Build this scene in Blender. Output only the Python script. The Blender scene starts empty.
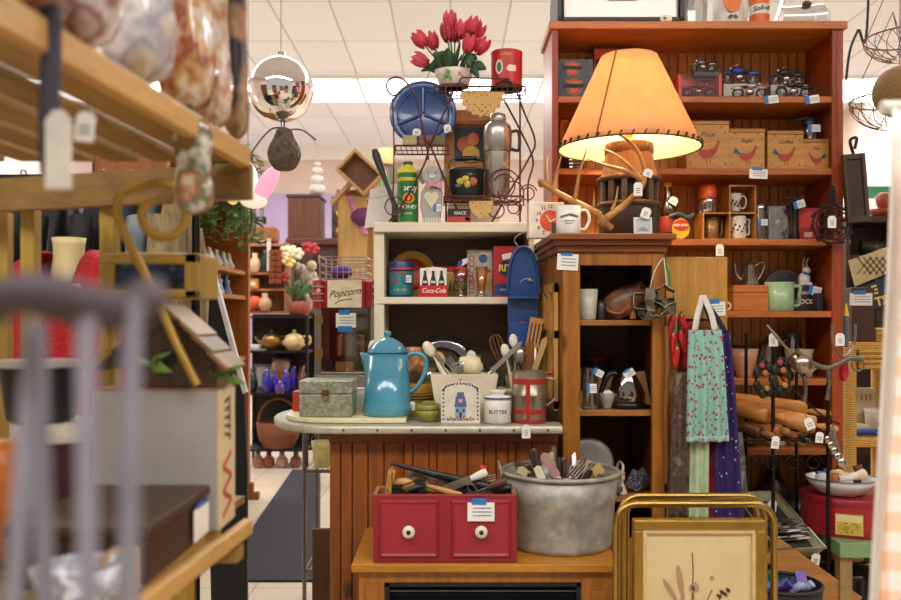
import bpy, math, random
from mathutils import Vector as V, Matrix as Mx
random.seed(7)
PI = math.pi; R = math.radians
SC = bpy.context.scene; COL = SC.collection
# the camera stands at the aisle, 1.25 m up, looking level along +Y; f = 850 px
F, CX, HY, EZ = 850.0, 450.5, 320.0, 1.25
def P(px, py, d): return V(((px - CX) * d / F, d, EZ + (HY - py) * d / F))
def XX(px, d): return (px - CX) * d / F
def ZZ(py, d): return EZ + (HY - py) * d / F
def L(px, d, z): return V(((px - CX) * d / F, d, z))
def FR(x, y, z): return Mx.Translation((x, y, z)) @ Mx.Rotation(PI / 2, 4, 'X')   # local xy -> upright, facing -Y
def lin(h):
    c = [int(h[i:i + 2], 16) / 255 for i in (0, 2, 4)]
    return [(x / 12.92 if x <= .04045 else ((x + .055) / 1.055) ** 2.4) for x in c] + [1]

# ---------------------------------------------------------------- materials
_M = {}
def nd(t, k, **kw):
    n = t.nodes.new(k)
    for a, v in kw.items(): setattr(n, a, v)
    return n
def newmat(name):
    m = bpy.data.materials.new(name); m.use_nodes = True
    t = m.node_tree; b = t.nodes['Principled BSDF']
    return m, t, b
def coord(t, scale=(1, 1, 1), rot=(0, 0, 0)):
    c = nd(t, 'ShaderNodeTexCoord'); mp = nd(t, 'ShaderNodeMapping')
    mp.inputs['Scale'].default_value = scale; mp.inputs['Rotation'].default_value = rot
    t.links.new(c.outputs['Object'], mp.inputs['Vector']); return mp.outputs[0]
def noise(t, vec, s, det=3, rough=.55):
    n = nd(t, 'ShaderNodeTexNoise'); n.inputs['Scale'].default_value = s
    n.inputs['Detail'].default_value = det; n.inputs['Roughness'].default_value = rough
    t.links.new(vec, n.inputs['Vector']); return n.outputs['Fac']
def ramp(t, fac, stops):
    r = nd(t, 'ShaderNodeValToRGB'); e = r.color_ramp.elements
    while len(e) < len(stops): e.new(.5)
    for el, (p, c) in zip(e, stops): el.position = p; el.color = lin(c) if isinstance(c, str) else c
    t.links.new(fac, r.inputs[0]); return r.outputs[0]
def mix(t, fac, a, b):
    n = nd(t, 'ShaderNodeMix', data_type='RGBA')
    for s, x in ((n.inputs[0], fac), (n.inputs[6], a), (n.inputs[7], b)):
        if isinstance(x, (int, float)): s.default_value = x
        elif isinstance(x, str): s.default_value = lin(x)
        elif isinstance(x, list): s.default_value = x
        else: t.links.new(x, s)
    return n.outputs[2]
def sh(c, f): return [min(1, x * f) for x in c[:3]] + [1]
def bump(t, b, fac, st=.3, dist=.002):
    n = nd(t, 'ShaderNodeBump'); n.inputs['Strength'].default_value = st; n.inputs['Distance'].default_value = dist
    t.links.new(fac, n.inputs['Height']); t.links.new(n.outputs[0], b.inputs['Normal'])
def pm(c, rough=.5, metal=0, var=.12, s=30, bm=0, coat=0):
    """paint / plastic / metal with slight unevenness"""
    key = ('p', c, rough, metal, var, s, bm, coat)
    if key in _M: return _M[key]
    m, t, b = newmat('paint_' + c); v = coord(t); n = noise(t, v, s)
    a = lin(c)
    t.links.new(ramp(t, n, [(.3, sh(a, 1 - var)), (.7, sh(a, 1 + var))]), b.inputs['Base Color'])
    b.inputs['Roughness'].default_value = rough; b.inputs['Metallic'].default_value = metal
    b.inputs['Coat Weight'].default_value = coat
    if bm: bump(t, b, n, bm)
    _M[key] = m; return m
def wood(c, axis='Z', dark=.55, s=1.0, rough=.42, knots=False):
    key = ('w', c, axis, dark, s, rough, knots)
    if key in _M: return _M[key]
    m, t, b = newmat('wood_' + c); k = {'X': (1.2, 14, 14), 'Y': (14, 1.2, 14), 'Z': (14, 14, 1.2)}[axis]
    v = coord(t, tuple(q * s for q in k)); n = noise(t, v, 3, 6, .6)
    k2 = tuple(q * 5 * s for q in k); f = noise(t, coord(t, k2), 4, 2)
    a = lin(c)
    col = ramp(t, n, [(.28, sh(a, dark)), (.5, a), (.75, sh(a, 1.25))])
    col = mix(t, ramp(t, f, [(.35, [.3] * 3 + [1]), (.6, [0, 0, 0, 1])]), col, sh(a, dark * .8))
    if knots:
        vo = nd(t, 'ShaderNodeTexVoronoi'); vo.inputs['Scale'].default_value = 1
        t.links.new(coord(t, {'X': (3, 9, 9), 'Y': (9, 3, 9), 'Z': (8, 8, 4.2)}[axis]), vo.inputs['Vector'])
        col = mix(t, ramp(t, vo.outputs['Distance'], [(.07, [.85] * 3 + [1]), (.17, [0, 0, 0, 1])]), col, sh(a, .16))
    t.links.new(col, b.inputs['Base Color']); b.inputs['Roughness'].default_value = rough
    bump(t, b, n, .12, .001); _M[key] = m; return m
def glass(c='ffffff', amt=.12, rough=.03):
    """thin clear glass / clear plastic: mostly see-through with a fresnel gloss"""
    key = ('g', c, amt, rough)
    if key in _M: return _M[key]
    m, t, b = newmat('glass_' + c); t.nodes.remove(b); o = t.nodes['Material Output']
    tr = nd(t, 'ShaderNodeBsdfTransparent'); tr.inputs[0].default_value = lin(c)
    gl = nd(t, 'ShaderNodeBsdfGlossy'); gl.inputs['Roughness'].default_value = rough
    gl.inputs[0].default_value = (.95, .95, .95, 1)
    fr = nd(t, 'ShaderNodeLayerWeight'); fr.inputs[0].default_value = .35
    ad = nd(t, 'ShaderNodeMath', operation='ADD'); ad.use_clamp = True; ad.inputs[1].default_value = amt
    n = noise(t, coord(t), 25); mu = nd(t, 'ShaderNodeMath', operation='MULTIPLY')
    t.links.new(n, mu.inputs[0]); t.links.new(fr.outputs['Fresnel'], mu.inputs[1])
    t.links.new(mu.outputs[0], ad.inputs[0]); mx = nd(t, 'ShaderNodeMixShader')
    t.links.new(ad.outputs[0], mx.inputs[0]); t.links.new(tr.outputs[0], mx.inputs[1]); t.links.new(gl.outputs[0], mx.inputs[2])
    t.links.new(mx.outputs[0], o.inputs[0]); _M[key] = m; return m
def emit(c, st):
    key = ('e', c, st)
    if key in _M: return _M[key]
    m, t, b = newmat('glow_' + c)
    t.links.new(mix(t, noise(t, coord(t), 3), sh(lin(c), .95), lin(c)), b.inputs['Emission Color'])
    b.inputs['Emission Strength'].default_value = st; b.inputs['Base Color'].default_value = lin(c); _M[key] = m; return m
def dots(base, c1, c2=None, s=60, size=.3, rough=.8, stretch=(1, 1, 1), rnd=1.0):
    """printed cloth / pattern: cells of colour on a ground"""
    key = ('d', base, c1, c2, s, size, stretch, rnd)
    if key in _M: return _M[key]
    m, t, b = newmat('print_' + base); vo = nd(t, 'ShaderNodeTexVoronoi')
    vo.inputs['Scale'].default_value = s; vo.inputs['Randomness'].default_value = rnd
    t.links.new(coord(t, stretch), vo.inputs['Vector'])
    sp = nd(t, 'ShaderNodeSeparateColor'); t.links.new(vo.outputs['Color'], sp.inputs[0])
    pc = ramp(t, sp.outputs[0], [(.45, c1), (.55, c2 or c1)])
    msk = ramp(t, vo.outputs['Distance'], [(size, [1] * 4), (size + .06, [0, 0, 0, 1])])
    t.links.new(mix(t, msk, mix(t, noise(t, coord(t), 40), sh(lin(base), .85), sh(lin(base), 1.1)), pc), b.inputs['Base Color'])
    b.inputs['Roughness'].default_value = rough; _M[key] = m; return m
def patch(cols, s=8, rough=.4, coat=0, stretch=(1, 1, 1), dist=.6):
    """blotches of several colours"""
    key = ('x', tuple(cols), s, rough, coat, stretch)
    if key in _M: return _M[key]
    m, t, b = newmat('blotch_' + cols[0]); v = coord(t, stretch); n = noise(t, v, s, 2)
    st = [(.3 + .4 * i / max(1, len(cols) - 1), c) for i, c in enumerate(cols)]
    t.links.new(ramp(t, n, st), b.inputs['Base Color'])
    b.inputs['Roughness'].default_value = rough; b.inputs['Coat Weight'].default_value = coat; _M[key] = m; return m
def weave(c, s=90, dark=.45, axis='Z'):
    key = ('v', c, s, dark, axis)
    if key in _M: return _M[key]
    m, t, b = newmat('wicker_' + c); w = nd(t, 'ShaderNodeTexWave', bands_direction=axis)
    w.inputs['Scale'].default_value = s; w.inputs['Distortion'].default_value = 3; w.inputs['Detail Scale'].default_value = 2
    t.links.new(coord(t), w.inputs['Vector']); a = lin(c)
    t.links.new(ramp(t, w.outputs['Fac'], [(.1, sh(a, dark)), (.6, a), (1, sh(a, 1.2))]), b.inputs['Base Color'])
    b.inputs['Roughness'].default_value = .65; bump(t, b, w.outputs['Fac'], .6, .003); _M[key] = m; return m
def tiles(c, line, w, h, mortar, rough=.6, offs=0.0, var=.04, bm=0):
    m, t, b = newmat('tiles_' + c); br = nd(t, 'ShaderNodeTexBrick'); br.offset = offs
    a = lin(c); br.inputs['Color1'].default_value = sh(a, 1 - var); br.inputs['Color2'].default_value = sh(a, 1 + var)
    br.inputs['Mortar'].default_value = lin(line); br.inputs['Scale'].default_value = 1
    br.inputs['Mortar Size'].default_value = mortar; br.inputs['Brick Width'].default_value = w; br.inputs['Row Height'].default_value = h
    v = coord(t); t.links.new(v, br.inputs['Vector'])
    t.links.new(mix(t, noise(t, v, 18, 5), br.outputs[0], mix(t, .12, br.outputs[0], sh(a, .7))), b.inputs['Base Color'])
    b.inputs['Roughness'].default_value = rough; return m
def shade_mat(c):
    m, t, b = newmat('lampshade_parchment'); o = t.nodes['Material Output']; n = noise(t, coord(t), 22, 4)
    col = ramp(t, n, [(.3, sh(lin(c), .88)), (.7, lin(c))])
    tl = nd(t, 'ShaderNodeBsdfTranslucent'); mx = nd(t, 'ShaderNodeMixShader'); mx.inputs[0].default_value = .5
    t.links.new(col, tl.inputs[0]); t.links.new(col, b.inputs['Base Color']); b.inputs['Roughness'].default_value = .7
    t.links.new(b.outputs[0], mx.inputs[1]); t.links.new(tl.outputs[0], mx.inputs[2]); t.links.new(mx.outputs[0], o.inputs[0]); return m

# ---------------------------------------------------------------- mesh building
def spl(pts, n=6, closed=False):
    pts = [V(p) for p in pts]; N = len(pts); out = []
    g = (lambda i: pts[i % N]) if closed else (lambda i: pts[max(0, min(N - 1, i))])
    for i in range(N if closed else N - 1):
        a, b, c, d = g(i - 1), g(i), g(i + 1), g(i + 2)
        for j in range(n):
            u = j / n
            out.append(.5 * ((2 * b) + (c - a) * u + (2 * a - 5 * b + 4 * c - d) * u * u + (3 * b - a - 3 * c + d) * u ** 3))
    if not closed: out.append(pts[-1].copy())
    return out
_TXT = {}
class MB:
    def __init__(s, m=None):
        s.v, s.f, s.fm, s.sm, s.mats, s.cm = [], [], [], [], [], 0; s.X = None
        if m: s.use(m)
    def use(s, m):
        if m not in s.mats: s.mats.append(m)
        s.cm = s.mats.index(m); return s
    def add(s, vs, fs, smooth=False, M=None):
        b = len(s.v)
        for p in vs:
            p = V(p)
            if M is not None: p = M @ p
            if s.X is not None: p = s.X @ p
            s.v.append(p)
        for f in fs: s.f.append([b + i for i in f]); s.fm.append(s.cm); s.sm.append(smooth)
        return s
    def box(s, x0, x1, y0, y1, z0, z1, M=None):
        return s.add([(x, y, z) for z in (z0, z1) for y in (y0, y1) for x in (x0, x1)],
                     [(0, 2, 3, 1), (4, 5, 7, 6), (0, 1, 5, 4), (2, 6, 7, 3), (0, 4, 6, 2), (1, 3, 7, 5)], M=M)
    def ob(s, c, sz, rot=(0, 0, 0)):
        from mathutils import Euler
        M = Mx.Translation(c) @ Euler(rot).to_matrix().to_4x4(); a, b, d = (q / 2 for q in sz)
        return s.box(-a, a, -b, b, -d, d, M)
    def tbox(s, z0, z1, a, b, M=None):
        q = [(-1, -1), (1, -1), (1, 1), (-1, 1)]
        return s.add([(x * a[0], y * a[1], z0) for x, y in q] + [(x * b[0], y * b[1], z1) for x, y in q],
                     [(3, 2, 1, 0), (4, 5, 6, 7)] + [(i, (i + 1) % 4, 4 + (i + 1) % 4, 4 + i) for i in range(4)], M=M)
    def lathe(s, prof, c=(0, 0, 0), n=20, M=None, sx=1, sy=1, smooth=True, flute=0, nf=12, cap=True):
        vs, fs = [], []; c = V(c)
        for r, z in prof:
            for i in range(n):
                a = 2 * PI * i / n; rr = r * (1 + flute * math.cos(nf * a))
                vs.append(c + V((rr * math.cos(a) * sx, rr * math.sin(a) * sy, z)))
        for j in range(len(prof) - 1):
            for i in range(n):
                k = (i + 1) % n; fs.append((j * n + i, j * n + k, (j + 1) * n + k, (j + 1) * n + i))
        s.add(vs, fs, smooth, M)
        if cap and prof[0][0] > 1e-5: s.add(vs[:n], [tuple(range(n - 1, -1, -1))], False, M)
        if cap and prof[-1][0] > 1e-5: s.add(vs[-n:], [tuple(range(n))], False, M)
        return s
    def cyl(s, a, b, r, r2=None, n=12):
        return s.tube([a, b], [r, r if r2 is None else r2], n)
    def tube(s, pts, r, n=6, closed=False, caps=True, flat=1.0):
        pts = [V(p) for p in pts]; N = len(pts); rr = r if isinstance(r, (list, tuple)) else [r] * N
        if len(rr) != N: rr = [rr[0] + (rr[-1] - rr[0]) * i / (N - 1) for i in range(N)]
        vs, fs = [], []; up = None
        for i, p in enumerate(pts):
            if closed: t = pts[(i + 1) % N] - pts[i - 1]
            else: t = pts[min(N - 1, i + 1)] - pts[max(0, i - 1)]
            if t.length < 1e-9: t = V((0, 0, 1))
            t.normalize()
            if up is None:
                up = V((0, 1, 0)) if abs(t.y) < .9 else V((1, 0, 0))
            up = up - t * up.dot(t)
            if up.length < 1e-6: up = V((0, 0, 1)) - t * t.z
            up.normalize(); w = t.cross(up)
            for k in range(n):
                a = 2 * PI * k / n; vs.append(p + (w * math.cos(a) + up * math.sin(a) * flat) * rr[i])
        for i in range(N if closed else N - 1):
            for k in range(n):
                q = (k + 1) % n; j = (i + 1) % N
                fs.append((i * n + k, i * n + q, j * n + q, j * n + k))
        s.add(vs, fs, True)
        if caps and not closed: s.add(vs[:n], [tuple(range(n - 1, -1, -1))]); s.add(vs[-n:], [tuple(range(n))])
        return s
    def sph(s, c, r, n=12, M=None):
        r = r if isinstance(r, (tuple, list)) else (r, r, r); h = max(4, n // 2)
        vs = [(0, 0, -1)]; fs = []
        for j in range(1, h):
            a = -PI / 2 + PI * j / h
            vs += [(math.cos(a) * math.cos(2 * PI * i / n), math.cos(a) * math.sin(2 * PI * i / n), math.sin(a)) for i in range(n)]
        vs.append((0, 0, 1)); e = len(vs) - 1
        for i in range(n):
            k = (i + 1) % n; fs.append((0, 1 + k, 1 + i)); b = 1 + (h - 2) * n; fs.append((b + i, b + k, e))
            for j in range(h - 2): fs.append((1 + j * n + i, 1 + j * n + k, 1 + (j + 1) * n + k, 1 + (j + 1) * n + i))
        T = Mx.Translation(c) @ (M or Mx.Identity(4)) @ Mx.Diagonal((r[0], r[1], r[2], 1))
        return s.add(vs, fs, True, T)
    def prism(s, poly, h, M=None, z0=0):
        n = len(poly)
        return s.add([(x, y, z0) for x, y in poly] + [(x, y, z0 + h) for x, y in poly],
                     [tuple(range(n - 1, -1, -1)), tuple(range(n, 2 * n))] + [(i, (i + 1) % n, n + (i + 1) % n, n + i) for i in range(n)], M=M)
    def grid(s, fn, nu, nv, smooth=True):
        vs = [fn(i / nu, j / nv) for j in range(nv + 1) for i in range(nu + 1)]; w = nu + 1
        return s.add(vs, [(j * w + i, j * w + i + 1, (j + 1) * w + i + 1, (j + 1) * w + i) for j in range(nv) for i in range(nu)], smooth)
    def text(s, t, size, M, m=None, ex=.0004, shear=0, sx=1.0, bold=0, arc=None, cyl=None):
        """lettering, centred on M's origin in its xy plane; cyl = radius it wraps round"""
        if m: s.use(m)
        key = (t, shear, bold)
        if key not in _TXT:
            cu = bpy.data.curves.new('lettering', 'FONT'); cu.body = t; cu.align_x = 'CENTER'; cu.align_y = 'CENTER'
            cu.size = 1; cu.shear = shear; cu.offset = bold; cu.resolution_u = 2; cu.extrude = .5
            o = bpy.data.objects.new('lettering', cu); me = bpy.data.meshes.new_from_object(o)
            _TXT[key] = ([v.co.copy() for v in me.vertices], [tuple(p.vertices) for p in me.polygons])
            bpy.data.objects.remove(o); bpy.data.curves.remove(cu); bpy.data.meshes.remove(me)
        vs, fs = _TXT[key]; out = []
        for v in vs:
            x, y, z = v.x * size * sx, v.y * size, (v.z + .5) * ex
            if cyl: a = x / cyl; x, z = (cyl + z) * math.sin(a), (cyl + z) * math.cos(a) - cyl
            if arc: y += arc * x
            out.append((x, y, z))
        return s.add(out, fs, False, M)
    def build(s, name, parent=None, loc=(0, 0, 0), rot=(0, 0, 0), bevel=0, solid=0, sub=0, label=None, W=False):
        me = bpy.data.meshes.new(name); me.from_pydata(s.v, [], s.f)
        for m in s.mats: me.materials.append(m)
        me.polygons.foreach_set('material_index', s.fm); me.polygons.foreach_set('use_smooth', s.sm); me.update()
        o = bpy.data.objects.new(name, me); COL.objects.link(o); o.location = loc; o.rotation_euler = rot
        if parent is not None:
            o.parent = parent
            if W: o.location = -V(parent.location)
        if solid: md = o.modifiers.new('thickness', 'SOLIDIFY'); md.thickness = solid; md.offset = 0
        if bevel:
            md = o.modifiers.new('soft_edge', 'BEVEL'); md.width = bevel; md.segments = 2; md.limit_method = 'ANGLE'; md.angle_limit = R(40)
        if sub: md = o.modifiers.new('smooth', 'SUBSURF'); md.levels = md.render_levels = sub
        if label: o['label'] = label
        return o
def props(o, label, cat, group=None, kind=None):
    o['label'] = label; o['category'] = cat
    if group: o['group'] = group
    if kind: o['kind'] = kind
    return o
def T(name, label, cat, loc=(0, 0, 0), rz=0, group=None, rot=None):
    o = bpy.data.objects.new(name, None); o.empty_display_size = .05; COL.objects.link(o)
    o.location = loc; o.rotation_euler = rot or (0, 0, rz); return props(o, label, cat, group)
def one(mb, name, label, cat, loc=(0, 0, 0), rz=0, group=None, rot=None, **kw):
    return props(mb.build(name, None, loc, rot or (0, 0, rz), **kw), label, cat, group)
def struct(mb, name, **kw):
    o = mb.build(name, **kw)
    if not kw.get('parent'): o['kind'] = 'structure'
    return o
KIDS = {}
def dup(root, loc, rz=None, label=None, group=None, scale=None):
    def cp(o, par):
        c = o.copy(); COL.objects.link(c); c.parent = par
        for ch in list(o.children): cp(ch, c)
        return c
    c = cp(root, None); c.location = loc
    if rz is not None: c.rotation_euler = (0, 0, rz)
    if scale: c.scale = (scale,) * 3
    if label: c['label'] = label
    if group: c['group'] = group
    return c

# ---------------------------------------------------------------- shared small pieces
WHITE = lambda: pm('e8e2d6', .6); INK = lambda: pm('2a2624', .7)
PAPER = lambda: pm('f1ece0', .75, var=.05)
def ptag(par, loc, w=.02, h=.034, rz=0, ry=0, string=.02):
    """paper price tag on its string, hanging from loc (local)"""
    b = MB(PAPER()); c = w * .25
    b.prism([(-w / 2, -h), (w / 2, -h), (w / 2, -c), (w / 2 - c, 0), (-w / 2 + c, 0), (-w / 2, -c)], .0012, FR(0, 0, -string))
    b.use(INK())
    for q in (.45, .6, .75): b.ob((0, -.0016, -string - h * q), (w * (.6 - q * .3), .0006, h * .04))
    b.tube([(0, 0, 0), (.001, -.001, -string * .5), (0, 0, -string - h * .12)], .0007, 4)
    return b.build('price_tag', par, loc, (0, ry, rz), label='white paper price tag on a string')
def note(par, loc, w=.06, h=.04, rz=0, ry=0, rx=0, tape='2f78b8', drop=True):
    """price note held by a strip of blue tape; loc = middle of the tape"""
    b = MB(PAPER()); b.box(-w / 2, w / 2, -.001, 0, -h, 0).use(pm(tape, .6))
    b.box(-w * .35, w * .2, -.0022, 0, -h * .12, h * .22) if drop else b.box(-w / 2, -w * .2, -.0022, 0, -h, 0)
    b.use(pm('6a86a8', .7))
    for q in (.3, .5, .7): b.ob((w * .05, -.0016, -h * q), (w * (.75 - .3 * abs(q - .5)), .0008, h * .05))
    return b.build('price_note', par, loc, (rx, ry, rz), label='white price note stuck on with blue tape')
def sheet(poly, h=.001): return poly
def ell(rx, ry, n=24, cx=0, cy=0, a0=0, a1=2 * PI):
    full = abs(a1 - a0 - 2 * PI) < 1e-6; k = n if full else n - 1
    return [(cx + rx * math.cos(a0 + (a1 - a0) * i / k), cy + ry * math.sin(a0 + (a1 - a0) * i / k)) for i in range(n)]
def rrect(w, h, r, n=4):
    o = []
    for cx, cy, a in ((w / 2 - r, h / 2 - r, 0), (-w / 2 + r, h / 2 - r, PI / 2), (-w / 2 + r, -h / 2 + r, PI), (w / 2 - r, -h / 2 + r, 1.5 * PI)):
        o += [(cx + r * math.cos(a + PI / 2 * i / n), cy + r * math.sin(a + PI / 2 * i / n)) for i in range(n + 1)]
    return o
STEEL = lambda: pm('a8a49c', .28, .9, .15, 15); DSTEEL = lambda: pm('55524e', .4, .7)
def utensil(kind, label, a, b, hm, bm, group=None, hl=.45, w=.03, cat=None, face=V((0, -1, 0)), hr=.008):
    """kitchen tool: handle from a, head ending at b (world)"""
    a, b = V(a), V(b); z = (b - a); ln = z.length; z.normalize(); y = face - z * face.dot(z)
    if y.length < .05: y = V((0, 0, 1)) - z * z.z
    y.normalize(); y = -y; x = y.cross(z); M = Mx((x, y, z)).transposed().to_4x4(); M.translation = a
    nm = {'spoon': 'serving_spoon', 'ladle': 'ladle', 'fork': 'serving_fork', 'knife': 'table_knife', 'spatula': 'spatula', 'whisk': 'whisk', 'masher': 'potato_masher', 'brush': 'pastry_brush', 'rod': 'sharpening_rod'}[kind]
    r = T(nm, label, cat or nm.replace('_', ' ').split()[-1], a, 0, group); r.rotation_euler = M.to_euler()
    H = ln * hl; m = MB(hm)
    m.tube([(0, 0, 0), (0, 0, H * .15), (0, 0, H * .6), (0, 0, H)], [hr * .9, hr * 1.15, hr, hr * .7], 8, flat=.6)
    m.build('handle', r)
    m = MB(bm); B = ln
    if kind in ('spoon', 'ladle'):
        m.tube([(0, 0, H * .9), (0, 0, B - w * 1.3)], [.0035, .003], 6)
        m.sph((0, .004 if kind == 'spoon' else -w * .3, B - w * .8), (w * .55, w * (.22 if kind == 'spoon' else .5), w * .85), 12); m.build('bowl', r)
    elif kind == 'fork':
        m.tube([(0, 0, H * .9), (0, 0, B - w * 2.2)], [.0035, .003], 6); m.ob((0, 0, B - w * 2), (w, .003, w * .5))
        for q in (-1, -.33, .33, 1): m.tube([(q * w * .42, 0, B - w * 1.9), (q * w * .46, 0, B)], [.0024, .0012], 5)
        m.build('tines', r)
    elif kind == 'knife':
        m.prism([(-w * .35, H * .95), (w * .35, H * .95), (w * .45, B * .9), (w * .1, B), (-w * .35, B * .93)], .0015, Mx.Rotation(PI / 2, 4, 'X')); m.build('blade', r)
    elif kind == 'spatula':
        m.tube([(0, 0, H * .9), (0, 0, B - w * 2)], [.004, .004], 6)
        t = w / 2; k = B - w * 2.2
        for q in (-.8, -.27, .27, .8): m.ob((q * t, 0, k + w * 1.1), (t * .33, .0022, w * 1.6))
        m.ob((0, 0, k + w * .15), (w, .0024, w * .34)); m.ob((0, 0, B - w * .2), (w, .0024, w * .4)); m.build('blade', r)
    elif kind == 'whisk':
        for q in range(5):
            an = PI * q / 5; m.tube(spl([(0, 0, H * .9), (math.cos(an) * w * .5, math.sin(an) * w * .5, B - w), (math.cos(an) * w * .4, math.sin(an) * w * .4, B - w * .2), (0, 0, B), (-math.cos(an) * w * .4, -math.sin(an) * w * .4, B - w * .2), (-math.cos(an) * w * .5, -math.sin(an) * w * .5, B - w), (0, 0, H * .9)], 4), .0012, 4)
        m.build('wires', r)
    elif kind == 'masher':
        m.tube([(0, 0, H * .9), (0, 0, B * .8)], .003, 6); m.tube(spl([(-w, 0, B), (-w * .6, 0, B * .97), (-w * .2, 0, B), (w * .2, 0, B * .97), (w * .6, 0, B), (w, 0, B * .97), (w * .9, 0, B * .85), (0, 0, B * .8)], 4), .003, 6); m.build('wire_head', r)
    elif kind == 'brush':
        m.ob((0, 0, H + (B - H) * .2), (w, .008, (B - H) * .4)); m.use(pm('b89a60', .9)); m.tbox(H + (B - H) * .4, B, (w * .45, .005), (w * .5, .006)); m.build('bristles', r)
    elif kind == 'rod':
        m.tube([(0, 0, H * .95), (0, 0, B)], [hr * .8, hr * .35], 8); m.build('steel', r)
    return r
# generic wares, all standing on z = loc.z ------------------------------------------------
def mug(label, loc, r, h, body, rz=0, art=None, name='mug', taper=1.0, rim=None, group=None, hs=1.0):
    t = T(name, label, 'mug', loc, rz, group); b = MB(body)
    b.lathe([(r * taper * .92, 0), (r * taper, h * .05), (r, h), (r * .9, h), (r * .88 * taper, h * .06), (0, h * .06)], n=24)
    if rim: b.use(rim).lathe([(r * 1.01, h * .95), (r * 1.02, h * .99), (r * .9, h * 1.005)], n=24, cap=False)
    if art: art(b, r, h)
    b.build('body', t); b = MB(body)
    b.tube(spl([(r * .9, 0, h * .85), (r * 1.45, 0, h * .85), (r * 1.7 * hs, 0, h * .55), (r * 1.4, 0, h * .22), (r * .92 * taper, 0, h * .18)], 5), r * .13, 8, flat=1.3).build('handle', t)
    return t
def boxed(name, label, cat, loc, w, dp, h, face, side=None, art=None, rz=0, group=None, rot=None, bevel=.0015):
    """printed carton or tin; art(mb) draws on the front, whose plane is y = -dp/2"""
    b = MB(side or face); b.box(-w / 2, w / 2, -dp / 2, dp / 2, 0, h)
    b.use(face).box(-w / 2 + .001, w / 2 - .001, -dp / 2 - .0006, -dp / 2, .001, h - .001)
    if art: art(b, FR(0, -dp / 2 - .0006, h / 2))
    return one(b, name, label, cat, loc, rz, group, rot)
def jar(name, label, cat, loc, r, h, gm, lid=None, lh=.15, fill=None, rz=0, group=None, neck=.85):
    t = T(name, label, cat, loc, rz, group); b = MB(gm)
    b.lathe([(r * .9, 0), (r, h * .06), (r, h * .75), (r * neck, h * .88), (r * neck, h)], n=20).build('glass', t)
    if fill: MB(fill).lathe([(r * .86, h * .02), (r * .93, h * .07), (r * .93, h * .6), (0, h * .62)], n=16).build('contents', t)
    if lid: MB(lid).lathe([(r * neck * 1.08, h * (1 - lh * .3)), (r * neck * 1.1, h * (1 + lh)), (r * neck * .95, h * (1 + lh) + .002), (0, h * (1 + lh) + .002)], n=20).build('lid', t)
    return t
def plate_on_edge(name, label, loc, r, m, lean=.2, rim=None, rz=0, cat='plate'):
    b = MB(m); M = Mx.Translation((0, 0, r)) @ Mx.Rotation(-lean, 4, 'X') @ Mx.Rotation(PI / 2, 4, 'X')
    b.lathe([(r * .55, -.004), (r, .012), (r * .99, .016), (r * .62, .003), (0, .002)], n=32, M=M)
    if rim: b.use(rim).lathe([(r * .93, .0125), (r * .985, .0165), (r * .9, .0125)], n=32, M=M, cap=False)
    return one(b, name, label, cat, loc, rz)
def bowl(name, label, loc, r, h, m, cat='bowl', rim=None, foot=.5, sx=1, group=None, rot=None):
    b = MB(m); b.lathe([(r * foot, 0), (r * foot * 1.1, h * .06), (r * .85, h * .55), (r, h), (r * .95, h), (r * .8, h * .55), (r * foot, h * .12), (0, h * .1)], n=28, sx=sx)
    if rim: b.use(rim).lathe([(r * .985, h * .97), (r * 1.015, h * 1.0), (r * .94, h * 1.01)], n=28, sx=sx, cap=False)
    return one(b, name, label, cat, loc, 0, group, rot)
# ================================================================ room, camera, light
b = MB(tiles('d6c6ae', 'a8967e', .305, .305, .004, .45)); b.box(-6, 6, -4, 15.8, -.05, 0); struct(b, 'floor')
b = MB(tiles('eef1f4', 'aeb0b2', .61, 1.22, .008, .8)); b.box(-6, 6, -4, 15.8, 4.45, 4.5); struct(b, 'ceiling')
for n, q in (('wall_back', (-6, 6, 15.8, 15.9)), ('wall_left', (-6.1, -6, -4, 15.8)), ('wall_right', (6, 6.1, -4, 15.8))):
    b = MB(pm('d8c2b6', .8, var=.05, s=2)); b.box(*q, 0, 4.45); struct(b, n)
b = MB(pm('f0ece6', .6)); b.box(-6, 6, 15.7, 15.8, 4.22, 4.45); struct(b, 'trim_1')
b = MB(pm('b9a6cc', .8, var=.05, s=2)); b.box(-4.4, -1.2, 15.78, 15.8, 0, 3.6); struct(b, 'trim_2')

b = MB(dots('35363c', '2a2b30', '41424a', 160, .5, .95)); b.add([(x, y, z) for z in (.001, .012) for x, y in ((-1.12, 4.05), (-.62, 4.05), (-1.08, 7.05), (-1.31, 7.05))],
    [(3, 2, 1, 0), (4, 5, 6, 7), (0, 1, 5, 4), (1, 2, 6, 5), (2, 3, 7, 6), (3, 0, 4, 7)])
one(b, 'carpet_runner', 'charcoal carpet runner laid along the tiled aisle', 'rug')

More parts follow.
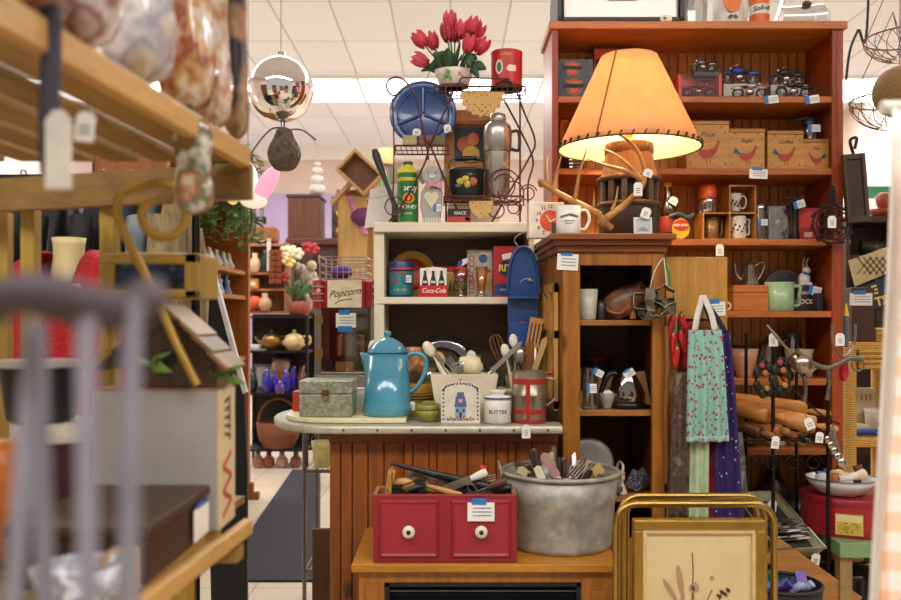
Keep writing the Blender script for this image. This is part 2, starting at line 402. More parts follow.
# ceiling lights: one row seen far back, two more rows lighting the shop nearer the camera
tr = T('ceiling_light', 'square white ceiling light in the glowing row across the far ceiling', 'ceiling light', (-5.49, 11.7, 4.45), 0, 'ceiling lights in the far row')
b = MB(pm('f4f2ee', .5))
for s in (-1, 1): b.box(s * .597 - .013, s * .597 + .013, -.6, .6, -.05, 0); b.box(-.584, .584, s * .585 - .015, s * .585 + .015, -.05, 0)
b.build('frame', tr)
MB(emit('f6faff', 4.0)).box(-.582, .582, -.568, .568, -.045, -.01).build('diffuser', tr)
for i in range(1, 10): dup(tr, (-5.49 + 1.22 * i, 11.7, 4.45))
for y in (5.6, -1.2):
    for i in range(4): dup(tr, (-4.2 + 2.8 * i, y, 4.45), label='square white ceiling light above the %s' % ('middle of the shop' if y > 3 else 'front of the shop'), group='ceiling lights nearer the front')
def area(name, loc, size, sy, power, col=(1, .95, .88), rot=(0, 0, 0)):
    l = bpy.data.lights.new(name, 'AREA'); l.shape = 'RECTANGLE'; l.size = size; l.size_y = sy; l.energy = power; l.color = col
    o = bpy.data.objects.new(name, l); COL.objects.link(o); o.location = loc; o.rotation_euler = rot; return o
area('ceiling_row_far', (0, 11.7, 4.38), 11, 1.1, 270, (.95, .98, 1))
area('ceiling_row_middle', (0, 5.6, 4.38), 10, 1.1, 210, (.97, .98, 1))
area('ceiling_row_front', (0, -1.2, 4.38), 9, 1.1, 235, (1, .97, .93))
w = bpy.data.worlds.new('open_front_fill'); SC.world = w; w.use_nodes = True  # even fill light added through the room side left open behind the camera
t = w.node_tree; bg = t.nodes['Background']; bg.inputs[0].default_value = (1, .97, .94, 1); bg.inputs[1].default_value = .4
cam = bpy.data.cameras.new('camera'); co = bpy.data.objects.new('camera', cam); COL.objects.link(co); SC.camera = co
co.location = (0, 0, EZ); co.rotation_euler = (PI / 2, 0, 0); cam.sensor_width = 36; cam.lens = F / 901 * 36
cam.shift_y = 20 / 901; cam.clip_start = .05; cam.dof.use_dof = True; cam.dof.focus_distance = 2.8; cam.dof.aperture_fstop = 3.6
vs = SC.view_settings; vs.view_transform = 'Standard'; vs.look = 'None'; vs.gamma = 1; vs.exposure = .34; vs.use_curve_mapping = False

# ================================================================ woods
PINE = '9c5a1c'; RED = '9c4216'; GOLD = 'b9762c'
# ---------------------------------------------------------------- big bookcase
ZB0, ZB1, ZB2, ZB3, ZB4, ZB5, ZB6 = 2.39, 2.107, 1.831, 1.56, 1.284, 1.024, .757
X0, X1, Y0, Y1 = .388, 1.502, 3.25, 3.55
bk = T('bookcase', 'tall reddish pine bookcase with beadboard back full of kitchen wares', 'bookcase', (.945, 3.4, 0))
MB(wood(RED, 'Z')).box(X0, X0 + .024, Y0, Y1, 0, ZB0 - .03).build('side_panel', bk, W=True, bevel=.002)
b = MB(wood(RED, 'Z')); b.box(X1 - .024, X1, Y0, Y1, 0, ZB0 - .03); b.box(X1 - .042, X1 - .024, Y0, Y0 + .02, 0, ZB0 - .03); b.build('side_panel', bk, W=True, bevel=.002)
MB(wood('c0702c', 'X')).box(X0 - .012, X1 + .012, Y0 - .012, Y1, ZB0 - .03, ZB0).build('top_board', bk, W=True, bevel=.003)
for i, z in enumerate((ZB1, ZB2, ZB3, ZB4, ZB5, ZB6, .45, .1)):
    s = MB(wood('b4662a', 'X')).box(X0 + .024, X1 - .024, Y0 + .006, Y1 - .02, z - .024, z).build('shelf', bk, W=True, bevel=.002)
    if i == 1: note(s, (XX(759, 3.25), Y0 + .004, z - .004), .07, .036, ry=.04)
    if i == 0:
        note(s, (XX(771, 3.25), Y0 + .004, z + .002), .055, .03, ry=-.12, drop=False); note(s, (XX(812, 3.25), Y0 + .004, z + .002), .055, .03, ry=-.15, drop=False)
    if i == 2: ptag(s, (XX(720, 3.25), Y0 + .003, z), .03, .045)
b = MB(wood('d0893c', 'Z', .7)); nb = 28; wd = (X1 - X0 - .05) / nb
for i in range(nb): b.box(X0 + .025 + i * wd + .002, X0 + .025 + (i + 1) * wd - .002, Y1 - .018, Y1 - .006, .1, ZB0 - .03)
b.use(wood('6a3210', 'Z')).box(X0 + .024, X1 - .024, Y1 - .007, Y1, .1, ZB0 - .03); b.build('beadboard_back', bk, W=True)

# ---------------------------------------------------------------- corner cabinet
ZK = 1.522; KY0, KY1 = 2.72, 3.2; ka, kb = .36, .686        # front corner x, right edge x
kc = T('corner_cabinet', 'open pine cabinet with splayed side and stepped crown under the lamp', 'cabinet', (.52, 2.95, 0))
W1 = wood('a8681f', 'Z', .55, knots=True); W2 = wood('8a4a1a', 'X', .6)
b = MB(W1); zt = ZK - .055
b.box(ka, ka + .055, KY0, KY0 + .024, 0, zt); b.box(kb - .04, kb, KY0, KY0 + .024, 0, zt)
b.box(ka + .055, kb - .04, KY0, KY0 + .024, 1.425, zt); b.box(ka + .055, kb - .04, KY0, KY0 + .024, .05, .55)
b.build('face_frame', kc, W=True, bevel=.002)
b = MB(wood('5f3312', 'Z')); b.box(ka - .03, kb, KY1 - .015, KY1, 0, zt); b.box(kb - .018, kb - .001, KY0 + .024, KY1 - .015, 0, zt); b.build('carcass', kc, W=True)
b = MB(W1); SX = .318                                        # splayed left side, boards
for i in range(5):
    u0, u1 = i / 5 + .012, (i + 1) / 5 - .012
    xa, xb = ka + (SX - ka) * u0, ka + (SX - ka) * u1; ya, yb = KY0 + .44 * u0, KY0 + .44 * u1
    b.add([(xa, ya, 0), (xb, yb, 0), (xb + .014, yb, 0), (xa + .014, ya, 0), (xa, ya, zt), (xb, yb, zt), (xb + .014, yb, zt), (xa + .014, ya, zt)],
          [(0, 1, 5, 4), (1, 2, 6, 5), (2, 3, 7, 6), (3, 0, 4, 7), (4, 5, 6, 7), (3, 2, 1, 0)])
b.build('side_boards', kc, W=True)
b = MB(wood('8d4f20', 'X', .6, rough=.35))
for dz0, dz1, o in ((-.055, -.034, .012), (-.034, -.018, .03), (-.018, 0, .05)):
    b.prism([(ka - .01 - o * .7, KY0 - o), (kb + o * .5, KY0 - o), (kb + o * .5, KY1), (SX + .006 - o * .5, KY1), (SX + .006 - o * .5, KY1 - .1)], dz1 - dz0, z0=ZK + dz0)
b.build('crown', kc, W=True, bevel=.003)
for z in (1.25, .958, .68, .1):
    MB(wood('a86a2c', 'X')).box(ka + .02, kb - .02, KY0 + .026, KY1 - .016, z - .018, z).build('shelf', kc, W=True, bevel=.0015)
# pale lattice grille on the splayed side
b = MB(wood('d29a4a', 'Z'))
gx = lambda u: (ka + (SX - ka) * u - .006, KY0 + .44 * u)
def sidebox(b, u0, u1, z0, z1, th=.012):
    (xa, ya), (xb, yb) = gx(u0), gx(u1)
    b.add([(xa, ya, z0), (xb, yb, z0), (xb - th, yb, z0), (xa - th, ya, z0), (xa, ya, z1), (xb, yb, z1), (xb - th, yb, z1), (xa - th, ya, z1)],
          [(0, 1, 5, 4), (1, 2, 6, 5), (2, 3, 7, 6), (3, 0, 4, 7), (4, 5, 6, 7), (3, 2, 1, 0)])
for u in (.1, .3, .5, .7): sidebox(b, u, u + .07, .96, 1.37)
sidebox(b, .1, .77, 1.34, 1.37); sidebox(b, .1, .77, 1.19, 1.215); sidebox(b, .1, .77, .955, .985)
b.build('grille', kc, W=True)
note(kc, (XX(568, 2.72) - .52, KY0 - .003 - 2.95, ZZ(254, 2.72)), .068, .052, ry=.06)
# right door swung open, a plain pine board over a recessed panel
DX = XX(727, 2.76)
b = MB(wood('c08a3c', 'Z', .7, knots=True)); b.box(kb + .012, DX, 2.755, 2.775, ZZ(319, 2.76), ZZ(257, 2.76))
b.box(kb + .012, kb + .05, 2.755, 2.775, .3, ZZ(319, 2.76)); b.box(DX - .035, DX, 2.755, 2.775, .3, ZZ(319, 2.76)); b.box(kb + .05, DX - .035, 2.755, 2.775, .3, .42)
b.use(wood('7a4516', 'Z')).box(kb + .05, DX - .035, 2.765, 2.772, .42, ZZ(319, 2.76))
d = b.build('door', kc, W=True, bevel=.002)
note(d, (XX(716, 2.75), 2.752, ZZ(302, 2.75)), .058, .045, ry=-.05)
b = MB(pm('b08a3c', .3, .9)); b.box(ka + .05, ka + .062, KY0 - .004, KY0, .985, 1.02); b.tube([(ka + .057, KY0 - .006, .982), (ka + .057, KY0 - .006, 1.023)], .004, 8); b.build('hinge', kc, W=True)

# ---------------------------------------------------------------- counter
ZC = .925
ct = T('counter', 'knotty pine counter with rounded grey laminate top and metal edging', 'counter', (-.05, 2.95, 0))
poly = [(.345, 2.62), (.345, 2.712), (.30, 2.712), (.30, 3.28), (-.36, 3.28)] + [(-.36 - .24 * math.sin(a), 2.95 + .33 * math.cos(a)) for a in [PI * i / 16 for i in range(1, 16)]] + [(-.36, 2.62)]
MB(pm('a3a294', .35, var=.08)).prism(poly, .02, z0=ZC - .02).build('countertop', ct, W=True)
b = MB(pm('c9c2ac', .35, .3)); pe = [(.345, 2.62)] + [V((x, y)) for x, y in poly[-1:]] + [V((x, y)) for x, y in poly[-2:3:-1]]
b.tube([(x, y, ZC - .014) for x, y in [tuple(p) for p in pe]], .013, 8, flat=.35); b.use(pm('5a5650', .4, .8))
for i in range(7): b.sph((-.33 + i * .105, 2.614, ZC - .014), (.004, .003, .004), 8)
b.build('edge_band', ct, W=True)
b = MB(wood('94511a', 'Z', .55, knots=True)); bx0, bx1 = -.385, .34
xs = [-.385, -.349, -.312, -.262, -.211, -.148, -.119, -.068, -.043, .0206, .0556, .106, .145, .183, .208, .26, .34]
for i in range(len(xs) - 1): b.box(xs[i] + .0014, xs[i + 1] - .0014, 2.70, 2.716, 0, .862)
b.build('plank_front', ct, W=True, bevel=.003)
b = MB(wood('7f3f14', 'Z')); b.box(bx0 + .004, bx1, 2.712, 2.73, 0, .9); b.box(bx0, bx0 + .018, 2.73, 3.22, 0, .9); b.box(bx0, bx1 - .05, 3.2, 3.22, 0, .9); b.build('carcass', ct, W=True)
MB(wood('8a4516', 'X')).box(bx0, bx1, 2.69, 2.716, .862, .905).build('top_rail', ct, W=True, bevel=.002)
# ---------------------------------------------------------------- white shelf unit on the counter
ZW1, ZW0 = 1.331, 1.593
wu = T('shelf_unit', 'cream painted open shelf unit of tins standing at the back of the counter', 'shelf unit', (.02, 3.13, ZC))
CR = pm('e6dcc0', .45, var=.06, s=8); wx0, wx1 = XX(374, 3.0), .298
MB(CR).box(wx0, wx1, 2.985, 3.26, ZW0 - .034, ZW0).build('top_board', wu, W=True, bevel=.003)
MB(CR).box(wx0 + .012, wx1, 2.995, 3.25, ZW1 - .024, ZW1).build('shelf', wu, W=True, bevel=.002)
b = MB(CR); b.box(wx0, wx0 + .036, 3.0, 3.25, ZC, ZW0 - .034); b.build('post', wu, W=True, bevel=.002)
MB(CR).box(wx1 - .02, wx1, 3.02, 3.25, ZC, ZW0 - .034).build('post', wu, W=True, bevel=.002)
MB(wood('5a3a1c', 'X', .7)).box(wx0 + .03, wx1 - .02, 3.245, 3.257, ZC, ZW0 - .034).build('back_panel', wu, W=True)
# ---------------------------------------------------------------- chest with grille in front
ZH = .60
ch = T('heater_cabinet', 'golden pine console cabinet with black louvred grille in front of the counter', 'cabinet', (.06, 2.48, 0))
hx0, hx1 = XX(352, 2.28), XX(620, 2.28); OAK = wood('c08024', 'X', .72); OAZ = wood('a86a22', 'Z', .65)
MB(OAK).box(hx0, hx1, 2.26, 2.66, ZH - .022, ZH).build('top_board', ch, W=True, bevel=.003)
b = MB(OAZ); q0, q1 = hx0 + .018, hx1 - .015
b.box(q0, q0 + .07, 2.28, 2.30, .02, ZH - .022); b.box(q1 - .09, q1, 2.28, 2.30, .02, ZH - .022); b.box(q0 + .07, q1 - .09, 2.28, 2.30, ZH - .055, ZH - .022); b.box(q0 + .07, q1 - .09, 2.28, 2.30, .02, .12)
b.box(q0, q0 + .016, 2.30, 2.65, .02, ZH - .022); b.box(q1 - .016, q1, 2.30, 2.65, .02, ZH - .022); b.box(q0, q1, 2.635, 2.65, .02, ZH - .022); b.build('carcass', ch, W=True, bevel=.002)
MB(OAZ).box(q0 + .018, q0 + .052, 2.274, 2.281, .2, ZH - .06).build('corner_inset', ch, W=True, bevel=.002)
MB(OAZ).box(q1 - .062, q1 - .022, 2.274, 2.281, .2, ZH - .075).build('corner_inset', ch, W=True, bevel=.002)
b = MB(pm('16161a', .5)); b.box(q0 + .07, q1 - .09, 2.31, 2.32, .12, ZH - .055); b.box(q0 + .07, q0 + .082, 2.276, 2.31, .12, ZH - .055); b.box(q1 - .102, q1 - .09, 2.276, 2.31, .12, ZH - .055); b.box(q0 + .07, q1 - .09, 2.276, 2.31, ZH - .064, ZH - .055)
for i in range(14): b.ob(((q0 + q1 - .02) / 2, 2.296, ZH - .085 - i * .028), (q1 - q0 - .185, .022, .004), (-.6, 0, 0))
b.build('grille', ch, W=True)
for x in (q0, q1 - .04):
    for y in (2.3, 2.6): MB(pm('0e0e10', .6)).box(x, x + .04, y, y + .03, 0, .02).build('foot', ch, W=True)

for _n in 'ZB0 ZB1 ZB2 ZB3 ZB4 ZB5 ZB6 ZK ZC ZW1 ZW0 ZH'.split(): globals()[_n] += .0012      # wares rest a hair above the boards
# ================================================================ wares on the counter
bd = MB(pm('e9dfae', .4, var=.05)); bp = [(-.139, 2.66), (-.139, 2.99), (-.36, 2.99)] + [(-.36 - .185 * math.sin(a), 2.825 + .165 * math.cos(a)) for a in [PI * i / 12 for i in range(1, 12)]] + [(-.36, 2.66)]
bd.prism(bp, .015); one(bd, 'cutting_board', 'cream enamelled board with rounded end lying on the counter', 'board', (0, 0, ZC), bevel=.003)
ZBD = ZC + .0162
def filebox():
    x0, x1, y0, y1, h = XX(299, 2.7), XX(352, 2.7), 2.7, 2.84, .115
    t = T('file_box', 'grey green hammered metal file box with brass latch on the cream board', 'box', ((x0 + x1) / 2, 2.77, ZBD))
    m = patch(['6c705c', '8b8f78', 'a1a48c'], 90, .35); w = (x1 - x0) / 2; dd = (y1 - y0) / 2
    MB(m).box(-w, w, -dd, dd, 0, .071).build('body', t, bevel=.003)
    MB(m).box(-w - .001, w + .001, -dd - .001, dd + .001, .073, h).build('lid', t, bevel=.004)
    b = MB(pm('8a6a3a', .35, .8)); b.box(-.012, .012, -dd - .005, -dd - .001, .068, .086); b.tube(spl([(-.009, -dd - .006, .068), (-.007, -dd - .009, .056), (.007, -dd - .009, .056), (.009, -dd - .006, .068)], 4), .0028, 6); b.sph((0, -dd - .006, .074), .005, 8); b.build('latch', t)
filebox()
one(MB(pm('b23c22', .5)).box(-.011, .011, -.03, .03, 0, .066).use(PAPER()).box(-.009, .009, -.0295, .031, .002, .064), 'book', 'small orange red book standing behind the grey file box', 'book', L(297.5, 2.9, ZBD), bevel=.001)
bowl('soup_bowl', 'small white bowl behind the grey file box and blue coffee pot', L(361, 2.9, ZBD), .05, .075, pm('e4e0d6', .25), rim=pm('a8322a', .3))
def coffeepot():
    t = T('coffee_pot', 'tall turquoise enamel coffee pot with lid and big handle', 'coffee pot', L(387.5, 2.77, ZBD))
    m = patch(['3b7f9c', '4a93ad', '5aa3bb'], 5, .16, .5); s = 1 / 307.0
    b = MB(m); rb, rt, h = 24.5 * s, 20 * s, 62 * s
    b.lathe([(rb * .93, 0), (rb, .004), (rb * 1.0, .018), (rb * 1.025, .022), (rb * .985, .027), (rb * 1.0, .032), (rb * .965, .037), (rb * .975, .043), (rb * .95, .05), (rt, h), (rt * .9, h)], n=40)
    b.build('body', t)
    b = MB(m); b.use(pm('2a4a58', .3)).tube([(rt * 1.0 * math.cos(a), rt * math.sin(a), h) for a in [2 * PI * i / 32 for i in range(32)]], .0028, 6, closed=True).build('rim', t)
    b = MB(m)
    b.lathe([(rt * 1.02, h + .002), (rt * .98, h + .008), (rt * .74, h + .03), (rt * .42, h + .042), (rt * .3, h + .047), (.008, h + .049), (.0075, h + .053), (.0125, h + .058), (.012, h + .068), (0, h + .071)], n=32).build('lid', t)
    b = MB(m)                                         # v-shaped pouring lip
    lip = []
    for i in range(9):
        u = i / 8; z = h - .003 - u * .085; o = .023 * (1 - u) ** 1.3
        rr = rt + (rb * .95 - rt) * (h - z) / (h - .05)
        lip.append([(-rr * .93, -.018 * (1 - u * .6), z), (-rr - o, 0, z + .003), (-rr * .93, .018 * (1 - u * .6), z)])
    b.grid(lambda u, v: lip[round(v * 8)][round(u * 2)], 2, 8).build('spout', t, solid=.003)
    b = MB(m); b.tube(spl([(rt * .95, 0, h - .012), (rt + .022, 0, h - .002), (rt + .052, 0, h - .012), (rt + .062, 0, h - .04), (rt + .048, 0, h - .085), (rb + .01, 0, h - .118), (rb * .93, 0, h - .126)], 6), .0075, 10, flat=1.6).build('handle', t)
    ptag(t, (rb + .004, -.012, .063), .017, .028, ry=.05)
coffeepot()
for i, (dz, lab) in enumerate(((0, 'olive green small bowl, lower of two nested beside the coffee pot'), (.018, 'olive green small bowl nested on top, beside the coffee pot'))):
    bowl('melamine_bowl', lab, L(428, 2.72, ZC + dz), .041, .036, pm('8f8f3a', .35), group='nested green bowls', foot=.55)
one(MB(pm('8a8a34', .4)).ob((0, 0, .02), (.042, .03, .035)), 'sponge', 'olive green block resting in the nested green bowls', 'sponge', L(429, 2.725, ZC + .027), bevel=.004)
b = MB(pm('b98a34', .3)); b.lathe([(.05, 0), (.056, .01), (.06, .105), (.053, .11), (.052, .02), (0, .018)], n=24).use(pm('5a3018', .4))
for z in (.055, .065, .075): b.lathe([(.0583, z), (.0593, z + .0025), (.0583, z + .005)], n=24)
one(b, 'stoneware_crock', 'mustard yellow striped crock standing behind the coffee pot handle', 'crock', L(416, 2.9, ZC))
b = MB(patch(['d8c8a0', 'b8683a', '5a6a4a', '8a3a2a'], 22, .35)); b.lathe([(.03, 0), (.043, .03), (.04, .07), (.03, .095), (.033, .115), (.02, .12)], n=20)
one(b, 'pitcher', 'painted rooster pitcher showing above the mustard crock', 'pitcher', L(414, 2.9, ZC + .112))

# white planter with tools, and the house plaque before it
def planter():
    t = T('planter', 'off white tapered planter full of kitchen tools', 'planter', L(464, 2.80, ZC)); m = pm('e2d6b8', .5, s=10)
    k = 1 / 303.6; w0, w1, h = 26 * k, 33 * k, 45 * k
    b = MB(m); b.tbox(0, h, (w0, .038), (w1, .05)); b.f.pop(1); b.fm.pop(); b.sm.pop(); b.build('body', t, solid=.005, bevel=.003)
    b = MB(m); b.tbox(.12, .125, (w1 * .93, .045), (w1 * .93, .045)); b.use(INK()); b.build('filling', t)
planter()
wv, cm, al = pm('d8cca8', .45), pm('e8ddc0', .4), STEEL()
def U(kind, label, px0, py0, px1, py1, d0, d1, hm, bm, **kw): return utensil(kind, label, P(px0, py0, d0), P(px1, py1, d1), hm, bm, **kw)
U('ladle', 'cream plastic ladle leaning out left of the planter', 449, 383, 425, 342, 2.79, 2.79, cm, cm, w=.034, hl=.5)
U('spoon', 'wooden spoon with pale bowl in the planter', 452, 384, 437, 352, 2.81, 2.83, wood('c8a060', 'Z'), wood('c8a060', 'Z'), w=.03)
U('fork', 'steel serving fork in the planter beside the ladle', 456, 385, 431, 349, 2.80, 2.80, al, al, w=.026)
U('fork', 'steel fork with crossed tines in the middle of the planter', 468, 385, 447, 358, 2.79, 2.79, al, al, w=.024)
U('spoon', 'steel spoon leaning right in the planter', 455, 385, 464, 362, 2.78, 2.78, al, al, w=.022)
U('masher', 'steel potato masher upside down in the planter', 462, 386, 456, 363, 2.80, 2.81, al, al, w=.02)
U('knife', 'long steel ruler like spatula leaning far right out of the planter', 479, 384, 522, 341, 2.79, 2.79, al, pm('b0aca8', .3, .8), w=.02, hl=.3)
b = MB(pm('e6d8ae', .45)); b.lathe([(.004, 0), (.02, .004), (.036, .03), (.034, .052), (.018, .066), (.008, .082), (0, .084)], n=16, flute=.05, nf=6)
one(b, 'squash_ornament', 'cream ceramic gourd ornament among the planter tools', 'ornament', P(481, 372, 2.80), rot=(0, -1.0, 0))
def plaque():
    d = 2.665; k = 318.9; t = T('napkin_holder', 'cream plaque with painted blue house and arched top on the counter', 'napkin holder', L(460.5, d, ZC))
    w, h = 39 / k, 43 / k; arch = [(-w / 2, 0), (w / 2, 0), (w / 2, h * .78)] + [(w / 2 * math.cos(a), h * .78 + h * .2 * math.sin(a)) for a in [PI * i / 10 for i in range(1, 10)]] + [(-w / 2, h * .78)]
    b = MB(pm('ded5c0', .5)); b.prism(arch, .008, FR(0, 0, 0))
    y = -.0083; bl = pm('4a6a92', .6); dk = pm('2c3c58', .7)
    b.use(bl); b.prism([(-.02, .052), (.02, .052), (.014, .086), (-.014, .086)], .0006, FR(0, y, 0)); b.box(-.011, .011, y - .0006, y, .086, .098)
    b.use(pm('8fa4bc', .6)).box(-.0165, .0165, y - .0005, y, .018, .052); b.use(dk)
    for x in (-.01, .01): b.box(x - .003, x + .003, y - .001, y, .036, .046)
    b.box(-.0035, .0035, y - .001, y, .018, .036)
    b.use(pm('d8a0a0', .6)).prism([(0, -.007), (.008, .003), (.005, .008), (0, .004), (-.005, .008), (-.008, .003)], .0006, FR(0, y - .0006, .07))
    b.use(pm('a83a30', .7))
    for i in range(9): b.ob((-.04 + i * .01, y - .0003, .014 + .004 * (i % 2)), (.006, .001, .006), (0, .6, 0))
    b.use(pm('3c6a3a', .7))
    for i in range(8): b.ob((-.036 + i * .01, y - .0003, .012), (.006, .001, .004))
    b.use(dk)
    for i in range(17):
        a = PI * i / 16; b.ob((w * .44 * math.cos(a), y - .0003, h * .76 + h * .17 * math.sin(a)), (.004, .001, .009), (0, i * .7, 0))
    for s in (-1, 1):
        for i in range(7): b.ob((s * w * .44, y - .0003, .014 + i * .013), (.007, .001, .004), (0, i * .8, 0))
    b.build('front_plate', t, bevel=.0006)
    MB(pm('ded5c0', .5)).box(-w / 2, w / 2, 0, .05, 0, .006).build('base', t)
    b = MB(pm('c8b49a', .5)); b.sph((0, -.004, h + .004), .006, 8); b.build('finial', t)
plaque()
def butter():
    d = 2.68; t = T('butter_crock', 'white lidded butter crock with blue rim and lettering', 'crock', L(497.5, d, ZC)); r = .0425
    b = MB(pm('e6e0d2', .2)); b.lathe([(r * .9, 0), (r, .004), (r, .07), (r * .92, .075), (0, .075)], n=32); b.use(pm('2c3558', .4)).text('BUTTER', .0165, FR(0, -r - .0004, .037), cyl=r, sx=1.05, bold=.01); b.build('body', t)
    b = MB(pm('e6e0d2', .2)); b.lathe([(r * 1.02, .0755), (r * 1.03, .081), (r * .95, .085), (r * .5, .089), (r * .5, .093), (r * .62, .097), (r * .6, .104), (0, .105)], n=32); b.use(pm('3d4f86', .3)).lathe([(r * 1.035, .0765), (r * 1.045, .079), (r * 1.035, .0815)], n=32); b.build('lid', t)
butter()
b = MB(pm('c9bd92', .4)); b.lathe([(.052, 0), (.058, .006), (.06, .085), (.066, .088), (.066, .1), (.058, .1), (.056, .012), (0, .01)], n=28)
one(b, 'utensil_crock', 'pale yellow stoneware crock of wooden spoons behind the red striped tin', 'crock', L(517, 2.83, ZC))
wd1, wd2, wd3 = wood('c08a44', 'Z', .7), wood('8a5424', 'Z', .7), wood('d8b070', 'Z', .75)
U('spatula', 'slotted pale wooden spatula standing tall in the yellow crock', 523, 395, 537, 318, 2.85, 2.86, wd1, wd1, w=.045, hl=.5)
U('knife', 'dark brown wooden paddle in the yellow crock', 520, 398, 531, 340, 2.83, 2.82, wd2, wd2, w=.036, hl=.25)
U('knife', 'pale flat wooden butter paddle leaning right in the yellow crock', 525, 396, 546, 336, 2.84, 2.85, wd3, wd3, w=.026, hl=.4)
U('whisk', 'wire whisk with brown handle in the yellow crock', 512, 398, 494, 335, 2.83, 2.84, al, pm('8a5a34', .4, .4), w=.042, hl=.35)
U('spoon', 'pale wooden spoon leaning left in the yellow crock', 514, 397, 504, 344, 2.81, 2.82, wd3, cm, w=.028)
U('spoon', 'white plastic spoon upright in the yellow crock', 517, 397, 513, 334, 2.86, 2.88, cm, WHITE(), w=.028)
U('ladle', 'steel ladle in the yellow crock facing front', 517, 397, 520, 346, 2.82, 2.82, al, al, w=.04)
U('fork', 'steel serving fork deep in the yellow crock', 511, 398, 506, 352, 2.85, 2.86, al, al, w=.024)
def sifter():
    d = 2.70; t = T('flour_sifter', 'red and silver striped tin flour sifter with hanging tag', 'sifter', L(529, d, ZC)); r, h = .0535, .163
    b = MB(pm('9a907c', .3, .75, .2, 6)); b.lathe([(r, 0), (r, .002), (r, h * .52), (r * 1.02, h * .53), (r, h * .54), (r, h), (r * .97, h), (r * .96, h * .8), (0, h * .8)], n=36)
    b.use(pm('a82a22', .35)); b.lathe([(r * 1.006, .001), (r * 1.02, .006), (r * 1.006, .012)], n=36)
    for z0, z1 in ((.028, .044), (.122, .14)): b.lathe([(r * 1.003, z0), (r * 1.006, z0 + .001), (r * 1.006, z1 - .001), (r * 1.003, z1)], n=36)
    vs = [(r * 1.008 * math.cos(a), r * 1.008 * math.sin(a), z) for z in (.002, .14) for a in [-PI / 2 - .14 + i * .06 for i in range(6)]]
    b.add([(x - .008, y, z) for x, y, z in vs], [(i, i + 1, i + 7, i + 6) for i in range(5)]); b.build('body', t)
    b = MB(al); b.tube(spl([(r, 0, .14), (r + .028, 0, .13), (r + .03, 0, .08), (r, 0, .05)], 5), .003, 6); b.tube([(r, .01, .155), (r + .012, .01, .155)], .002, 6); b.build('handle', t)
    MB(pm('b4261f', .35)).sph((r + .016, .01, .155), (.011, .011, .008), 10).build('crank_knob', t)
    ptag(t, (-.018, -.1, .022), .026, .042, string=.018)
    MB(pm('c8c0b0', .8)).tube([(-.018, -.1, .022), (-.016, -r - .003, .035)], .0008, 4).build('tag_string', t)
sifter()
# back of the lower bay
plate_on_edge('glass_platter', 'round clear etched glass platter standing behind the planter', L(443, 3.19, ZC), .135, glass('d8d8d0', .16, .06), .12, cat='platter')
for i, (px, d) in enumerate(((431, 3.12), (455, 3.12), (494, 3.06), (512, 3.11))):
    b = MB(glass('e8ecea', .18, .04)); b.lathe([(.034, 0), (.036, .004), (.04, .1), (.042, .16), (.04, .16), (.034, .012)], n=18)
    one(b, 'drinking_glass', ('clear cut drinking glass before the etched platter', 'clear cut drinking glass before the etched platter', 'clear tumbler at the back of the bay behind the wooden spoons', 'clear tumbler at the back of the bay behind the wooden spoons')[i], 'glass', L(px, d, ZC), group='clear glasses by the platter' if i < 2 else 'clear tumblers behind the spoons')
t = jar('candy_jar', 'small glass jar with red and green checked band and tag', 'jar', L(473, 3.0, ZC), .034, .19, glass('e0e4dc', .15), pm('5a6a4a', .5), .05, patch(['3a6a3a', 'c83a2a', 'e8e0d0'], 30))
b = MB(dots('c8342a', 'f0e8d8', None, 120, .4, .6, rnd=0)); b.lathe([(.035, .125), (.036, .128), (.036, .145), (.035, .148)], n=20); b.use(pm('2f7a4a', .5)).lathe([(.0352, .1), (.036, .104), (.036, .122), (.0352, .125)], n=20); b.build('label_band', t)
ptag(t, (0, -.03, .215), .028, .035, ry=.5, string=0)
b = MB(pm('3a4a36', .9)); b.lathe([(.06, 0), (.07, .03), (.055, .09), (.03, .12), (0, .125)], n=14, flute=.1, nf=5); one(b, 'dish_towel', 'dark green cloth bundled behind the coffee pot handle', 'towel', L(424, 2.985, ZC))
b = MB(pm('a85a3a', .4)); b.ob((0, 0, .09), (.06, .05, .18)); one(b, 'wooden_box', 'reddish brown box in the dark behind the coffee pot', 'box', L(402, 3.17, ZC))
b = MB(pm('3a3532', .5)); b.lathe([(.034, 0), (.04, .02), (.04, .14), (.03, .16), (0, .165)], n=18); one(b, 'canister', 'dark metal canister at the back of the bay behind the jar', 'canister', L(490, 3.18, ZC))

# ---------------------------------------------------------------- middle shelf: tins
def bigtin():
    t = T('syrup_tin', 'round teal advertising tin with navy lid on the cream shelf', 'tin', L(401, 3.09, ZW1)); r, h = .044, .13
    b = MB(pm('2f7f86', .35, var=.06)); b.lathe([(r, 0), (r, h * .72)], n=32); b.use(pm('253a6a', .35)); b.lathe([(r * 1.001, 0), (r * 1.015, .004), (r * 1.003, .009)], n=32)
    b.use(pm('b83a3a', .4)); b.text('Coffee', .02, FR(0, -r - .0003, h * .64), cyl=r, shear=.3, bold=.015); b.text('RICH', .022, FR(-.01, -r - .0003, h * .44), cyl=r, bold=.02); b.use(pm('cfc48a', .5)); b.text('1 LB. NET', .012, FR(0, -r - .0003, h * .2), cyl=r); b.build('body', t)
    b = MB(pm('2a3a72', .35)); b.lathe([(r * 1.02, h * .74), (r * 1.02, h * .98), (r * .98, h), (r * .9, h * .99), (0, h * .99)], n=32); b.use(pm('c43a48', .4)).lathe([(r * 1.025, h * .76), (r * 1.03, h * .79), (r * 1.025, h * .82)], n=32); b.build('lid', t)
    note(t, (.026, -r - .002, h * .6), .028, .026, rz=.25, drop=False)
bigtin()
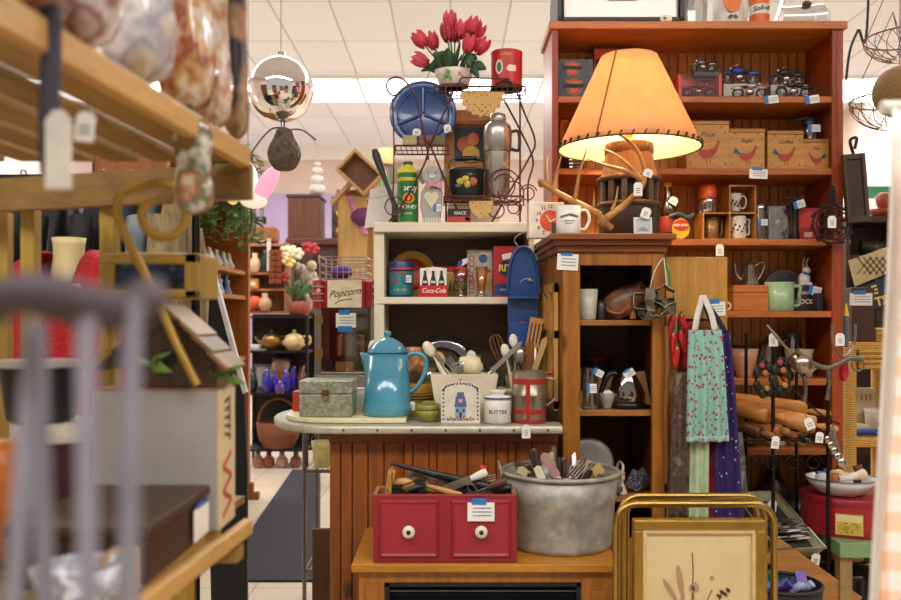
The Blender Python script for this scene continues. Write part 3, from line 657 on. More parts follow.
b = MB(pm('d8a83a', .4)); M = Mx.Translation((0, 0, .088)) @ Mx.Rotation(-.16 + PI / 2, 4, 'X'); b.lathe([(.0, .001), (.08, .002), (.088, .012), (.086, .013), (.078, .004), (0, .004)], n=36, M=M)
b.use(pm('c2452c', .4)); b.lathe([(.034, .0045), (.06, .005), (.06, .0055), (.034, .0055)], n=36, M=M); one(b, 'serving_tray', 'round yellow and red tin tray leaning behind the teal tin', 'tray', L(412, 3.185, ZW1))
def sixpack():
    t = T('soda_carton', 'red and white soda bottle carton printed with three bottles', 'carton', L(433.5, 3.04, ZW1)); w, h = .094, .1; y = -.04
    b = MB(pm('eee6d8', .5)); b.prism([(-w / 2, 0), (w / 2, 0), (w / 2, h), (0, h * 1.06), (-w / 2, h)], .08, FR(0, .04, 0)); y0 = y - .0006
    b.use(pm('c8242a', .4)).box(-w / 2 - .002, w / 2 + .004, y - .003, y + .083, 0, h * .4)
    b.use(pm('2e2624', .5))
    for i in (-1, 0, 1):
        x = i * .029; b.prism([(x - .011, h * .4), (x + .011, h * .4), (x + .0105, h * .55), (x + .0085, h * .62), (x + .0045, h * .8), (x + .0045, h * .92), (x - .0045, h * .92), (x - .0045, h * .8), (x - .0085, h * .62), (x - .0105, h * .55)], .001, FR(0, y0, 0))
    b.use(pm('d8d4cc', .5))
    for i in (-1, 0, 1): b.ob((i * .029, y0 - .0016, h * .52), (.016, .0008, .008))
    b.use(pm('f4ece0', .5)).text('Coca-Cola', .024, FR(.001, y - .0032, h * .21), shear=.35, bold=.012, sx=.82); b.build('carton', t)
sixpack()
def letters(txt, size, c, dx=0, dy=0, **kw):
    return lambda b, M: b.text(txt, size, M @ Mx.Translation((dx, dy, 0)), pm(c, .5), **kw)
def multi(*fs):
    def g(b, M):
        for f in fs: f(b, M)
    return g
def blk(c, x, y, w, h, rz=0, z=0): return lambda b, M: b.use(pm(c, .5)).box(-w / 2, w / 2, -h / 2, h / 2, 0, .0005 + z, M @ Mx.Translation((x, y, 0)) @ Mx.Rotation(rz, 4, 'Z'))
def disc(c, x, y, r, ry=None, z=0): return lambda b, M: b.use(pm(c, .5)).prism(ell(r, ry or r, 20), .0005 + z, M @ Mx.Translation((x, y, 0)))
boxed('advertising_box', 'red topped box with green and yellow letters behind the soda carton', 'box', L(450, 3.18, ZW1), .15, .05, .116, pm('a8862e', .5), pm('8a6a2a', .5), multi(blk('b8302a', 0, .047, .15, .022), letters('BRILLO', .05, '4a6a2c', .018, -.016, bold=.02), blk('e8d8a0', 0, .066 - .03, .15, .004)))
def pomjar():
    t = T('candy_glass', 'clear glass holding a red ball and paper flag beside the soda carton', 'glass', L(461, 3.06, ZW1))
    MB(glass('e8e8e4', .16)).lathe([(.02, 0), (.024, .004), (.006, .012), (.006, .035), (.022, .05), (.03, .1), (.028, .1), (.02, .052)], n=18).build('glass', t)
    MB(pm('d8321e', .8)).sph((0, 0, .085), .027, 14).build('ball', t)
    b = MB(pm('d8d4e0', .6)); b.add([(0, 0, .11), (.02, 0, .122), (.026, .002, .142), (.004, .002, .136)], [(0, 1, 2, 3)]); b.use(pm('3a4a86', .6)).ob((-.004, 0, .12), (.014, .002, .02), (0, .3, 0)); b.build('flag', t, solid=.001)
pomjar()
boxed('tall_tin', 'tall silver box with red vertical lettering on the cream shelf', 'tin', L(479.5, 3.12, ZW1), .092, .06, .172, pm('b4aea0', .4, .3), pm('8c867a', .4, .4), multi(lambda b, M: b.text('TOBACCO', .03, M @ Mx.Translation((-.028, -.005, 0)) @ Mx.Rotation(PI / 2, 4, 'Z'), pm('b03a26', .5), bold=.02), disc('3a5a8a', .012, .055, .016), blk('c8a04a', .015, -.03, .05, .06), blk('c23a2a', .03, .01, .02, .014), blk('e8e2d4', .02, .072, .04, .012)))
b = T('pilsner_glass', 'pilsner glass of amber beer in front of the tall silver box', 'glass', L(481.5, 3.03, ZW1))
MB(glass('f4ecd8', .12)).lathe([(.02, 0), (.021, .004), (.012, .01), (.014, .03), (.024, .108), (.022, .108), (.012, .03)], n=18).build('glass', b)
MB(pm('c07a1a', .25)).lathe([(.0115, .013), (.0135, .03), (.0215, .093), (0, .094)], n=18).build('beer', b)
boxed('cracker_tin', 'red cracker box with yellow lettering on a dark oval', 'box', L(506.5, 3.07, ZW1), .097, .055, .182, pm('b4232a', .4), pm('8e1c22', .4), multi(disc('1e2434', .004, .012, .036, .03), letters('RITZ', .033, 'e8c832', .004, .012, bold=.03, ex=.001), blk('1e3a7a', .0, -.065, .09, .04), blk('d8a040', .02, -.035, .03, .03, .4), blk('ece6da', .0, .055, .035, .02, .2), letters('CRACKERS', .011, 'f0e8d8', 0, -.065, ex=.001)))
def pocket():
    """blue enamel wall pocket with pointed back hanging from the shelf"""
    d = 2.94; k = F / d; t = T('wall_pocket', 'blue enamel utensil wall pocket with pointed back hanging by a string', 'wall pocket', (XX(523, d), d, ZZ(340, d)))
    m = pm('1f4a84', .3, var=.15, s=12, coat=.3); h = 93 / k; w = 31 / k
    pr = [(-w / 2, 0), (w / 2, 0), (w / 2, h * .5)] + [(w / 2 * math.cos(a) ** .8, h * .5 + h * .5 * math.sin(a)) for a in [PI / 2 * i / 8 for i in range(1, 8)]] + [(0, h)] + [(-w / 2 * math.cos(a) ** .8, h * .5 + h * .5 * math.sin(a)) for a in [PI / 2 * i / 8 for i in range(7, 0, -1)]] + [(-w / 2, h * .5)]
    MB(m).prism(pr, .006, FR(0, .006, 0)).build('back_plate', t, bevel=.001)
    b = MB(m); rim = [(x, -.004, y) for x, y in pr[2:-1]]; b.tube(rim + [(pr[-1][0], -.004, pr[-1][1])], .006, 6, flat=2.2); b.build('rolled_rim', t)
    b = MB(m); b.box(-w / 2, w / 2, -.05, 0, h * .44, h * .46); b.build('ledge', t, bevel=.002)
    b = MB(m); b.box(-w / 2, w / 2, -.055, -.051, -.02, h * .19); b.box(-w / 2, -w / 2 + .004, -.051, 0, -.02, h * .19); b.box(w / 2 - .004, w / 2, -.051, 0, -.02, h * .19); b.box(-w / 2, w / 2, -.055, 0, -.024, -.02); b.build('pocket', t, bevel=.001)
    b = MB(pm('c8c2b0', .8)); b.tube(spl([(-.004, -.006, h * .97), (-.03, -.01, h * 1.06), (-.02, -.012, h * 1.12), (.004, -.006, h * 1.16)], 5), .0012, 4); b.tube(spl([(-.01, -.006, h * .62), (.01, -.01, h * .66), (.035, -.008, h * .63)], 4), .0016, 4); b.sph((.022, -.012, h * .645), .006, 8); b.build('string', t)
    return t, h, w, d
_t, _h, _w, _d = pocket()
for i, (dx, c, a) in enumerate(((-.024, 'b0242c', .25), (.004, 'c8c4c8', .45), (.024, '9c2436', .5))):
    b = MB(pm(c, .4)); b.box(-.009, .009, -.006, .006, 0, .085); b.use(pm('e8e4e0', .5))
    for z in (.03, .05, .07): b.ob((0, -.0064, z), (.012, .001, .006), (0, .5, 0))
    one(b, 'sugar_stick_packet', ('red packet leaning in the blue wall pocket', 'grey white packet in the middle of the blue wall pocket', 'dark red packet tilting right in the blue wall pocket')[i], 'packet', (XX(523, _d) + dx, _d - .03, ZZ(340, _d) - .018), rot=(0, a, 0))
# ================================================================ on top of the cream shelf unit
Z0 = ZW0
def spray():
    t = T('spray_can', 'tall green aerosol can with yellow shoulder and white lettering', 'can', L(408, 3.08, Z0)); r, h = .0385, .185
    b = MB(patch(['1f5a2a', '2f7a36', '3a8a3e'], 6, .25, .3)); b.lathe([(r, 0), (r, h)], n=32)
    b.use(pm('c8b832', .35)); b.lathe([(r * 1.003, h * .84), (r * 1.006, h * .845), (r * 1.006, h * .9), (r * 1.003, h * .905)], n=32); b.lathe([(r * .999, 0), (r * 1.006, .004), (r * .999, .009)], n=32)
    b.use(pm('e8ecd8', .5)).text('Spray', .032, FR(.002, -r - .0003, h * .7), cyl=r, bold=.02); b.text('PHONEY', .019, FR(0, -r - .0003, h * .33), cyl=r, bold=.015); b.text('FOAM', .012, FR(0, -r - .0003, h * .2), cyl=r)
    b.use(pm('d8a02a', .4)).prism(ell(.021, .019), .002, FR(.004, -r - .0005, h * .5)); b.use(pm('c0301e', .4)).prism(ell(.015, .0135), .003, FR(.004, -r - .0005, h * .5)); b.use(pm('e8c83a', .4)).prism(ell(.006, .009), .004, FR(.004, -r - .0005, h * .5)); b.build('body', t)
    b = MB(pm('d8c82e', .35)); b.lathe([(r, h + .0005), (r * .96, h + .012), (r * .62, h + .022), (r * .6, h + .03)], n=28); b.build('shoulder', t)
    MB(pm('1f4a26', .4)).lathe([(r * .5, h + .031), (r * .5, h + .04), (r * .46, h + .043), (0, h + .044)], n=20).build('cap', t)
spray()
def dogfig():
    t = T('dog_doorstop', 'grey painted wooden dog cutout with cream heart and pink bow', 'ornament', L(431.5, 3.04, Z0)); g = pm('a8a49e', .6, var=.08, s=12)
    b = MB(g); o = [(-.03, 0), (.032, 0), (.038, .05), (.04, .1), (.032, .128), (-.022, .128), (-.036, .1), (-.042, .055)]; b.prism(o, .022, FR(0, .011, .012)); b.build('body', t, bevel=.005)
    b = MB(g); b.prism(ell(.036, .033, 20, .002, .0), .024, FR(0, .008, .172)); b.use(pm('6a8ab0', .6))
    for s in (-1, 1): b.sph((s * .013 + .002, -.018, .18), (.004, .002, .004), 8)
    b.use(pm('d8d2c8', .6)).sph((.003, -.017, .166), (.012, .006, .009), 10); b.use(INK()).sph((.003, -.023, .17), (.003, .002, .002), 8); b.build('head', t, bevel=.004)
    for s in (-1, 1):
        b = MB(pm('8e8a86', .6)); b.prism(ell(.012, .028, 14), .012, FR(s * .038, .004, .168) @ Mx.Rotation(-s * .35, 4, 'Z')); b.build('ear', t, bevel=.003)
    b = MB(pm('d8ccac', .6)); b.prism([(0, -.034), (.026, .008), (.022, .024), (.01, .028), (0, .02), (-.01, .028), (-.022, .024), (-.026, .008)], .004, FR(.0, -.011, .085)); b.build('heart', t, bevel=.001)
    b = MB(dots('d08a94', 'f0d8d8', None, 150, .25))
    for s in (-1, 1): b.add([(0, -.02, .135), (s * .026 + .014, -.024, .152), (s * .026 + .014, -.024, .12)], [(0, 1, 2)])
    b.sph((.004, -.02, .135), .007, 8); b.build('bow', t, solid=.003)
    b = MB(pm('cfc9be', .6)); b.prism(rrect(.07, .02, .006), .03, FR(0, .014, .01)); b.use(INK())
    for i in range(6): b.ob((-.025 + i * .01, -.0165, .01), (.001, .001, .014))
    b.build('feet', t)
    note(t, (.022, -.014, .068), .026, .026, drop=False)
dogfig()
# rust wire plant stand: folding x legs, scrolls, wire shelves
def wirestand():
    d = 3.08; f = lambda x, y, dd=0: P(x, y, d + dd) - V((XX(480, d), d, Z0)); m = pm('5a302a', .45, .5)
    t = T('wire_plant_stand', 'rusty black folding wire plant stand with scroll ends and three wire shelves', 'plant stand', (XX(480, d), d, Z0))
    def shelf(nm, x0, x1, y, dep0, dep1, n, lip=0):
        b = MB(m); z = y
        for dd in (dep0, dep1): b.tube([f(x0, y, 0) + V((0, dd, 0)), f(x1, y, 0) + V((0, dd, 0))], .0035, 6)
        for i in range(n + 1):
            x = x0 + (x1 - x0) * i / n; b.tube([f(x, y) + V((0, dep0, 0)), f(x, y) + V((0, dep1, 0))], .002, 5)
        for k in range(2): b.tube([f(x0, y) + V((0, dep0 - .002, -.018 - k * .014)), f(x1, y) + V((0, dep0 - .002, -.018 - k * .014))], .002, 5)
        for x in (x0, x1): b.tube([f(x, y) + V((0, dep0, 0)), f(x, y) + V((0, dep0, -.034))], .0025, 5)
        b.build(nm, t)
    shelf('wire_shelf', 434, 524, 91, -.06, .11, 16); shelf('wire_shelf', 396, 448, 149, -.06, .1, 10); shelf('wire_shelf', 444, 522, 199, -.07, .09, 14)
    def leg(pts, r=.0035): b = MB(m); b.tube(spl([f(*p) for p in pts], 6), r, 6); b.build('leg', t)
    leg([(401, 90, -.06), (398, 94, -.06), (392, 95, -.06), (387, 89, -.06), (388, 81, -.06), (396, 77, -.06), (406, 82, -.06), (416, 100, -.06), (427, 149, -.06), (428, 160, -.06)])
    leg([(453, 92, -.06), (446, 108, -.06), (430, 145, -.06), (424, 165, -.06), (405, 200, -.06), (389, 222, -.06)])
    leg([(428, 140, -.06), (445, 180, -.06), (462, 222, -.06)])
    leg([(500, 80, -.06), (513, 84, -.06), (524, 112, -.06), (535, 141, -.06), (528, 160, -.06), (505, 199, -.07), (492, 222, -.06)])
    leg([(504, 100, -.02), (520, 130, .0), (533, 160, .0), (528, 185, 0), (529, 222, 0)])
    leg([(448, 92, .1), (446, 149, .1), (446, 222, .09)]); leg([(520, 92, .1), (520, 199, .09), (520, 222, .09)])
    leg([(392, 98, -.06), (394, 149, -.06), (392, 222, -.06)], .0025)
    b = MB(m); b.tube(spl([f(448, 103, -.062), f(446, 88, -.062), f(458, 84, -.062), f(462, 78, -.062), f(478, 78, -.062), f(510, 79, -.062)], 5), .003, 6); b.tube([f(448, 86, -.062), f(515, 86, -.062)], .0025, 6); b.build('guard_rail', t)
    for c, r0 in (((394, 207), 12), ((528, 193), 9), ((497, 210), 10), ((512, 192), 14), ((503, 185), 17), ((514, 208), 8)):
        b = MB(m); b.tube([f(c[0] + r0 * (1 - i / 34 * .55) * math.cos(i * .33 + c[0]), c[1] - r0 * (1 - i / 34 * .55) * math.sin(i * .33 + c[0]), -.066 - c[0] % 3 * .003) for i in range(27)], .0025, 5); b.build('scroll', t)
wirestand()
def dividedplate():
    d = 3.09; k = F / d; r = 33.5 / k; b = MB(pm('24457e', .28, var=.1, s=8, coat=.3)); M = Mx.Translation((0, 0, r)) @ Mx.Rotation(-.1, 4, 'X') @ Mx.Rotation(PI / 2, 4, 'X')
    b.lathe([(0, -.004), (r * .8, -.004), (r, .014), (r * .985, .018), (r * .8, .003), (0, .003)], n=40, M=M)
    for a in (PI * .5, PI * 1.13, PI * 1.87): b.tube([M @ V((math.cos(a) * r * .05, math.sin(a) * r * .05, .006)), M @ V((math.cos(a) * r * .8, math.sin(a) * r * .8, .006))], .006, 8)
    for a0, a1 in ((.55, 1.08), (1.18, 1.82), (-.08, .45)): b.tube([M @ V((math.cos(PI * a) * r * .74, math.sin(PI * a) * r * .74, .005)) for a in [a0 + (a1 - a0) * i / 14 for i in range(15)]], .004, 6)
    o = T('divided_plate', 'round royal blue divided picnic plate standing in the wire stand', 'plate', (XX(423, d), d, ZZ(149, 3.08) + .0055))
    b.build('dish', o); ptag(o, (-.02, -.02, .07), .03, .026, string=.004, ry=.1); ptag(o, (.085, -.022, .085), .026, .03, string=.004, ry=-.2)
dividedplate()
for i, (px, w, c) in enumerate(((410, .05, 'a89a6a'), (426, .05, '8a4a4a'), (439, .045, '6a5a3a'))):
    one(MB(pm(c, .6)).box(-w / 2, w / 2, -.02, .02, 0, .035), 'trinket_box', ('small straw coloured box on the wire shelf below the blue plate', 'small dusky red box on the wire shelf below the blue plate', 'small brown box on the wire shelf below the blue plate')[i], 'box', L(px, 3.045, ZZ(149, 3.08) + .004), bevel=.002)
def tulips():
    d = 3.07; zt = ZZ(91, 3.08) + .004; t = T('tulip_pot', 'pink silk tulips in a cream flowered oval pot', 'potted flowers', L(454, d, zt + .0))
    b = MB(pm('e6d8cc', .3)); b.lathe([(.04, 0), (.05, .004), (.066, .05), (.071, .066), (.066, .068), (.055, .02), (0, .015)], n=32, sx=1, sy=.75)
    b.use(pm('7a5a4a', .5)).lathe([(.0405, 0), (.0515, .004), (.053, .012)], n=32, sy=.76); b.use(pm('6a9a4a', .6))
    for x, z, a in ((-.025, .04, .5), (-.015, .03, 2.2), (-.034, .03, 1.2), (-.022, .052, -.5)): b.prism(ell(.011, .006, 10), .002, FR(x, -.0405 - z * .15, z) @ Mx.Rotation(a, 4, 'Z'))
    b.use(pm('c87a86', .6))
    for x, z in ((.02, .045), (.03, .035)): b.prism(ell(.006, .006, 10), .002, FR(x, -.041 - z * .12, z))
    b.build('pot', t); MB(pm('4a3a2a', .9)).lathe([(.058, .052), (.05, .058), (0, .06)], n=20, sy=.75).build('soil', t)
    k = F / d; base = V((XX(454, d), d, zt))
    heads = [(420, 40, -.02, 0, -.7), (432, 39, .02, 0, -.35), (447, 36, -.03, 1, -.15), (450, 20, .01, 0, .05), (461, 30, .0, 0, .15), (473, 28, -.02, 0, .3), (482, 45, .0, 0, .6), (419, 54, .02, 2, -1.1), (469, 47, -.03, 0, .3), (478, 27, .04, 0, .5), (455, 29, .05, 1, 0)]
    tm = [pm(c, .55, var=.2, s=25) for c in ('cf3a4e', 'a8243a', 'd8525e')]; lf = pm('3a5a34', .55, var=.25, s=14); st = pm('5a7a4a', .6)
    for px, py, dy, ci, ln in heads:
        p = V((XX(px, d), d + dy, ZZ(py, d))) - base; s = .064; bb = V((p.x - ln * .03, p.y, p.z - .03))
        b = MB(tm[ci])
        A = V((math.sin(ln), 0, math.cos(ln))); Mr = Mx.Translation(bb) @ Mx.Rotation(ln, 4, 'Y')
        for q in range(6):
            an = q * PI / 3 + px; ro = .0215 + .002 * (q % 2)
            def pet(u, v, an=an, ro=ro): 
                w = (u - .5) * 1.25 * math.sin(PI * min(1, v * .78 + .16)) ; rr = ro * math.sin(PI * (.18 + .52 * v)) * 1.12
                return Mr @ V((rr * math.cos(an + w), rr * math.sin(an + w), v * s))
            b.grid(pet, 4, 6)
        b.build('tulip', t, solid=.0015)
        b = MB(st); b.tube(spl([(p.x * .25, dy * .4, .05), (p.x * .5, dy * .7, .05 + (bb.z - .05) * .5), tuple(bb)], 5), .0028, 5); b.build('stem', t)
    for i, (x0, x1, z1, dy, cz) in enumerate(((-.03, -.1, .03, -.02, .09), (-.03, -.12, .075, .02, .09), (-.02, -.075, .12, -.03, .1), (-.01, -.05, .14, .02, .12), (0, .02, .155, -.03, .12), (.02, .06, .14, 0, .11), (.03, .1, .1, .03, .09), (.035, .115, .065, -.02, .08), (.03, .09, .03, -.03, .08), (.0, -.02, .12, -.045, .09), (.02, .04, .11, -.04, .09), (.01, .075, .085, -.04, .1), (-.03, -.09, .06, -.05, .1), (-.015, -.045, .1, -.06, .11), (.02, .085, .12, .03, .12), (.0, .03, .13, .05, .12), (-.02, -.07, .14, .04, .13), (.03, .06, .06, -.06, .09))):
        pts = spl([(x0, dy * .5, .055), ((x0 + x1) / 2, dy, cz), (x1, dy * 1.3, z1)], 6); b = MB(lf); n = len(pts) - 1
        def leaf(u, v, pts=pts, n=n):
            p = pts[round(v * n)]; w = .026 * math.sin(PI * (.12 + .86 * v)); return (p.x + (u - .5) * w * .9, p.y + abs(u - .5) * .008, p.z + (u - .5) * w * 1.5)
        b.grid(leaf, 2, n).build('leaf', t, solid=.001)
tulips()
def redcan():
    d = 3.085; k = F / d; t = T('coffee_can', 'big red printed can with round cream emblem on the wire stand top', 'can', L(506.5, d, ZZ(91, 3.08) + .004)); r, h = 15.8 / k, 37 / k
    b = MB(pm('c01e24', .3, coat=.4)); b.lathe([(r, 0), (r, h)], n=36); b.use(pm('4a1014', .4)).lathe([(r * 1.002, 0), (r * 1.02, .003), (r * 1.004, .012)], n=36); b.use(pm('a81c20', .35)).lathe([(r * 1.002, h * .96), (r * 1.025, h * .985), (r, h * 1.005), (r * .95, h), (0, h * .99)], n=36)
    def onr(x, fn): return Mx.Rotation(x / r, 4, 'Z') @ FR(0, -r - .0004, 0)
    b.use(pm('e8e0c8', .5)).prism(ell(.014, .026), .0016, Mx.Translation((0, 0, h * .52)) @ onr(-.03, 0)); b.use(pm('4a6a4a', .5)).prism(ell(.009, .018), .0024, Mx.Translation((0, 0, h * .52)) @ onr(-.03, 0))
    b.use(pm('ecd8c0', .5)).prism([(-.018, -.004), (-.006, -.012), (.018, -.01), (.018, .01), (-.008, .012)], .0014, Mx.Translation((0, 0, h * .48)) @ onr(.012, 0))
    b.use(pm('e0a830', .5)).text('ALBERT', .012, FR(-.005, -r - .0004, h * .85), cyl=r, bold=.02, ex=.001); b.build('can', t)
redcan()
# wooden fruit picture panel and doilies
b = MB(wood('b0702c', 'X')); b.box(-.088, .088, 0, .02, -.135, .2); b.use(pm('2a3438', .6)).box(-.05, .065, -.003, 0, .01, .135); b.use(pm('a8502a', .6)); b.prism(ell(.03, .03), .004, FR(-.01, -.003, .07)); b.use(pm('c8963a', .6)).prism(ell(.032, .03), .005, FR(.012, -.003, .035)); b.use(pm('c46a3a', .6)).prism(ell(.022, .024), .005, FR(.02, -.003, .09)); b.use(pm('6a3a2a', .6)).box(-.088, .088, -.004, 0, .14, .146)
one(b, 'fruit_picture', 'small wooden panel painted with fruit on a dark ground below the tulips', 'picture', (XX(468, 3.13), 3.145, ZZ(199, 3.08) + .0045 + .135), bevel=.001)
def doily(label, px, py, w, h, d):
    b = MB(dots('d0a868', '7a5022', None, 85, .22, .8)); k = F / d
    o = [(w / 2 * math.cos(-PI * u) * (1 + .05 * math.cos(u * 60)), h * math.sin(-PI * u) * (1 + .05 * math.cos(u * 60))) for u in [i / 60 for i in range(61)]]
    b.prism(o, .0015, FR(0, 0, 0)); return one(b, 'lace_doily', label, 'doily', (XX(px, d), d, ZZ(py, d)))
doily('tan scalloped lace doily hanging over the front of the top wire shelf', 482, 92, .155, .085, 3.012)
doily('small tan lace doily hanging below the lower wire shelf', 481, 201, .085, .06, 3.0)
def bucket():
    d = 3.06; t = T('lunch_pail', 'small black oval pail with painted yellow fruit and bail handle', 'pail', L(466.5, d, ZZ(199, 3.08) + .004)); r, h = .062, .105
    b = MB(pm('1e2028', .35)); b.lathe([(r * .95, 0), (r, .004), (r, h * .86), (r * 1.04, h * .88), (r * 1.04, h * .93), (r * .95, h * .97), (0, h)], n=30, sy=.7)
    b.use(pm('b8a83a', .5)); y = -r * .7
    for x, z, rx, rz in ((-.022, .05, .015, .012), (-.004, .06, .014, .011), (.002, .04, .012, .014)): b.sph((x, y + abs(x) * .12, z), (rx, .003, rz), 12)
    b.use(pm('b05a32', .5)); b.sph((.022, y + .003, .05), (.016, .003, .016), 12); b.use(pm('4a6a3a', .5)); b.sph((-.03, y + .003, .035), (.012, .003, .007), 10); b.sph((.012, y + .001, .075), (.012, .003, .006), 10); b.build('body', t)
    b = MB(pm('3a3836', .4, .6)); b.tube(spl([(-r, 0, h * .85), (-r * .98, -.01, h * 1.15), (-.035, -.012, h * 1.3), (.035, -.012, h * 1.3), (r * .98, -.01, h * 1.15), (r, 0, h * .85)], 5), .002, 6); b.build('bail', t)
    MB(pm('121214', .5)).tube([(-.038, -.012, h * 1.31), (.038, -.012, h * 1.31)], .0085, 10).build('grip', t)
bucket()
boxed('spice_tin', 'low red and black spice tin under the lower wire shelf', 'tin', L(459, 3.02, Z0), .08, .05, .048, pm('2a2626', .4), pm('2a2626', .4), multi(blk('b83a26', 0, -.014, .08, .02), letters('MACE', .016, 'e8e0d0', .004, .008, bold=.02), blk('e8ddc8', .03, -.012, .016, .012)))
def thermos():
    d = 3.06; t = T('thermos', 'tall brushed steel thermos in two stacked sections with black handle', 'thermos', L(497.5, d, ZZ(199, 3.08) + .004)); m = pm('b6aea4', .3, .85, .08, 6); s = d / F
    b = MB(m); b.lathe([(11.5 * s, 0), (12 * s, .004), (13 * s, 43 * s), (13 * s, 44 * s)], n=32).build('lower_body', t)
    b = MB(m); b.lathe([(13.2 * s, 44.5 * s), (14 * s, 46 * s), (14.5 * s, 66 * s), (13 * s, 71 * s), (9 * s, 74 * s), (8.6 * s, 75 * s)], n=32).build('upper_body', t)
    b = MB(pm('c8c2ba', .25, .85)); b.lathe([(8.4 * s, 75.2 * s), (8.8 * s, 78 * s), (8 * s, 82 * s), (5 * s, 84 * s), (0, 84.5 * s)], n=24).build('stopper', t)
    b = MB(pm('2a2826', .5)); b.tube(spl([(13 * s, 0, 65 * s), (20 * s, 0, 66 * s), (22 * s, 0, 58 * s), (21 * s, 0, 47 * s), (14 * s, 0, 48 * s)], 5), .006, 8).build('handle', t)
thermos()
b = MB(pm('2c2420', .5)); b.tube(spl([(0, 0, 0), (.006, 0, .06), (-.03, .02, .16), (-.06, .035, .24), (-.075, .042, .285)], 5), [.012, .012, .012, .012, .012, .011, .01, .009, .009, .008, .009, .01, .012, .013, .014, .015, .015, .016, .014, .012, .01], 10)
one(b, 'wooden_club', 'dark turned wooden club leaning left of the green spray can', 'club', L(394, 3.1, Z0))
b = MB(pm('ded4c8', .6, var=.05)); b.prism([(-.075, .0), (.06, .02), (.075, .18), (-.055, .15)], .006, FR(0, 0, 0)); b.use(pm('c8bcb0', .6)).prism([(-.07, .11), (.066, .13), (.066, .135), (-.07, .115)], .0012, FR(0, -.0062, 0))
one(b, 'sign_board', 'blank white board leaning on the left end of the cream shelf unit', 'board', (XX(384, 3.18), 3.2, Z0), rot=(-.12, 0, 0), bevel=.001)
b = MB(pm('d8ccc8', .6)); b.prism([(-.1, 0), (.11, 0), (.12, .25), (-.06, .2)], .006, FR(0, 0, 0)); one(b, 'poster_board', 'large pale board standing behind the black lunch pail and thermos', 'board', (XX(470, 3.22), 3.235, Z0), rot=(-.04, 0, 0))
# ================================================================ on top of the corner cabinet
def clock():
    d = 2.86; k = F / d; t = T('wall_clock', 'square cream clock with red numerals and orange face tilted on the cabinet end', 'clock', L(546, d, ZK + .001), .1); w, h = 36 / k, 36 / k
    M = Mx.Rotation(.0, 4, 'Y')
    b = MB(pm('ece2cc', .4)); b.box(-w / 2, w / 2, -.012, .03, 0, h); b.build('case', t, bevel=.003)
    b = MB(pm('d4562e', .5)); b.prism(ell(.036, .036, 28), .0012, FR(.012, -.0122, h * .48)); b.use(pm('4a4038', .6)).prism([(.004, .0), (.05, -.01), (.05, -.045), (.004, -.04)], .002, FR(.012, -.0122, h * .45)); b.build('dial', t)
    b = MB()
    for n in range(1, 13):
        a = PI / 2 - n * PI / 6; b.text(str(n), .017, FR(.012 + .05 * math.cos(a) * .92, -.0122, h * .48 + .05 * math.sin(a) * .95), pm('8a2a1e', .6), bold=.03)
    b.build('numerals', t)
    b = MB(pm('f0e8d8', .5)); b.ob((.005, -.0145, h * .48 + .008), (.003, .001, .03), (0, -.6, 0)); b.ob((.024, -.0145, h * .48 + .004), (.003, .001, .024), (0, 1.2, 0)); b.build('hands', t)
clock()
def logo(b, r, h):
    b.use(pm('4a6a5c', .5)).text('MOUNTAIN VIEW', .0058, FR(-.004, -r - .0003, h * .52), cyl=r, bold=.01); b.text('DRY GOODS', .0048, FR(-.004, -r - .0003, h * .38), cyl=r)
    for i in range(7): b.ob((-.022 + i * .006, -math.sqrt(max(0, r * r - (-.022 + i * .006) ** 2)) - .0004, h * .64 + .003 * (i % 3)), (.006, .001, .006 + .003 * (i % 2)), (0, .7, 0))
def mlogo(b, r, h):
    b.use(pm('4a6258', .5))
    for i in range(9):
        x = -.026 + i * .006; b.ob((x, -math.sqrt(max(0, r * r - x * x)) - .0006, h * .6 + (4 - abs(i - 4)) * .0014), (.006, .0014, .008), (0, .78, 0))
    b.ob((-.003, -r - .0003, h * .45), (.034, .0012, .002)); b.ob((-.003, -r - .0003, h * .36), (.024, .0012, .002))
mug('white coffee mug with small green emblem on the cabinet crown', L(568.5, 2.72, ZK), .0395, .09, pm('ece6da', .2), 0, mlogo)
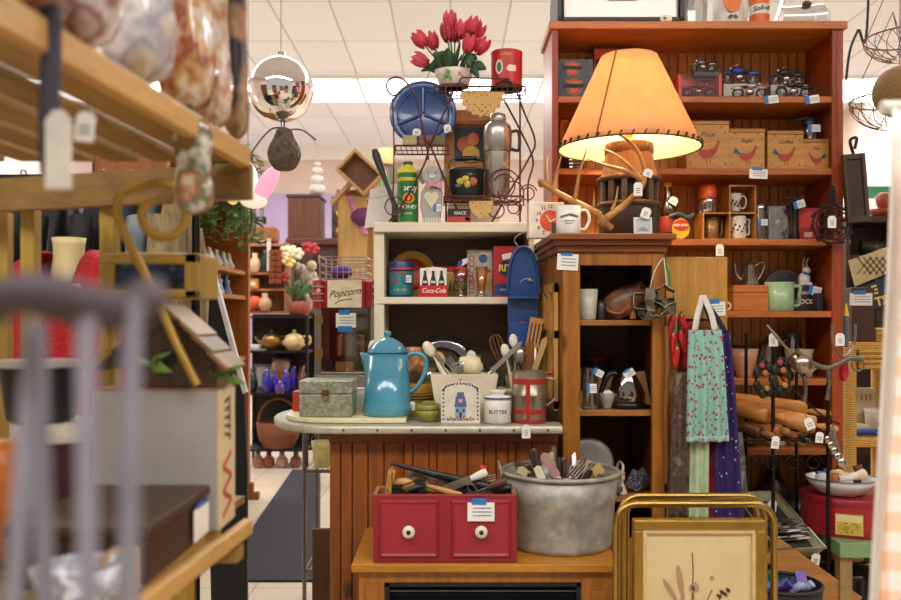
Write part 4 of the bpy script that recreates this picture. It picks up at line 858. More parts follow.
def lamp():
    X, Y = XX(629, 2.97), 2.97; t = T('table_lamp', 'lit rustic keg lamp with big parchment shade laced at the rim', 'lamp', (X, Y, ZK))
    rt = lambda px: px * 2.97 / F
    b = MB(wood('3a2a1c', 'Z')); b.lathe([(.098, 0), (.104, .01), (.106, .1), (.104, .128)], n=32).build('keg_base', t)
    dk = wood('5a3c22', 'X'); 
    for z in (.125, .215):
        b = MB(dk); b.tube([(.104 * math.cos(2 * PI * i / 32), .104 * math.sin(2 * PI * i / 32), z) for i in range(32)], .0095, 8, closed=True); b.build('hoop', t)
    b = MB(wood('241a12', 'Z')); b.lathe([(.07, .12), (.07, .222)], n=20)
    b.build('core', t)
    for i in range(13):
        a = 2 * PI * i / 13; MB(wood('5e4a34', 'Z')).ob((.097 * math.cos(a), .097 * math.sin(a), .17), (.014, .02, .082), (0, 0, a)).build('slat', t, bevel=.002)
    b = MB(wood('8a5a34', 'Z', .5, .7)); b.lathe([(.1, .224), (.094, .24), (.086, .27), (.082, .31), (.084, .338), (.06, .342), (0, .342)], n=26, flute=.025, nf=7).build('bark_log', t)
    b = MB(wood('6a3c1e', 'X')); b.lathe([(.081, .3), (.0845, .305), (.085, .335), (.082, .34)], n=30).build('log_band', t)
    b = MB(pm('b8903a', .3, .9)); b.cyl((0, 0, .34), (0, 0, .39), .014); b.lathe([(.03, .341), (.02, .352), (.014, .36)], n=16); b.build('socket', t)
    MB(emit('ffe2a8', 14)).sph((0, 0, .425), .03, 14).build('bulb', t)
    zb, ztp, rb, rtp = ZZ(149, 2.97) - ZK, ZZ(57.5, 2.97) - ZK, rt(70.5), rt(28)
    sm = shade_mat('f0ca98'); b = MB(sm); N = 56
    prof = [(rb + (rtp - rb) * i / 8, zb + (ztp - zb) * i / 8) for i in range(9)]
    vs = [(r * math.cos(2 * PI * i / N), r * math.sin(2 * PI * i / N), z) for r, z in prof for i in range(N)]
    b.add(vs, [(j * N + i, j * N + (i + 1) % N, (j + 1) * N + (i + 1) % N, (j + 1) * N + i) for j in range(8) for i in range(N)], True); b.build('lamp_shade', t, solid=.0012)
    b = MB(pm('f4e6c8', .8)); vs = [((r - .0035) * math.cos(2 * PI * i / N), (r - .0035) * math.sin(2 * PI * i / N), z) for r, z in prof for i in range(N)]; b.add(vs, [(j * N + i, j * N + (i + 1) % N, (j + 1) * N + (i + 1) % N, (j + 1) * N + i) for j in range(8) for i in range(N)], True); b.mats[0] = shade_mat('f6e4c0'); b.build('shade_lining', t)
    b = MB(pm('8a5a2a', .7)); b.tube([(r * math.cos(a) , r * math.sin(a), z) for r, z in ((rb * 1.003, zb), (rtp * 1.003, ztp)) for a in (-2.22,)], .0035, 6)
    b.build('seam', t)
    b = MB(pm('4a3420', .7)); b.tube([(rb * 1.002 * math.cos(2 * PI * i / N), rb * 1.002 * math.sin(2 * PI * i / N), zb) for i in range(N)], .0028, 6, closed=True)
    for i in range(40):
        a = 2 * PI * i / 40; b.ob((rb * 1.0 * math.cos(a), rb * 1.0 * math.sin(a), zb + .006), (.004, .008, .02), (0, .5, a + PI / 2))
    b.build('rim_lacing', t)
    b = MB(pm('a88a4a', .35, .8))
    for a in (.3, 2.4, 4.5): b.tube([(0, 0, ztp - .02), (rtp * math.cos(a), rtp * math.sin(a), ztp - .004)], .002, 5)
    b.tube([(rtp * math.cos(2 * PI * i / 24), rtp * math.sin(2 * PI * i / 24), ztp - .003) for i in range(24)], .002, 5, closed=True); b.tube(spl([(.014, 0, .39), (.05, 0, .44), (.04, 0, .55), (0, 0, ztp - .02)], 5), .002, 5); b.tube(spl([(-.014, 0, .39), (-.05, 0, .44), (-.04, 0, .55), (0, 0, ztp - .02)], 5), .002, 5); b.build('harp', t)
    l = bpy.data.lights.new('lamp_bulb', 'POINT'); l.energy = LAMP_W; l.color = (1, .78, .5); l.shadow_soft_size = .035
    o = bpy.data.objects.new('lamp_bulb', l); COL.objects.link(o); o.location = (X, Y, ZK + .49)
LAMP_W = 14
lamp()
def antlers():
    d = 2.79; t = T('antlers', 'pair of deer antlers on a skull plate leaning before the lamp keg', 'antlers', L(603, d, ZK)); o = L(603, d, ZK)
    g = lambda px, py, dd=0: P(px, py, d + dd) - o
    am = patch(['8a5a28', 'b07a3a', 'c89a58'], 14, .45)
    def an(nm, pts, r0, r1): p = spl([g(*q) for q in pts], 6); b = MB(am); n = len(p); b.tube(p, [r0 + (r1 - r0) * (i / (n - 1)) ** 1.4 for i in range(n)], 9); return nm, b
    b = MB(pm('9a6a38', .8)); b.sph(g(603, 222, .0), (.022, .016, .022), 12); b.tube(spl([g(596, 212), g(604, 222), g(612, 229)], 5), [.012, .022, .012], 10); b.build('skull_plate', t)
    for part in ([((600, 215), (585, 207), (565, 197), (548, 187), (540, 180)), .012, .0075], [((540, 180), (541, 186, .02), (552, 183, .0)), .0075, .003], [((554, 191), (557, 172), (562, 153)), .007, .001], [((575, 202), (579, 176), (587, 148)), .0075, .001], [((594, 213), (594, 203), (594, 192)), .006, .001],
                 [((548, 185, .0), (546, 165, .02), (549, 153, .05)), .006, .002]):
        nm, b = an('left', [q for q in part[0]], part[1], part[2]); b.build('antler_tine' if part[1] < .01 else 'antler_beam', t)
    for part in ([((607, 218), (618, 210), (632, 198), (643, 184, -.02), (644, 168, -.02), (637, 150, -.02), (625, 138, -.02), (615, 133, -.02)), .012, .003], [((643, 180, -.02), (628, 172, -.03), (608, 166, -.03), (587, 159, -.03)), .0095, .0015], [((640, 178, -.02), (626, 163, -.03), (612, 153, -.03), (598, 147, -.03)), .0075, .001], [((612, 210), (616, 200), (618, 186)), .006, .001]):
        nm, b = an('right', [q for q in part[0]], part[1], part[2]); b.build('antler_tine' if part[1] < .01 else 'antler_beam', t)
    q = g(653, 172, -.03); ptag(t, tuple(g(650, 168, -.035)), .03, .026, ry=.35, string=.004); ptag(t, tuple(g(638, 178, -.04)), .028, .044, string=.014)
antlers()
b = MB(pm('d8d4cc', .4)); w = .05
for q in ((-.029, -.022, 0, .056), (.022, .029, 0, .056)): b.box(q[0], q[1], -.004, .004, q[2], q[3])
b.box(-.022, .022, -.004, .004, 0, .007); b.box(-.022, .022, -.004, .004, .049, .056); b.use(pm('b8c0c4', .5)).box(-.022, .022, -.001, .003, .007, .049); b.use(pm('8a969c', .5)).prism(ell(.016, .012, 16, 0, 0, 0, PI), .001, FR(0, -.001, .012))
t = T('framed_print', 'tiny white framed picture on the cabinet crown before the lamp keg', 'picture frame', L(643, 2.72, ZK)); b.build('frame', t, rot=(-.12, 0, 0)); ptag(t, (.014, -.006, .085), .03, .034, ry=.35, string=0)
# ================================================================ inside the corner cabinet
KD = 2.84; s1, s2, s3 = 1.2512, .9592, .6812
b = MB(pm('c8c0b0', .3)); b.lathe([(.027, 0), (.029, .003), (.036, .1), (.033, .1), (.027, .01), (0, .008)], n=24); one(b, 'drinking_cup', 'tall off white cup at the left of the cabinet top shelf', 'cup', L(587, KD - .04, s1))
b = MB(pm('2a2624', .4)); b.lathe([(.03, 0), (.034, .01), (.034, .09), (.02, .11), (.014, .13), (.018, .14), (0, .145)], n=18); one(b, 'bottle', 'dark stoppered bottle behind the off white cup in the cabinet', 'bottle', L(590, 2.98, s1))
for i, px in enumerate((601, 608, 614)):
    b = MB(pm(('4a4844', '5a5450', '45484a')[i], .35, .5)); b.lathe([(.014, 0), (.016, .004), (.016, .05 + .012 * i), (.01, .06 + .012 * i), (0, .065 + .012 * i)], n=14); one(b, 'pepper_shaker', 'small dark metal shaker on the cabinet top shelf', 'shaker', L(px, 2.82 + .03 * i, s1), group='dark shakers in the cabinet')
def pigpitcher():
    t = T('pig_pitcher', 'terracotta and grey pig shaped pitcher standing on its nose in the cabinet', 'pitcher', L(622, 2.85, s1)); m = patch(['4e4038', '8a5434', 'b4744a'], 11, .35)
    b = MB(m); b.lathe([(.0, -.075), (.025, -.07), (.045, -.04), (.052, 0), (.046, .04), (.03, .07), (.022, .085), (.02, .092), (0, .093)], n=22, M=Mx.Translation((.0, 0, .058)) @ Mx.Rotation(1.0, 4, 'Y')); b.build('body', t)
    for s in (-1, 1): MB(m).tube(spl([(.05, s * .02, .1), (.055, s * .024, .12), (.068, s * .022, .128)], 4), [.014, .002], 6).build('ear', t)
    b = MB(m); b.tube(spl([(-.05, -.02, .05), (-.055, -.045, .03), (-.02, -.055, .02), (0, -.04, .035), (-.008, -.046, .045)], 5), .006, 8).build('tail', t)
    for q in (-.02, .03): MB(m).cyl((q, -.02, .03), (q + .002, -.022, .003), .01, .012).build('foot', t)
pigpitcher()
def cutters():
    d = 2.69; o = P(664, 258, d); t = T('cookie_cutters', 'bunch of tin cookie cutters hanging on a white string from the cabinet corner', 'cookie cutters', o); m = pm('8a8270', .45, .75, .3, 30)
    b = MB(pm('e8e4d8', .8)); b.tube(spl([(0, 0, 0), (.004, -.004, -.05), (.008, -.004, -.1)], 4), .002, 5); b.tube(spl([(-.004, 0, 0), (-.03, -.003, -.04), (-.045, -.004, -.095)], 4), .0016, 5); b.use(pm('2a8a4a', .5)).tube(spl([(.006, -.003, -.024), (.014, -.006, -.05), (.018, -.006, -.09)], 4), .004, 5); b.build('string', t)
    for i, (px, py, rz, s, n) in enumerate(((640, 302, .3, .026, 4), (652, 300, .8, .032, 5), (664, 297, .2, .03, 6), (646, 310, 1.2, .026, 5), (668, 306, .6, .024, 4), (658, 309, 0, .026, 8))):
        p = P(px, py, d - .02 - .006 * (i % 3)) - o; q = [(s * (1 + .25 * (j % 2)) * math.cos(2 * PI * j / (2 * n)), s * (1 + .25 * (j % 2)) * math.sin(2 * PI * j / (2 * n))) for j in range(2 * n)]
        M = Mx.Translation(p) @ Mx.Rotation(rz - .5, 4, 'Z') @ Mx.Rotation(1.2 + rz * .4, 4, 'X') @ Mx.Rotation(rz, 4, 'Y'); b = MB(m)
        b.add([M @ V((x, y, z)) for z in (-.014, .014) for x, y in q], [(j, (j + 1) % (2 * n), 2 * n + (j + 1) % (2 * n), 2 * n + j) for j in range(2 * n)]); (b.prism([(x * .95, y * .95) for x, y in q], .001, M @ Mx.Translation((0, 0, .006))) if i in (1, 4) else None); b.build('cutter', t, solid=.0015)
cutters()
def chilies():
    d = 2.72; o = P(676, 316, d); t = T('chili_string', 'string of shiny red wooden chili peppers hanging below the cookie cutters', 'chili string', o)
    MB(pm('d8d0c0', .8)).tube([(0, 0, .03), (0, 0, -.17)], .0015, 5).build('string', t)
    red = pm('c41a1c', .22, coat=.5); gr = pm('3a6a2a', .5)
    for i, (x, y, z0, ln, a) in enumerate(((-.012, -.01, 0, .07, .25), (.012, -.012, .004, .06, -.3), (-.01, -.012, -.055, .07, .1), (.012, -.01, -.05, .07, -.15), (-.002, -.02, -.1, .06, .05), (-.006, -.016, -.118, .055, .1))):
        b = MB(red); b.tube(spl([(x, y, z0), (x - math.sin(a) * ln * .5, y, z0 - ln * .5), (x - math.sin(a) * ln + .004, y, z0 - ln)], 4), [.0085, .0105, .011, .0105, .0095, .008, .006, .004, .0015], 9)
        c = b.build('chili', t); k = MB(gr); k.tube([(x, y, z0 - .002), (x + .002, y, z0 + .008), (x + .004, y - .002, z0 + .014)], [.0085, .003, .002], 7); k.build('cap', c)
chilies()
b = MB(pm('b8242a', .8)); b.grid(lambda u, v: ((u - .5) * (.05 + .03 * v) + .01 * v, -.008 - .006 * math.sin(u * 9), -v * .15), 10, 8); one(b, 'pot_holder', 'red cloth hanging behind the string of chili peppers', 'cloth', P(690, 322, 2.745), solid=.003)
b = MB(wood('8a5a30', 'Z')); b.tube(spl([(0, 0, 0), (.004, .002, -.14), (-.002, 0, -.3), (.003, .002, -.42), (0, 0, -.5)], 6), [.008, .009], 8); one(b, 'walking_stick', 'knobbly brown stick hanging on the edge of the open cabinet door', 'stick', P(666, 326, 2.704))
# second shelf
def pot():
    t = T('fondue_pot', 'black enamel pot with dark red lid in the cabinet', 'pot', L(596, 2.96, s2 + .098)); b = MB(pm('16151a', .2)); b.lathe([(.042, 0), (.055, .01), (.056, .05), (.058, .055)], n=24).build('body', t)
    b = MB(pm('6a1622', .25)); b.lathe([(.06, .0555), (.05, .066), (.02, .072), (.008, .074), (.01, .084), (0, .088)], n=24).build('lid', t)
pot()
boxed('carton', 'plain buff carton under the black pot in the cabinet', 'box', L(599, 2.98, s2), .11, .1, .096, pm('9a7a4a', .7))
t = jar('storage_jar', 'squat clear glass jar with price note at the front left of the cabinet', 'jar', L(588, 2.78, s2), .033, .135, glass('d8d4c8', .14), neck=.95)
note(t, (.006, -.036, .085), .032, .03, drop=False); note(t, (.034, -.03, .13), .034, .022, ry=.5, drop=False)
def carafe():
    t = T('coffee_carafe', 'glass coffee carafe lying open with black handle and tag in the cabinet', 'carafe', L(627, 2.83, s2)); g = glass('b8a898', .22)
    b = MB(g); b.lathe([(.05, .012), (.062, .02), (.064, .05), (.045, .1), (.036, .12)], n=26).build('glass', t)
    b = MB(pm('141416', .35)); b.lathe([(.06, 0), (.066, .006), (.066, .018), (.05, .022)], n=26).build('base', t)
    MB(pm('141416', .4)).tube(spl([(-.036, 0, .112), (-.06, 0, .11), (-.078, 0, .075), (-.088, 0, .045)], 5), [.012, .008], 8, flat=1.4).build('handle', t)
    b = MB(pm('8a5a34', .5)); b.prism([(0, 0), (.05, .004), (.028, .115), (-.006, .11)], .014, FR(.024, -.02, .008)); b.build('wooden_side', t, bevel=.002)
    note(t, (-.008, -.045, .125), .036, .024, ry=-.6); ptag(t, (-.07, -.03, .06), .03, .03, string=0)
carafe()
bowl('saucer', 'small dark saucer beside the coffee carafe in the cabinet', L(607, 2.80, s2), .026, .05, pm('9a9284', .5), cat='saucer')
plate_on_edge('stoneware_plate', 'grey round plate with mark standing low in the cabinet', L(588, 2.86, s3), .086, pm('8e8a82', .3), .12, pm('5a5650', .4))
def figurine():
    t = T('doll_figurine', 'little doll figurine with pink hair leaning low in the cabinet', 'figurine', L(621, 2.79, s3)); b = MB(pm('d8b8a4', .5)); b.sph((0, 0, .052), (.014, .012, .016), 12); b.tube([(0, 0, 0), (0, 0, .038)], [.022, .008], 10); b.build('body', t)
    MB(pm('c86a62', .8)).sph((.0, .003, .064), (.016, .015, .012), 12).build('hair', t)
figurine()
for i, (px, a, dz) in enumerate(((631, .5, 0), (634, .9, .02))):
    b = MB(dots('3a3a44', 'b8b8bc', '8a8a96', 160, .3, .5)); b.box(-.026, .026, -.004, .004, 0, .06); one(b, 'playing_card_box', ('dark patterned card box leaning low in the cabinet', 'dark patterned card box tilted on another low in the cabinet')[i], 'card box', (XX(px, 2.8), 2.80 + i * .014, s3 + .014 + dz * .5), rot=(0, a, 0))
b = MB(pm('3a5a46', .8)); b.sph((0, 0, .02), (.03, .02, .02), 10); one(b, 'pincushion', 'dark green soft pincushion below the card boxes in the cabinet', 'pincushion', L(614, 2.76, s3))

# ================================================================ bookcase wares
D1 = 3.36
def toaster():
    d = 3.38; t = T('bread_box', 'long chrome bread box with dark ends on top of the bookcase', 'bread box', L(615, d, ZB0)); k = F / d; w = 112 / k
    prof = [(-.12, 0), (.12, 0), (.125, .02), (.12, .13), (.09, .17), (-.09, .17), (-.12, .13), (-.125, .02)]
    M = Mx.Translation((-w / 2, 0, 0)) @ Mx.Rotation(PI / 2, 4, 'Z') @ Mx.Rotation(PI / 2, 4, 'X')
    MB(pm('b8b0a8', .38, 1, .05, 3)).prism(prof, w, M).build('body', t, bevel=.012)
    b = MB(pm('26282c', .4)); 
    for x0 in (-w / 2 - .022, w / 2 + .002):
        b = MB(pm('2c2e32', .4)); b.prism([(x * 1.03, y * 1.02) for x, y in prof], .02, Mx.Translation((x0, 0, 0)) @ Mx.Rotation(PI / 2, 4, 'Z') @ Mx.Rotation(PI / 2, 4, 'X')); b.build('end_cap', t, bevel=.006)
    MB(pm('4a2a22', .4)).box(-.05, .06, -.13, -.122, .085, .095).build('handle', t); MB(pm('1a1a1c', .4)).box(-w / 2, w / 2, -.128, -.12, .005, .018).build('base_trim', t)
    b = MB(pm('e8dcd0', .6)); b.prism(rrect(.045, .024, .008), .002, FR(.17, -.1295, .012)); b.use(pm('7a4a4a', .6)).prism(ell(.006, .005, 10), .003, FR(.165, -.13, .012)); b.build('sticker', t)
toaster()
b = T('glass_jar', 'clear faceted glass jar beside the bread box on the bookcase top', 'jar', L(695, 3.36, ZB0)); MB(glass('f0f0ee', .3, .08)).lathe([(.04, 0), (.046, .01), (.05, .1), (.044, .15), (.03, .17)], n=10, smooth=False).build('glass', b)
def jug():
    t = T('juice_jug', 'white juice jug with orange fruit motif on the bookcase top', 'jug', L(728, 3.36, ZB0)); m = pm('ece8e0', .35)
    b = MB(m); b.lathe([(.058, 0), (.064, .01), (.058, .12), (.045, .2), (.04, .24)], n=28); b.use(pm('e8741e', .4)).prism(ell(.035, .045, 20), .004, FR(-.004, -.0645, .098)); b.use(pm('4a6a4a', .5)).prism(ell(.01, .006, 10), .004, FR(-.012, -.0645, .036) @ Mx.Rotation(.5, 4, 'Z')); b.prism(ell(.01, .006, 10), .004, FR(.008, -.0645, .036) @ Mx.Rotation(-.5, 4, 'Z')); b.build('body', t)
    MB(m).tube(spl([(.05, 0, .2), (.07, 0, .19), (.076, 0, .13), (.07, 0, .07), (.06, 0, .03)], 5), .009, 8).build('handle', t)
jug()
def oilcan():
    t = T('cleaner_can', 'orange and white can with bold black lettering on the bookcase top', 'can', L(759.5, 3.34, ZB0)); r, h = .038, .2
    b = MB(pm('e4dcd0', .4)); b.lathe([(r, 0), (r, h), (r * .9, h + .008), (0, h + .01)], n=30); b.use(pm('e06a2a', .4)).lathe([(r * 1.004, .014), (r * 1.006, .016), (r * 1.006, .05), (r * 1.004, .052)], n=30); b.lathe([(r * 1.004, .09), (r * 1.006, .092), (r * 1.006, .12), (r * 1.004, .122)], n=30)
    b.use(pm('2a7a9a', .4)).lathe([(r * 1.0, 0), (r * 1.012, .002), (r * 1.004, .013)], n=30); b.use(pm('1e1a1a', .5)).text('Soil-off', .026, FR(0, -r - .0004, .073), cyl=r, bold=.03, shear=.1, arc=.1); b.build('can', t)
oilcan()
b = T('blender_jar', 'clear plastic pitcher with white lid lying on the bookcase top', 'pitcher', L(800, 3.38, ZB0)); MB(glass('f2f0ee', .35, .2)).tube(spl([(-.085, 0, .05), (-.03, 0, .05), (.04, 0, .052), (.085, 0, .055)], 4), [.05, .055, .06], 20).build('body', b); MB(pm('e8e4dc', .4)).cyl((.086, 0, .055), (.1, 0, .055), .0535, .05, 20).build('lid', b); MB(pm('5a3a2a', .5)).sph((.01, -.04, .1), (.02, .015, .014), 10).build('stopper', b); MB(glass('f2f0ee', .35, .2)).tube(spl([(-.08, -.03, .1), (-.07, -.04, .16), (-.11, -.04, .03)], 5), .008, 6).build('handle', b)
# shelf: motorcycle collectibles
def shield(s=1.0, dx=0, dy=0):
    def g(b, M):
        K = M @ Mx.Translation((dx, dy, 0))
        sh_ = [(-.024, .004), (-.02, .016), (-.01, .017), (0, .022), (.01, .017), (.02, .016), (.024, .004), (.018, -.008), (.014, -.018), (.0, -.026), (-.014, -.018), (-.018, -.008)]
        b.use(pm('d8743a', .5)).prism([(x * s * 1.12, y * s * 1.1) for x, y in sh_], .0006, K); b.use(pm('26262c', .5)).prism([(x * s, y * s) for x, y in sh_], .0010, K); b.use(pm('c8562a', .5)).prism([(x * s * .86, y * s * .86) for x, y in sh_], .0013, K)
        b.use(pm('26262c', .5)).prism(rrect(.064 * s, .014 * s, .002), .0016, K @ Mx.Translation((0, .0015, 0))); b.text('HARLEY-DAVIDSON', .0076 * s, K @ Mx.Translation((0, .0015, .0012)), pm('ece4d8', .5), bold=.02, sx=.88)
    return g
GB = '4a4c52'
boxed('gift_tin', 'grey box with orange shield emblem, lower of two at the bookcase left end', 'box', L(575.5, 3.36, ZB1), .146, .09, .094, pm(GB, .5), pm('3a3a40', .5), multi(blk('5c6470', 0, -.04, .144, .01), shield(1.3, -.012, .006), letters('MOTOR CYCLES', .006, 'd8d4cc', -.02, -.04)))
boxed('gift_tin', 'grey box with orange shield emblem, on top of another box', 'box', L(574, 3.37, ZB1 + .0952), .138, .08, .068, pm(GB, .5), pm('3a3a40', .5), shield(1.15, -.012, -.001))
def bike(label, loc, col, s=1.0, rz=0, flip=1, group=None):
    t = T('toy_motorcycle', label, 'toy motorcycle', loc, rz, group); f = flip; ch = pm('b8b4ae', .2, .95); bk_ = pm('1c1c20', .4)
    for nm, x in (('front_wheel', -.034), ('rear_wheel', .034)):
        b = MB(bk_); b.tube([(f * s * (x + .0145 * math.cos(a)), 0, s * (.0175 + .0145 * math.sin(a))) for a in [2 * PI * i / 18 for i in range(18)]], .0035 * s, 6, closed=True); b.use(ch)
        for i in range(6): a = PI * i / 3; b.tube([(f * s * x, 0, s * .0175), (f * s * (x + .0125 * math.cos(a)), 0, s * (.0175 + .0125 * math.sin(a)))], .0008 * s, 4)
        b.build(nm, t)
    b = MB(ch); b.sph((0, 0, s * .022), (s * .013, s * .007, s * .01), 10); b.tube([(f * s * -.034, .004 * s, s * .0175), (f * s * -.02, .004 * s, s * .046)], .0015 * s, 5); b.tube([(0, .007 * s, s * .014), (f * s * .045, .007 * s, s * .013)], .003 * s, 6); b.build('engine', t)
    b = MB(col); b.sph((f * s * -.006, 0, s * .039), (s * .017, s * .008, s * .008), 12); b.sph((f * s * .036, 0, s * .032), (s * .02, s * .006, s * .006), 10); b.sph((f * s * -.034, 0, s * .033), (s * .014, s * .005, s * .004), 10); b.build('body_panels', t)
    MB(bk_).sph((f * s * .016, 0, s * .036), (s * .014, s * .007, s * .005), 10).build('saddle', t)
    b = MB(ch); b.tube(spl([(f * s * -.008, -.014 * s, s * .052), (f * s * -.02, -.006 * s, s * .049), (f * s * -.02, .006 * s, s * .049), (f * s * -.008, .014 * s, s * .052)], 4), .0014 * s, 5); b.sph((f * s * -.026, 0, s * .044), .006 * s, 8); b.build('handlebar', t)
    return t
boxed('blister_pack', 'tall orange packet with black and silver motorcycle print on the bookcase shelf', 'packet', L(612, 3.44, ZB1), .15, .03, .245, pm('c8502a', .35, coat=.3), pm('2a2a2c', .4), multi(blk('c8502a', 0, .1, .1, .02), blk('1e1e22', 0, .116, .15, .008), blk('26262a', -.045, .02, .05, .1), disc('8a8e94', -.045, .03, .02, .028), disc('c8ccd0', -.035, .0, .014, .018), blk('1e1e22', .066, .07, .012, .02)))
boxed('carton', 'grey printed carton half hidden behind the lamp shade on the bookcase', 'box', L(638, 3.47, ZB1), .1, .05, .2, pm('8a8478', .5), None, multi(blk('4a4a4a', 0, .085, .1, .02)))
def bikebox():
    t = T('window_box', 'orange open fronted gift box showing toy motorcycles on the bookcase shelf', 'box', L(697.5, 3.35, ZB1)); w, h, e = .17, .1, .07; m = pm('d2482a', .4)
    b = MB(m); b.box(-w / 2, w / 2, .035, .04, 0, h); b.box(-w / 2, w / 2, -e / 2, .04, 0, .014); b.box(-w / 2, -w / 2 + .012, -e / 2, .04, .014, h); b.box(w / 2 - .012, w / 2, -e / 2, .04, .014, h); b.build('carton', t, bevel=.001)
    MB(glass('f6f6f6', .02)).box(-w / 2 + .012, w / 2 - .012, -e / 2 + .002, -e / 2 + .003, .014, h).build('window', t)
    return t
bikebox()
bike('red and silver toy motorcycle inside the orange window box', L(699, 3.35, ZB1 + .0155), pm('a8262a', .3, coat=.5), 1.25, 0, -1)
one(MB(pm('3a3c40', .4)).box(-.05, .06, -.02, .02, 0, .018), 'display_stand', 'clear topped small dark stand on the orange window box', 'stand', L(705, 3.36, ZB1 + .1012), bevel=.002)
bike('silver toy motorcycle on top of the orange window box', L(703, 3.36, ZB1 + .1206), pm('8c8c90', .25, .7), 1.0, 0, 1)
SV = pm('9a9688', .35, .5)
boxed('gift_tin', 'grey metal box with blue toy motorcycle standing on it', 'box', L(739, 3.40, ZB1), .15, .08, .076, SV, pm('74726a', .4, .5))
boxed('gift_tin', 'grey metal box at the right end with dark toy motorcycle on it', 'box', L(785, 3.40, ZB1), .145, .08, .072, SV, pm('74726a', .4, .5))
bike('bright blue sport toy motorcycle on the grey metal box', L(740, 3.39, ZB1 + .0772), pm('1e4aa8', .25, coat=.6), 1.5)
bike('black and silver toy motorcycle on the right grey metal box', L(787, 3.39, ZB1 + .0732), pm('2a2c30', .3, coat=.5), 1.4)
bike('red trimmed silver toy motorcycle in front of the left grey metal box', L(750, 3.31, ZB1), pm('b8aca4', .2, .7), 1.35, 0, -1)
bike('black chopper toy motorcycle in front of the right grey metal box', L(794, 3.31, ZB1), pm('1a1a1e', .3, coat=.5), 1.45, .1, 1)
b = MB(pm('c8c2b8', .4)); b.box(-.03, .03, -.02, .02, 0, .03); one(b, 'gift_box', 'small pale gift box behind the black chopper toy', 'box', L(808, 3.42, ZB1), bevel=.002)
# shelf: rooster canisters
RW = pm('c8984a', .5, var=.1, s=12)
def rooster(s, name=None, dy=0, flip=1):
    def g(b, M):
        K = M @ Mx.Translation((0, dy, 0)); f = flip
        b.use(pm('a83a26', .5)).prism([(f * x * s, y * s) for x, y in [(-.3, -.1), (-.12, -.26), (.1, -.24), (.26, -.05), (.34, .18), (.28, .22), (.16, .06), (0, .0), (-.16, .02)][::f]], .0006, K)
        b.prism([(f * x * s, y * s) for x, y in [(.26, .2), (.36, .2), (.42, .12), (.34, .28), (.28, .28)][::f]], .0008, K)
        b.use(pm('3a5a5a', .5))
        for a in (.2, .5, .8): b.prism(ell(.16 * s, .045 * s, 12), .0006 + a * .0004, K @ Mx.Translation((-f * (.34) * s, (.06 + a * .1 - .05) * s, 0)) @ Mx.Rotation(f * (-a * 1.2), 4, 'Z'))
        b.use(pm('8a4a22', .5)).ob((0, 0, 0), (.0001, .0001, .0001))
        for q in (-.04, .06): b.box(q * s, q * s + .03 * s, -.4 * s, -.25 * s, 0, .0006, K)
        for sx_ in (-1, 1):
            for sy in (-1, 1): b.use(pm('8a4a2a', .5)).prism(ell(.08 * s, .02 * s, 10), .0006, M @ Mx.Translation((sx_ * .4 * s, sy * .62 * s - .0, 0)) @ Mx.Rotation(sx_ * sy * .6, 4, 'Z')); b.use(pm('4a5a3a', .5)).prism(ell(.06 * s, .018 * s, 10), .0006, M @ Mx.Translation((sx_ * .52 * s, sy * .46 * s, 0)) @ Mx.Rotation(sx_ * sy * 1.2, 4, 'Z'))
        if name: b.text(name, .2 * s, K @ Mx.Translation((0, .46 * s, 0)), pm('4a2a1a', .6), shear=.3, bold=.01)
    return g
for px, w, h, lab, nm, s, fl in ((703.5, .165, .192, 'largest wooden rooster canister, nearest the lamp shade', 'Flour', .13, 1), (742, .138, .162, 'second wooden rooster canister, next to the largest one', 'Sugar', .11, 1), (780, .138, .154, 'third wooden rooster canister with brown script, left of the smallest', 'Coffee', .105, 1), (810, .1, .122, 'smallest wooden rooster canister with a jar standing on it', 'Tea', .08, -1)):
    t = T('wooden_canister', lab, 'canister', L(px, 3.36, ZB2), 0, 'rooster canisters'); b = MB(wood('c08a40', 'X', .8)); b.box(-w / 2, w / 2, -.055, .055, 0, h - .016); rooster(s, nm, -.008, fl)(b, FR(0, -.0552, h * .45)); b.build('body', t, bevel=.002)
    MB(wood('a8732e', 'X', .8)).box(-w / 2 - .002, w / 2 + .002, -.057, .057, h - .015, h).build('lid', t, bevel=.002)
t = jar('spice_jar', 'small glass jar with dark cap standing on the smallest rooster canister', 'jar', L(809, 3.36, ZB2 + .1225), .028, .07, glass('e0e4e4', .2), pm('26262a', .4), .25)
note(t, (.006, -.032, .06), .05, .028, drop=False); MB(pm('2a3044', .4)).tube(spl([(-.03, 0, .085), (-.06, -.01, .082), (.0, -.02, .09), (.04, 0, .075), (.05, .0, .04)], 5), [.004, .012, .008], 8, flat=.5).build('spoon_handle', t)
b = MB(glass('d8d0c0', .25))
for i in range(4): b.lathe([(.03, i * .014), (.055, i * .014 + .022), (.053, i * .014 + .022), (.028, i * .014 + .004)], n=20)
one(b, 'glass_saucers', 'stack of clear glass saucers at the left end behind the lamp shade', 'saucers', L(572, 3.38, ZB2))
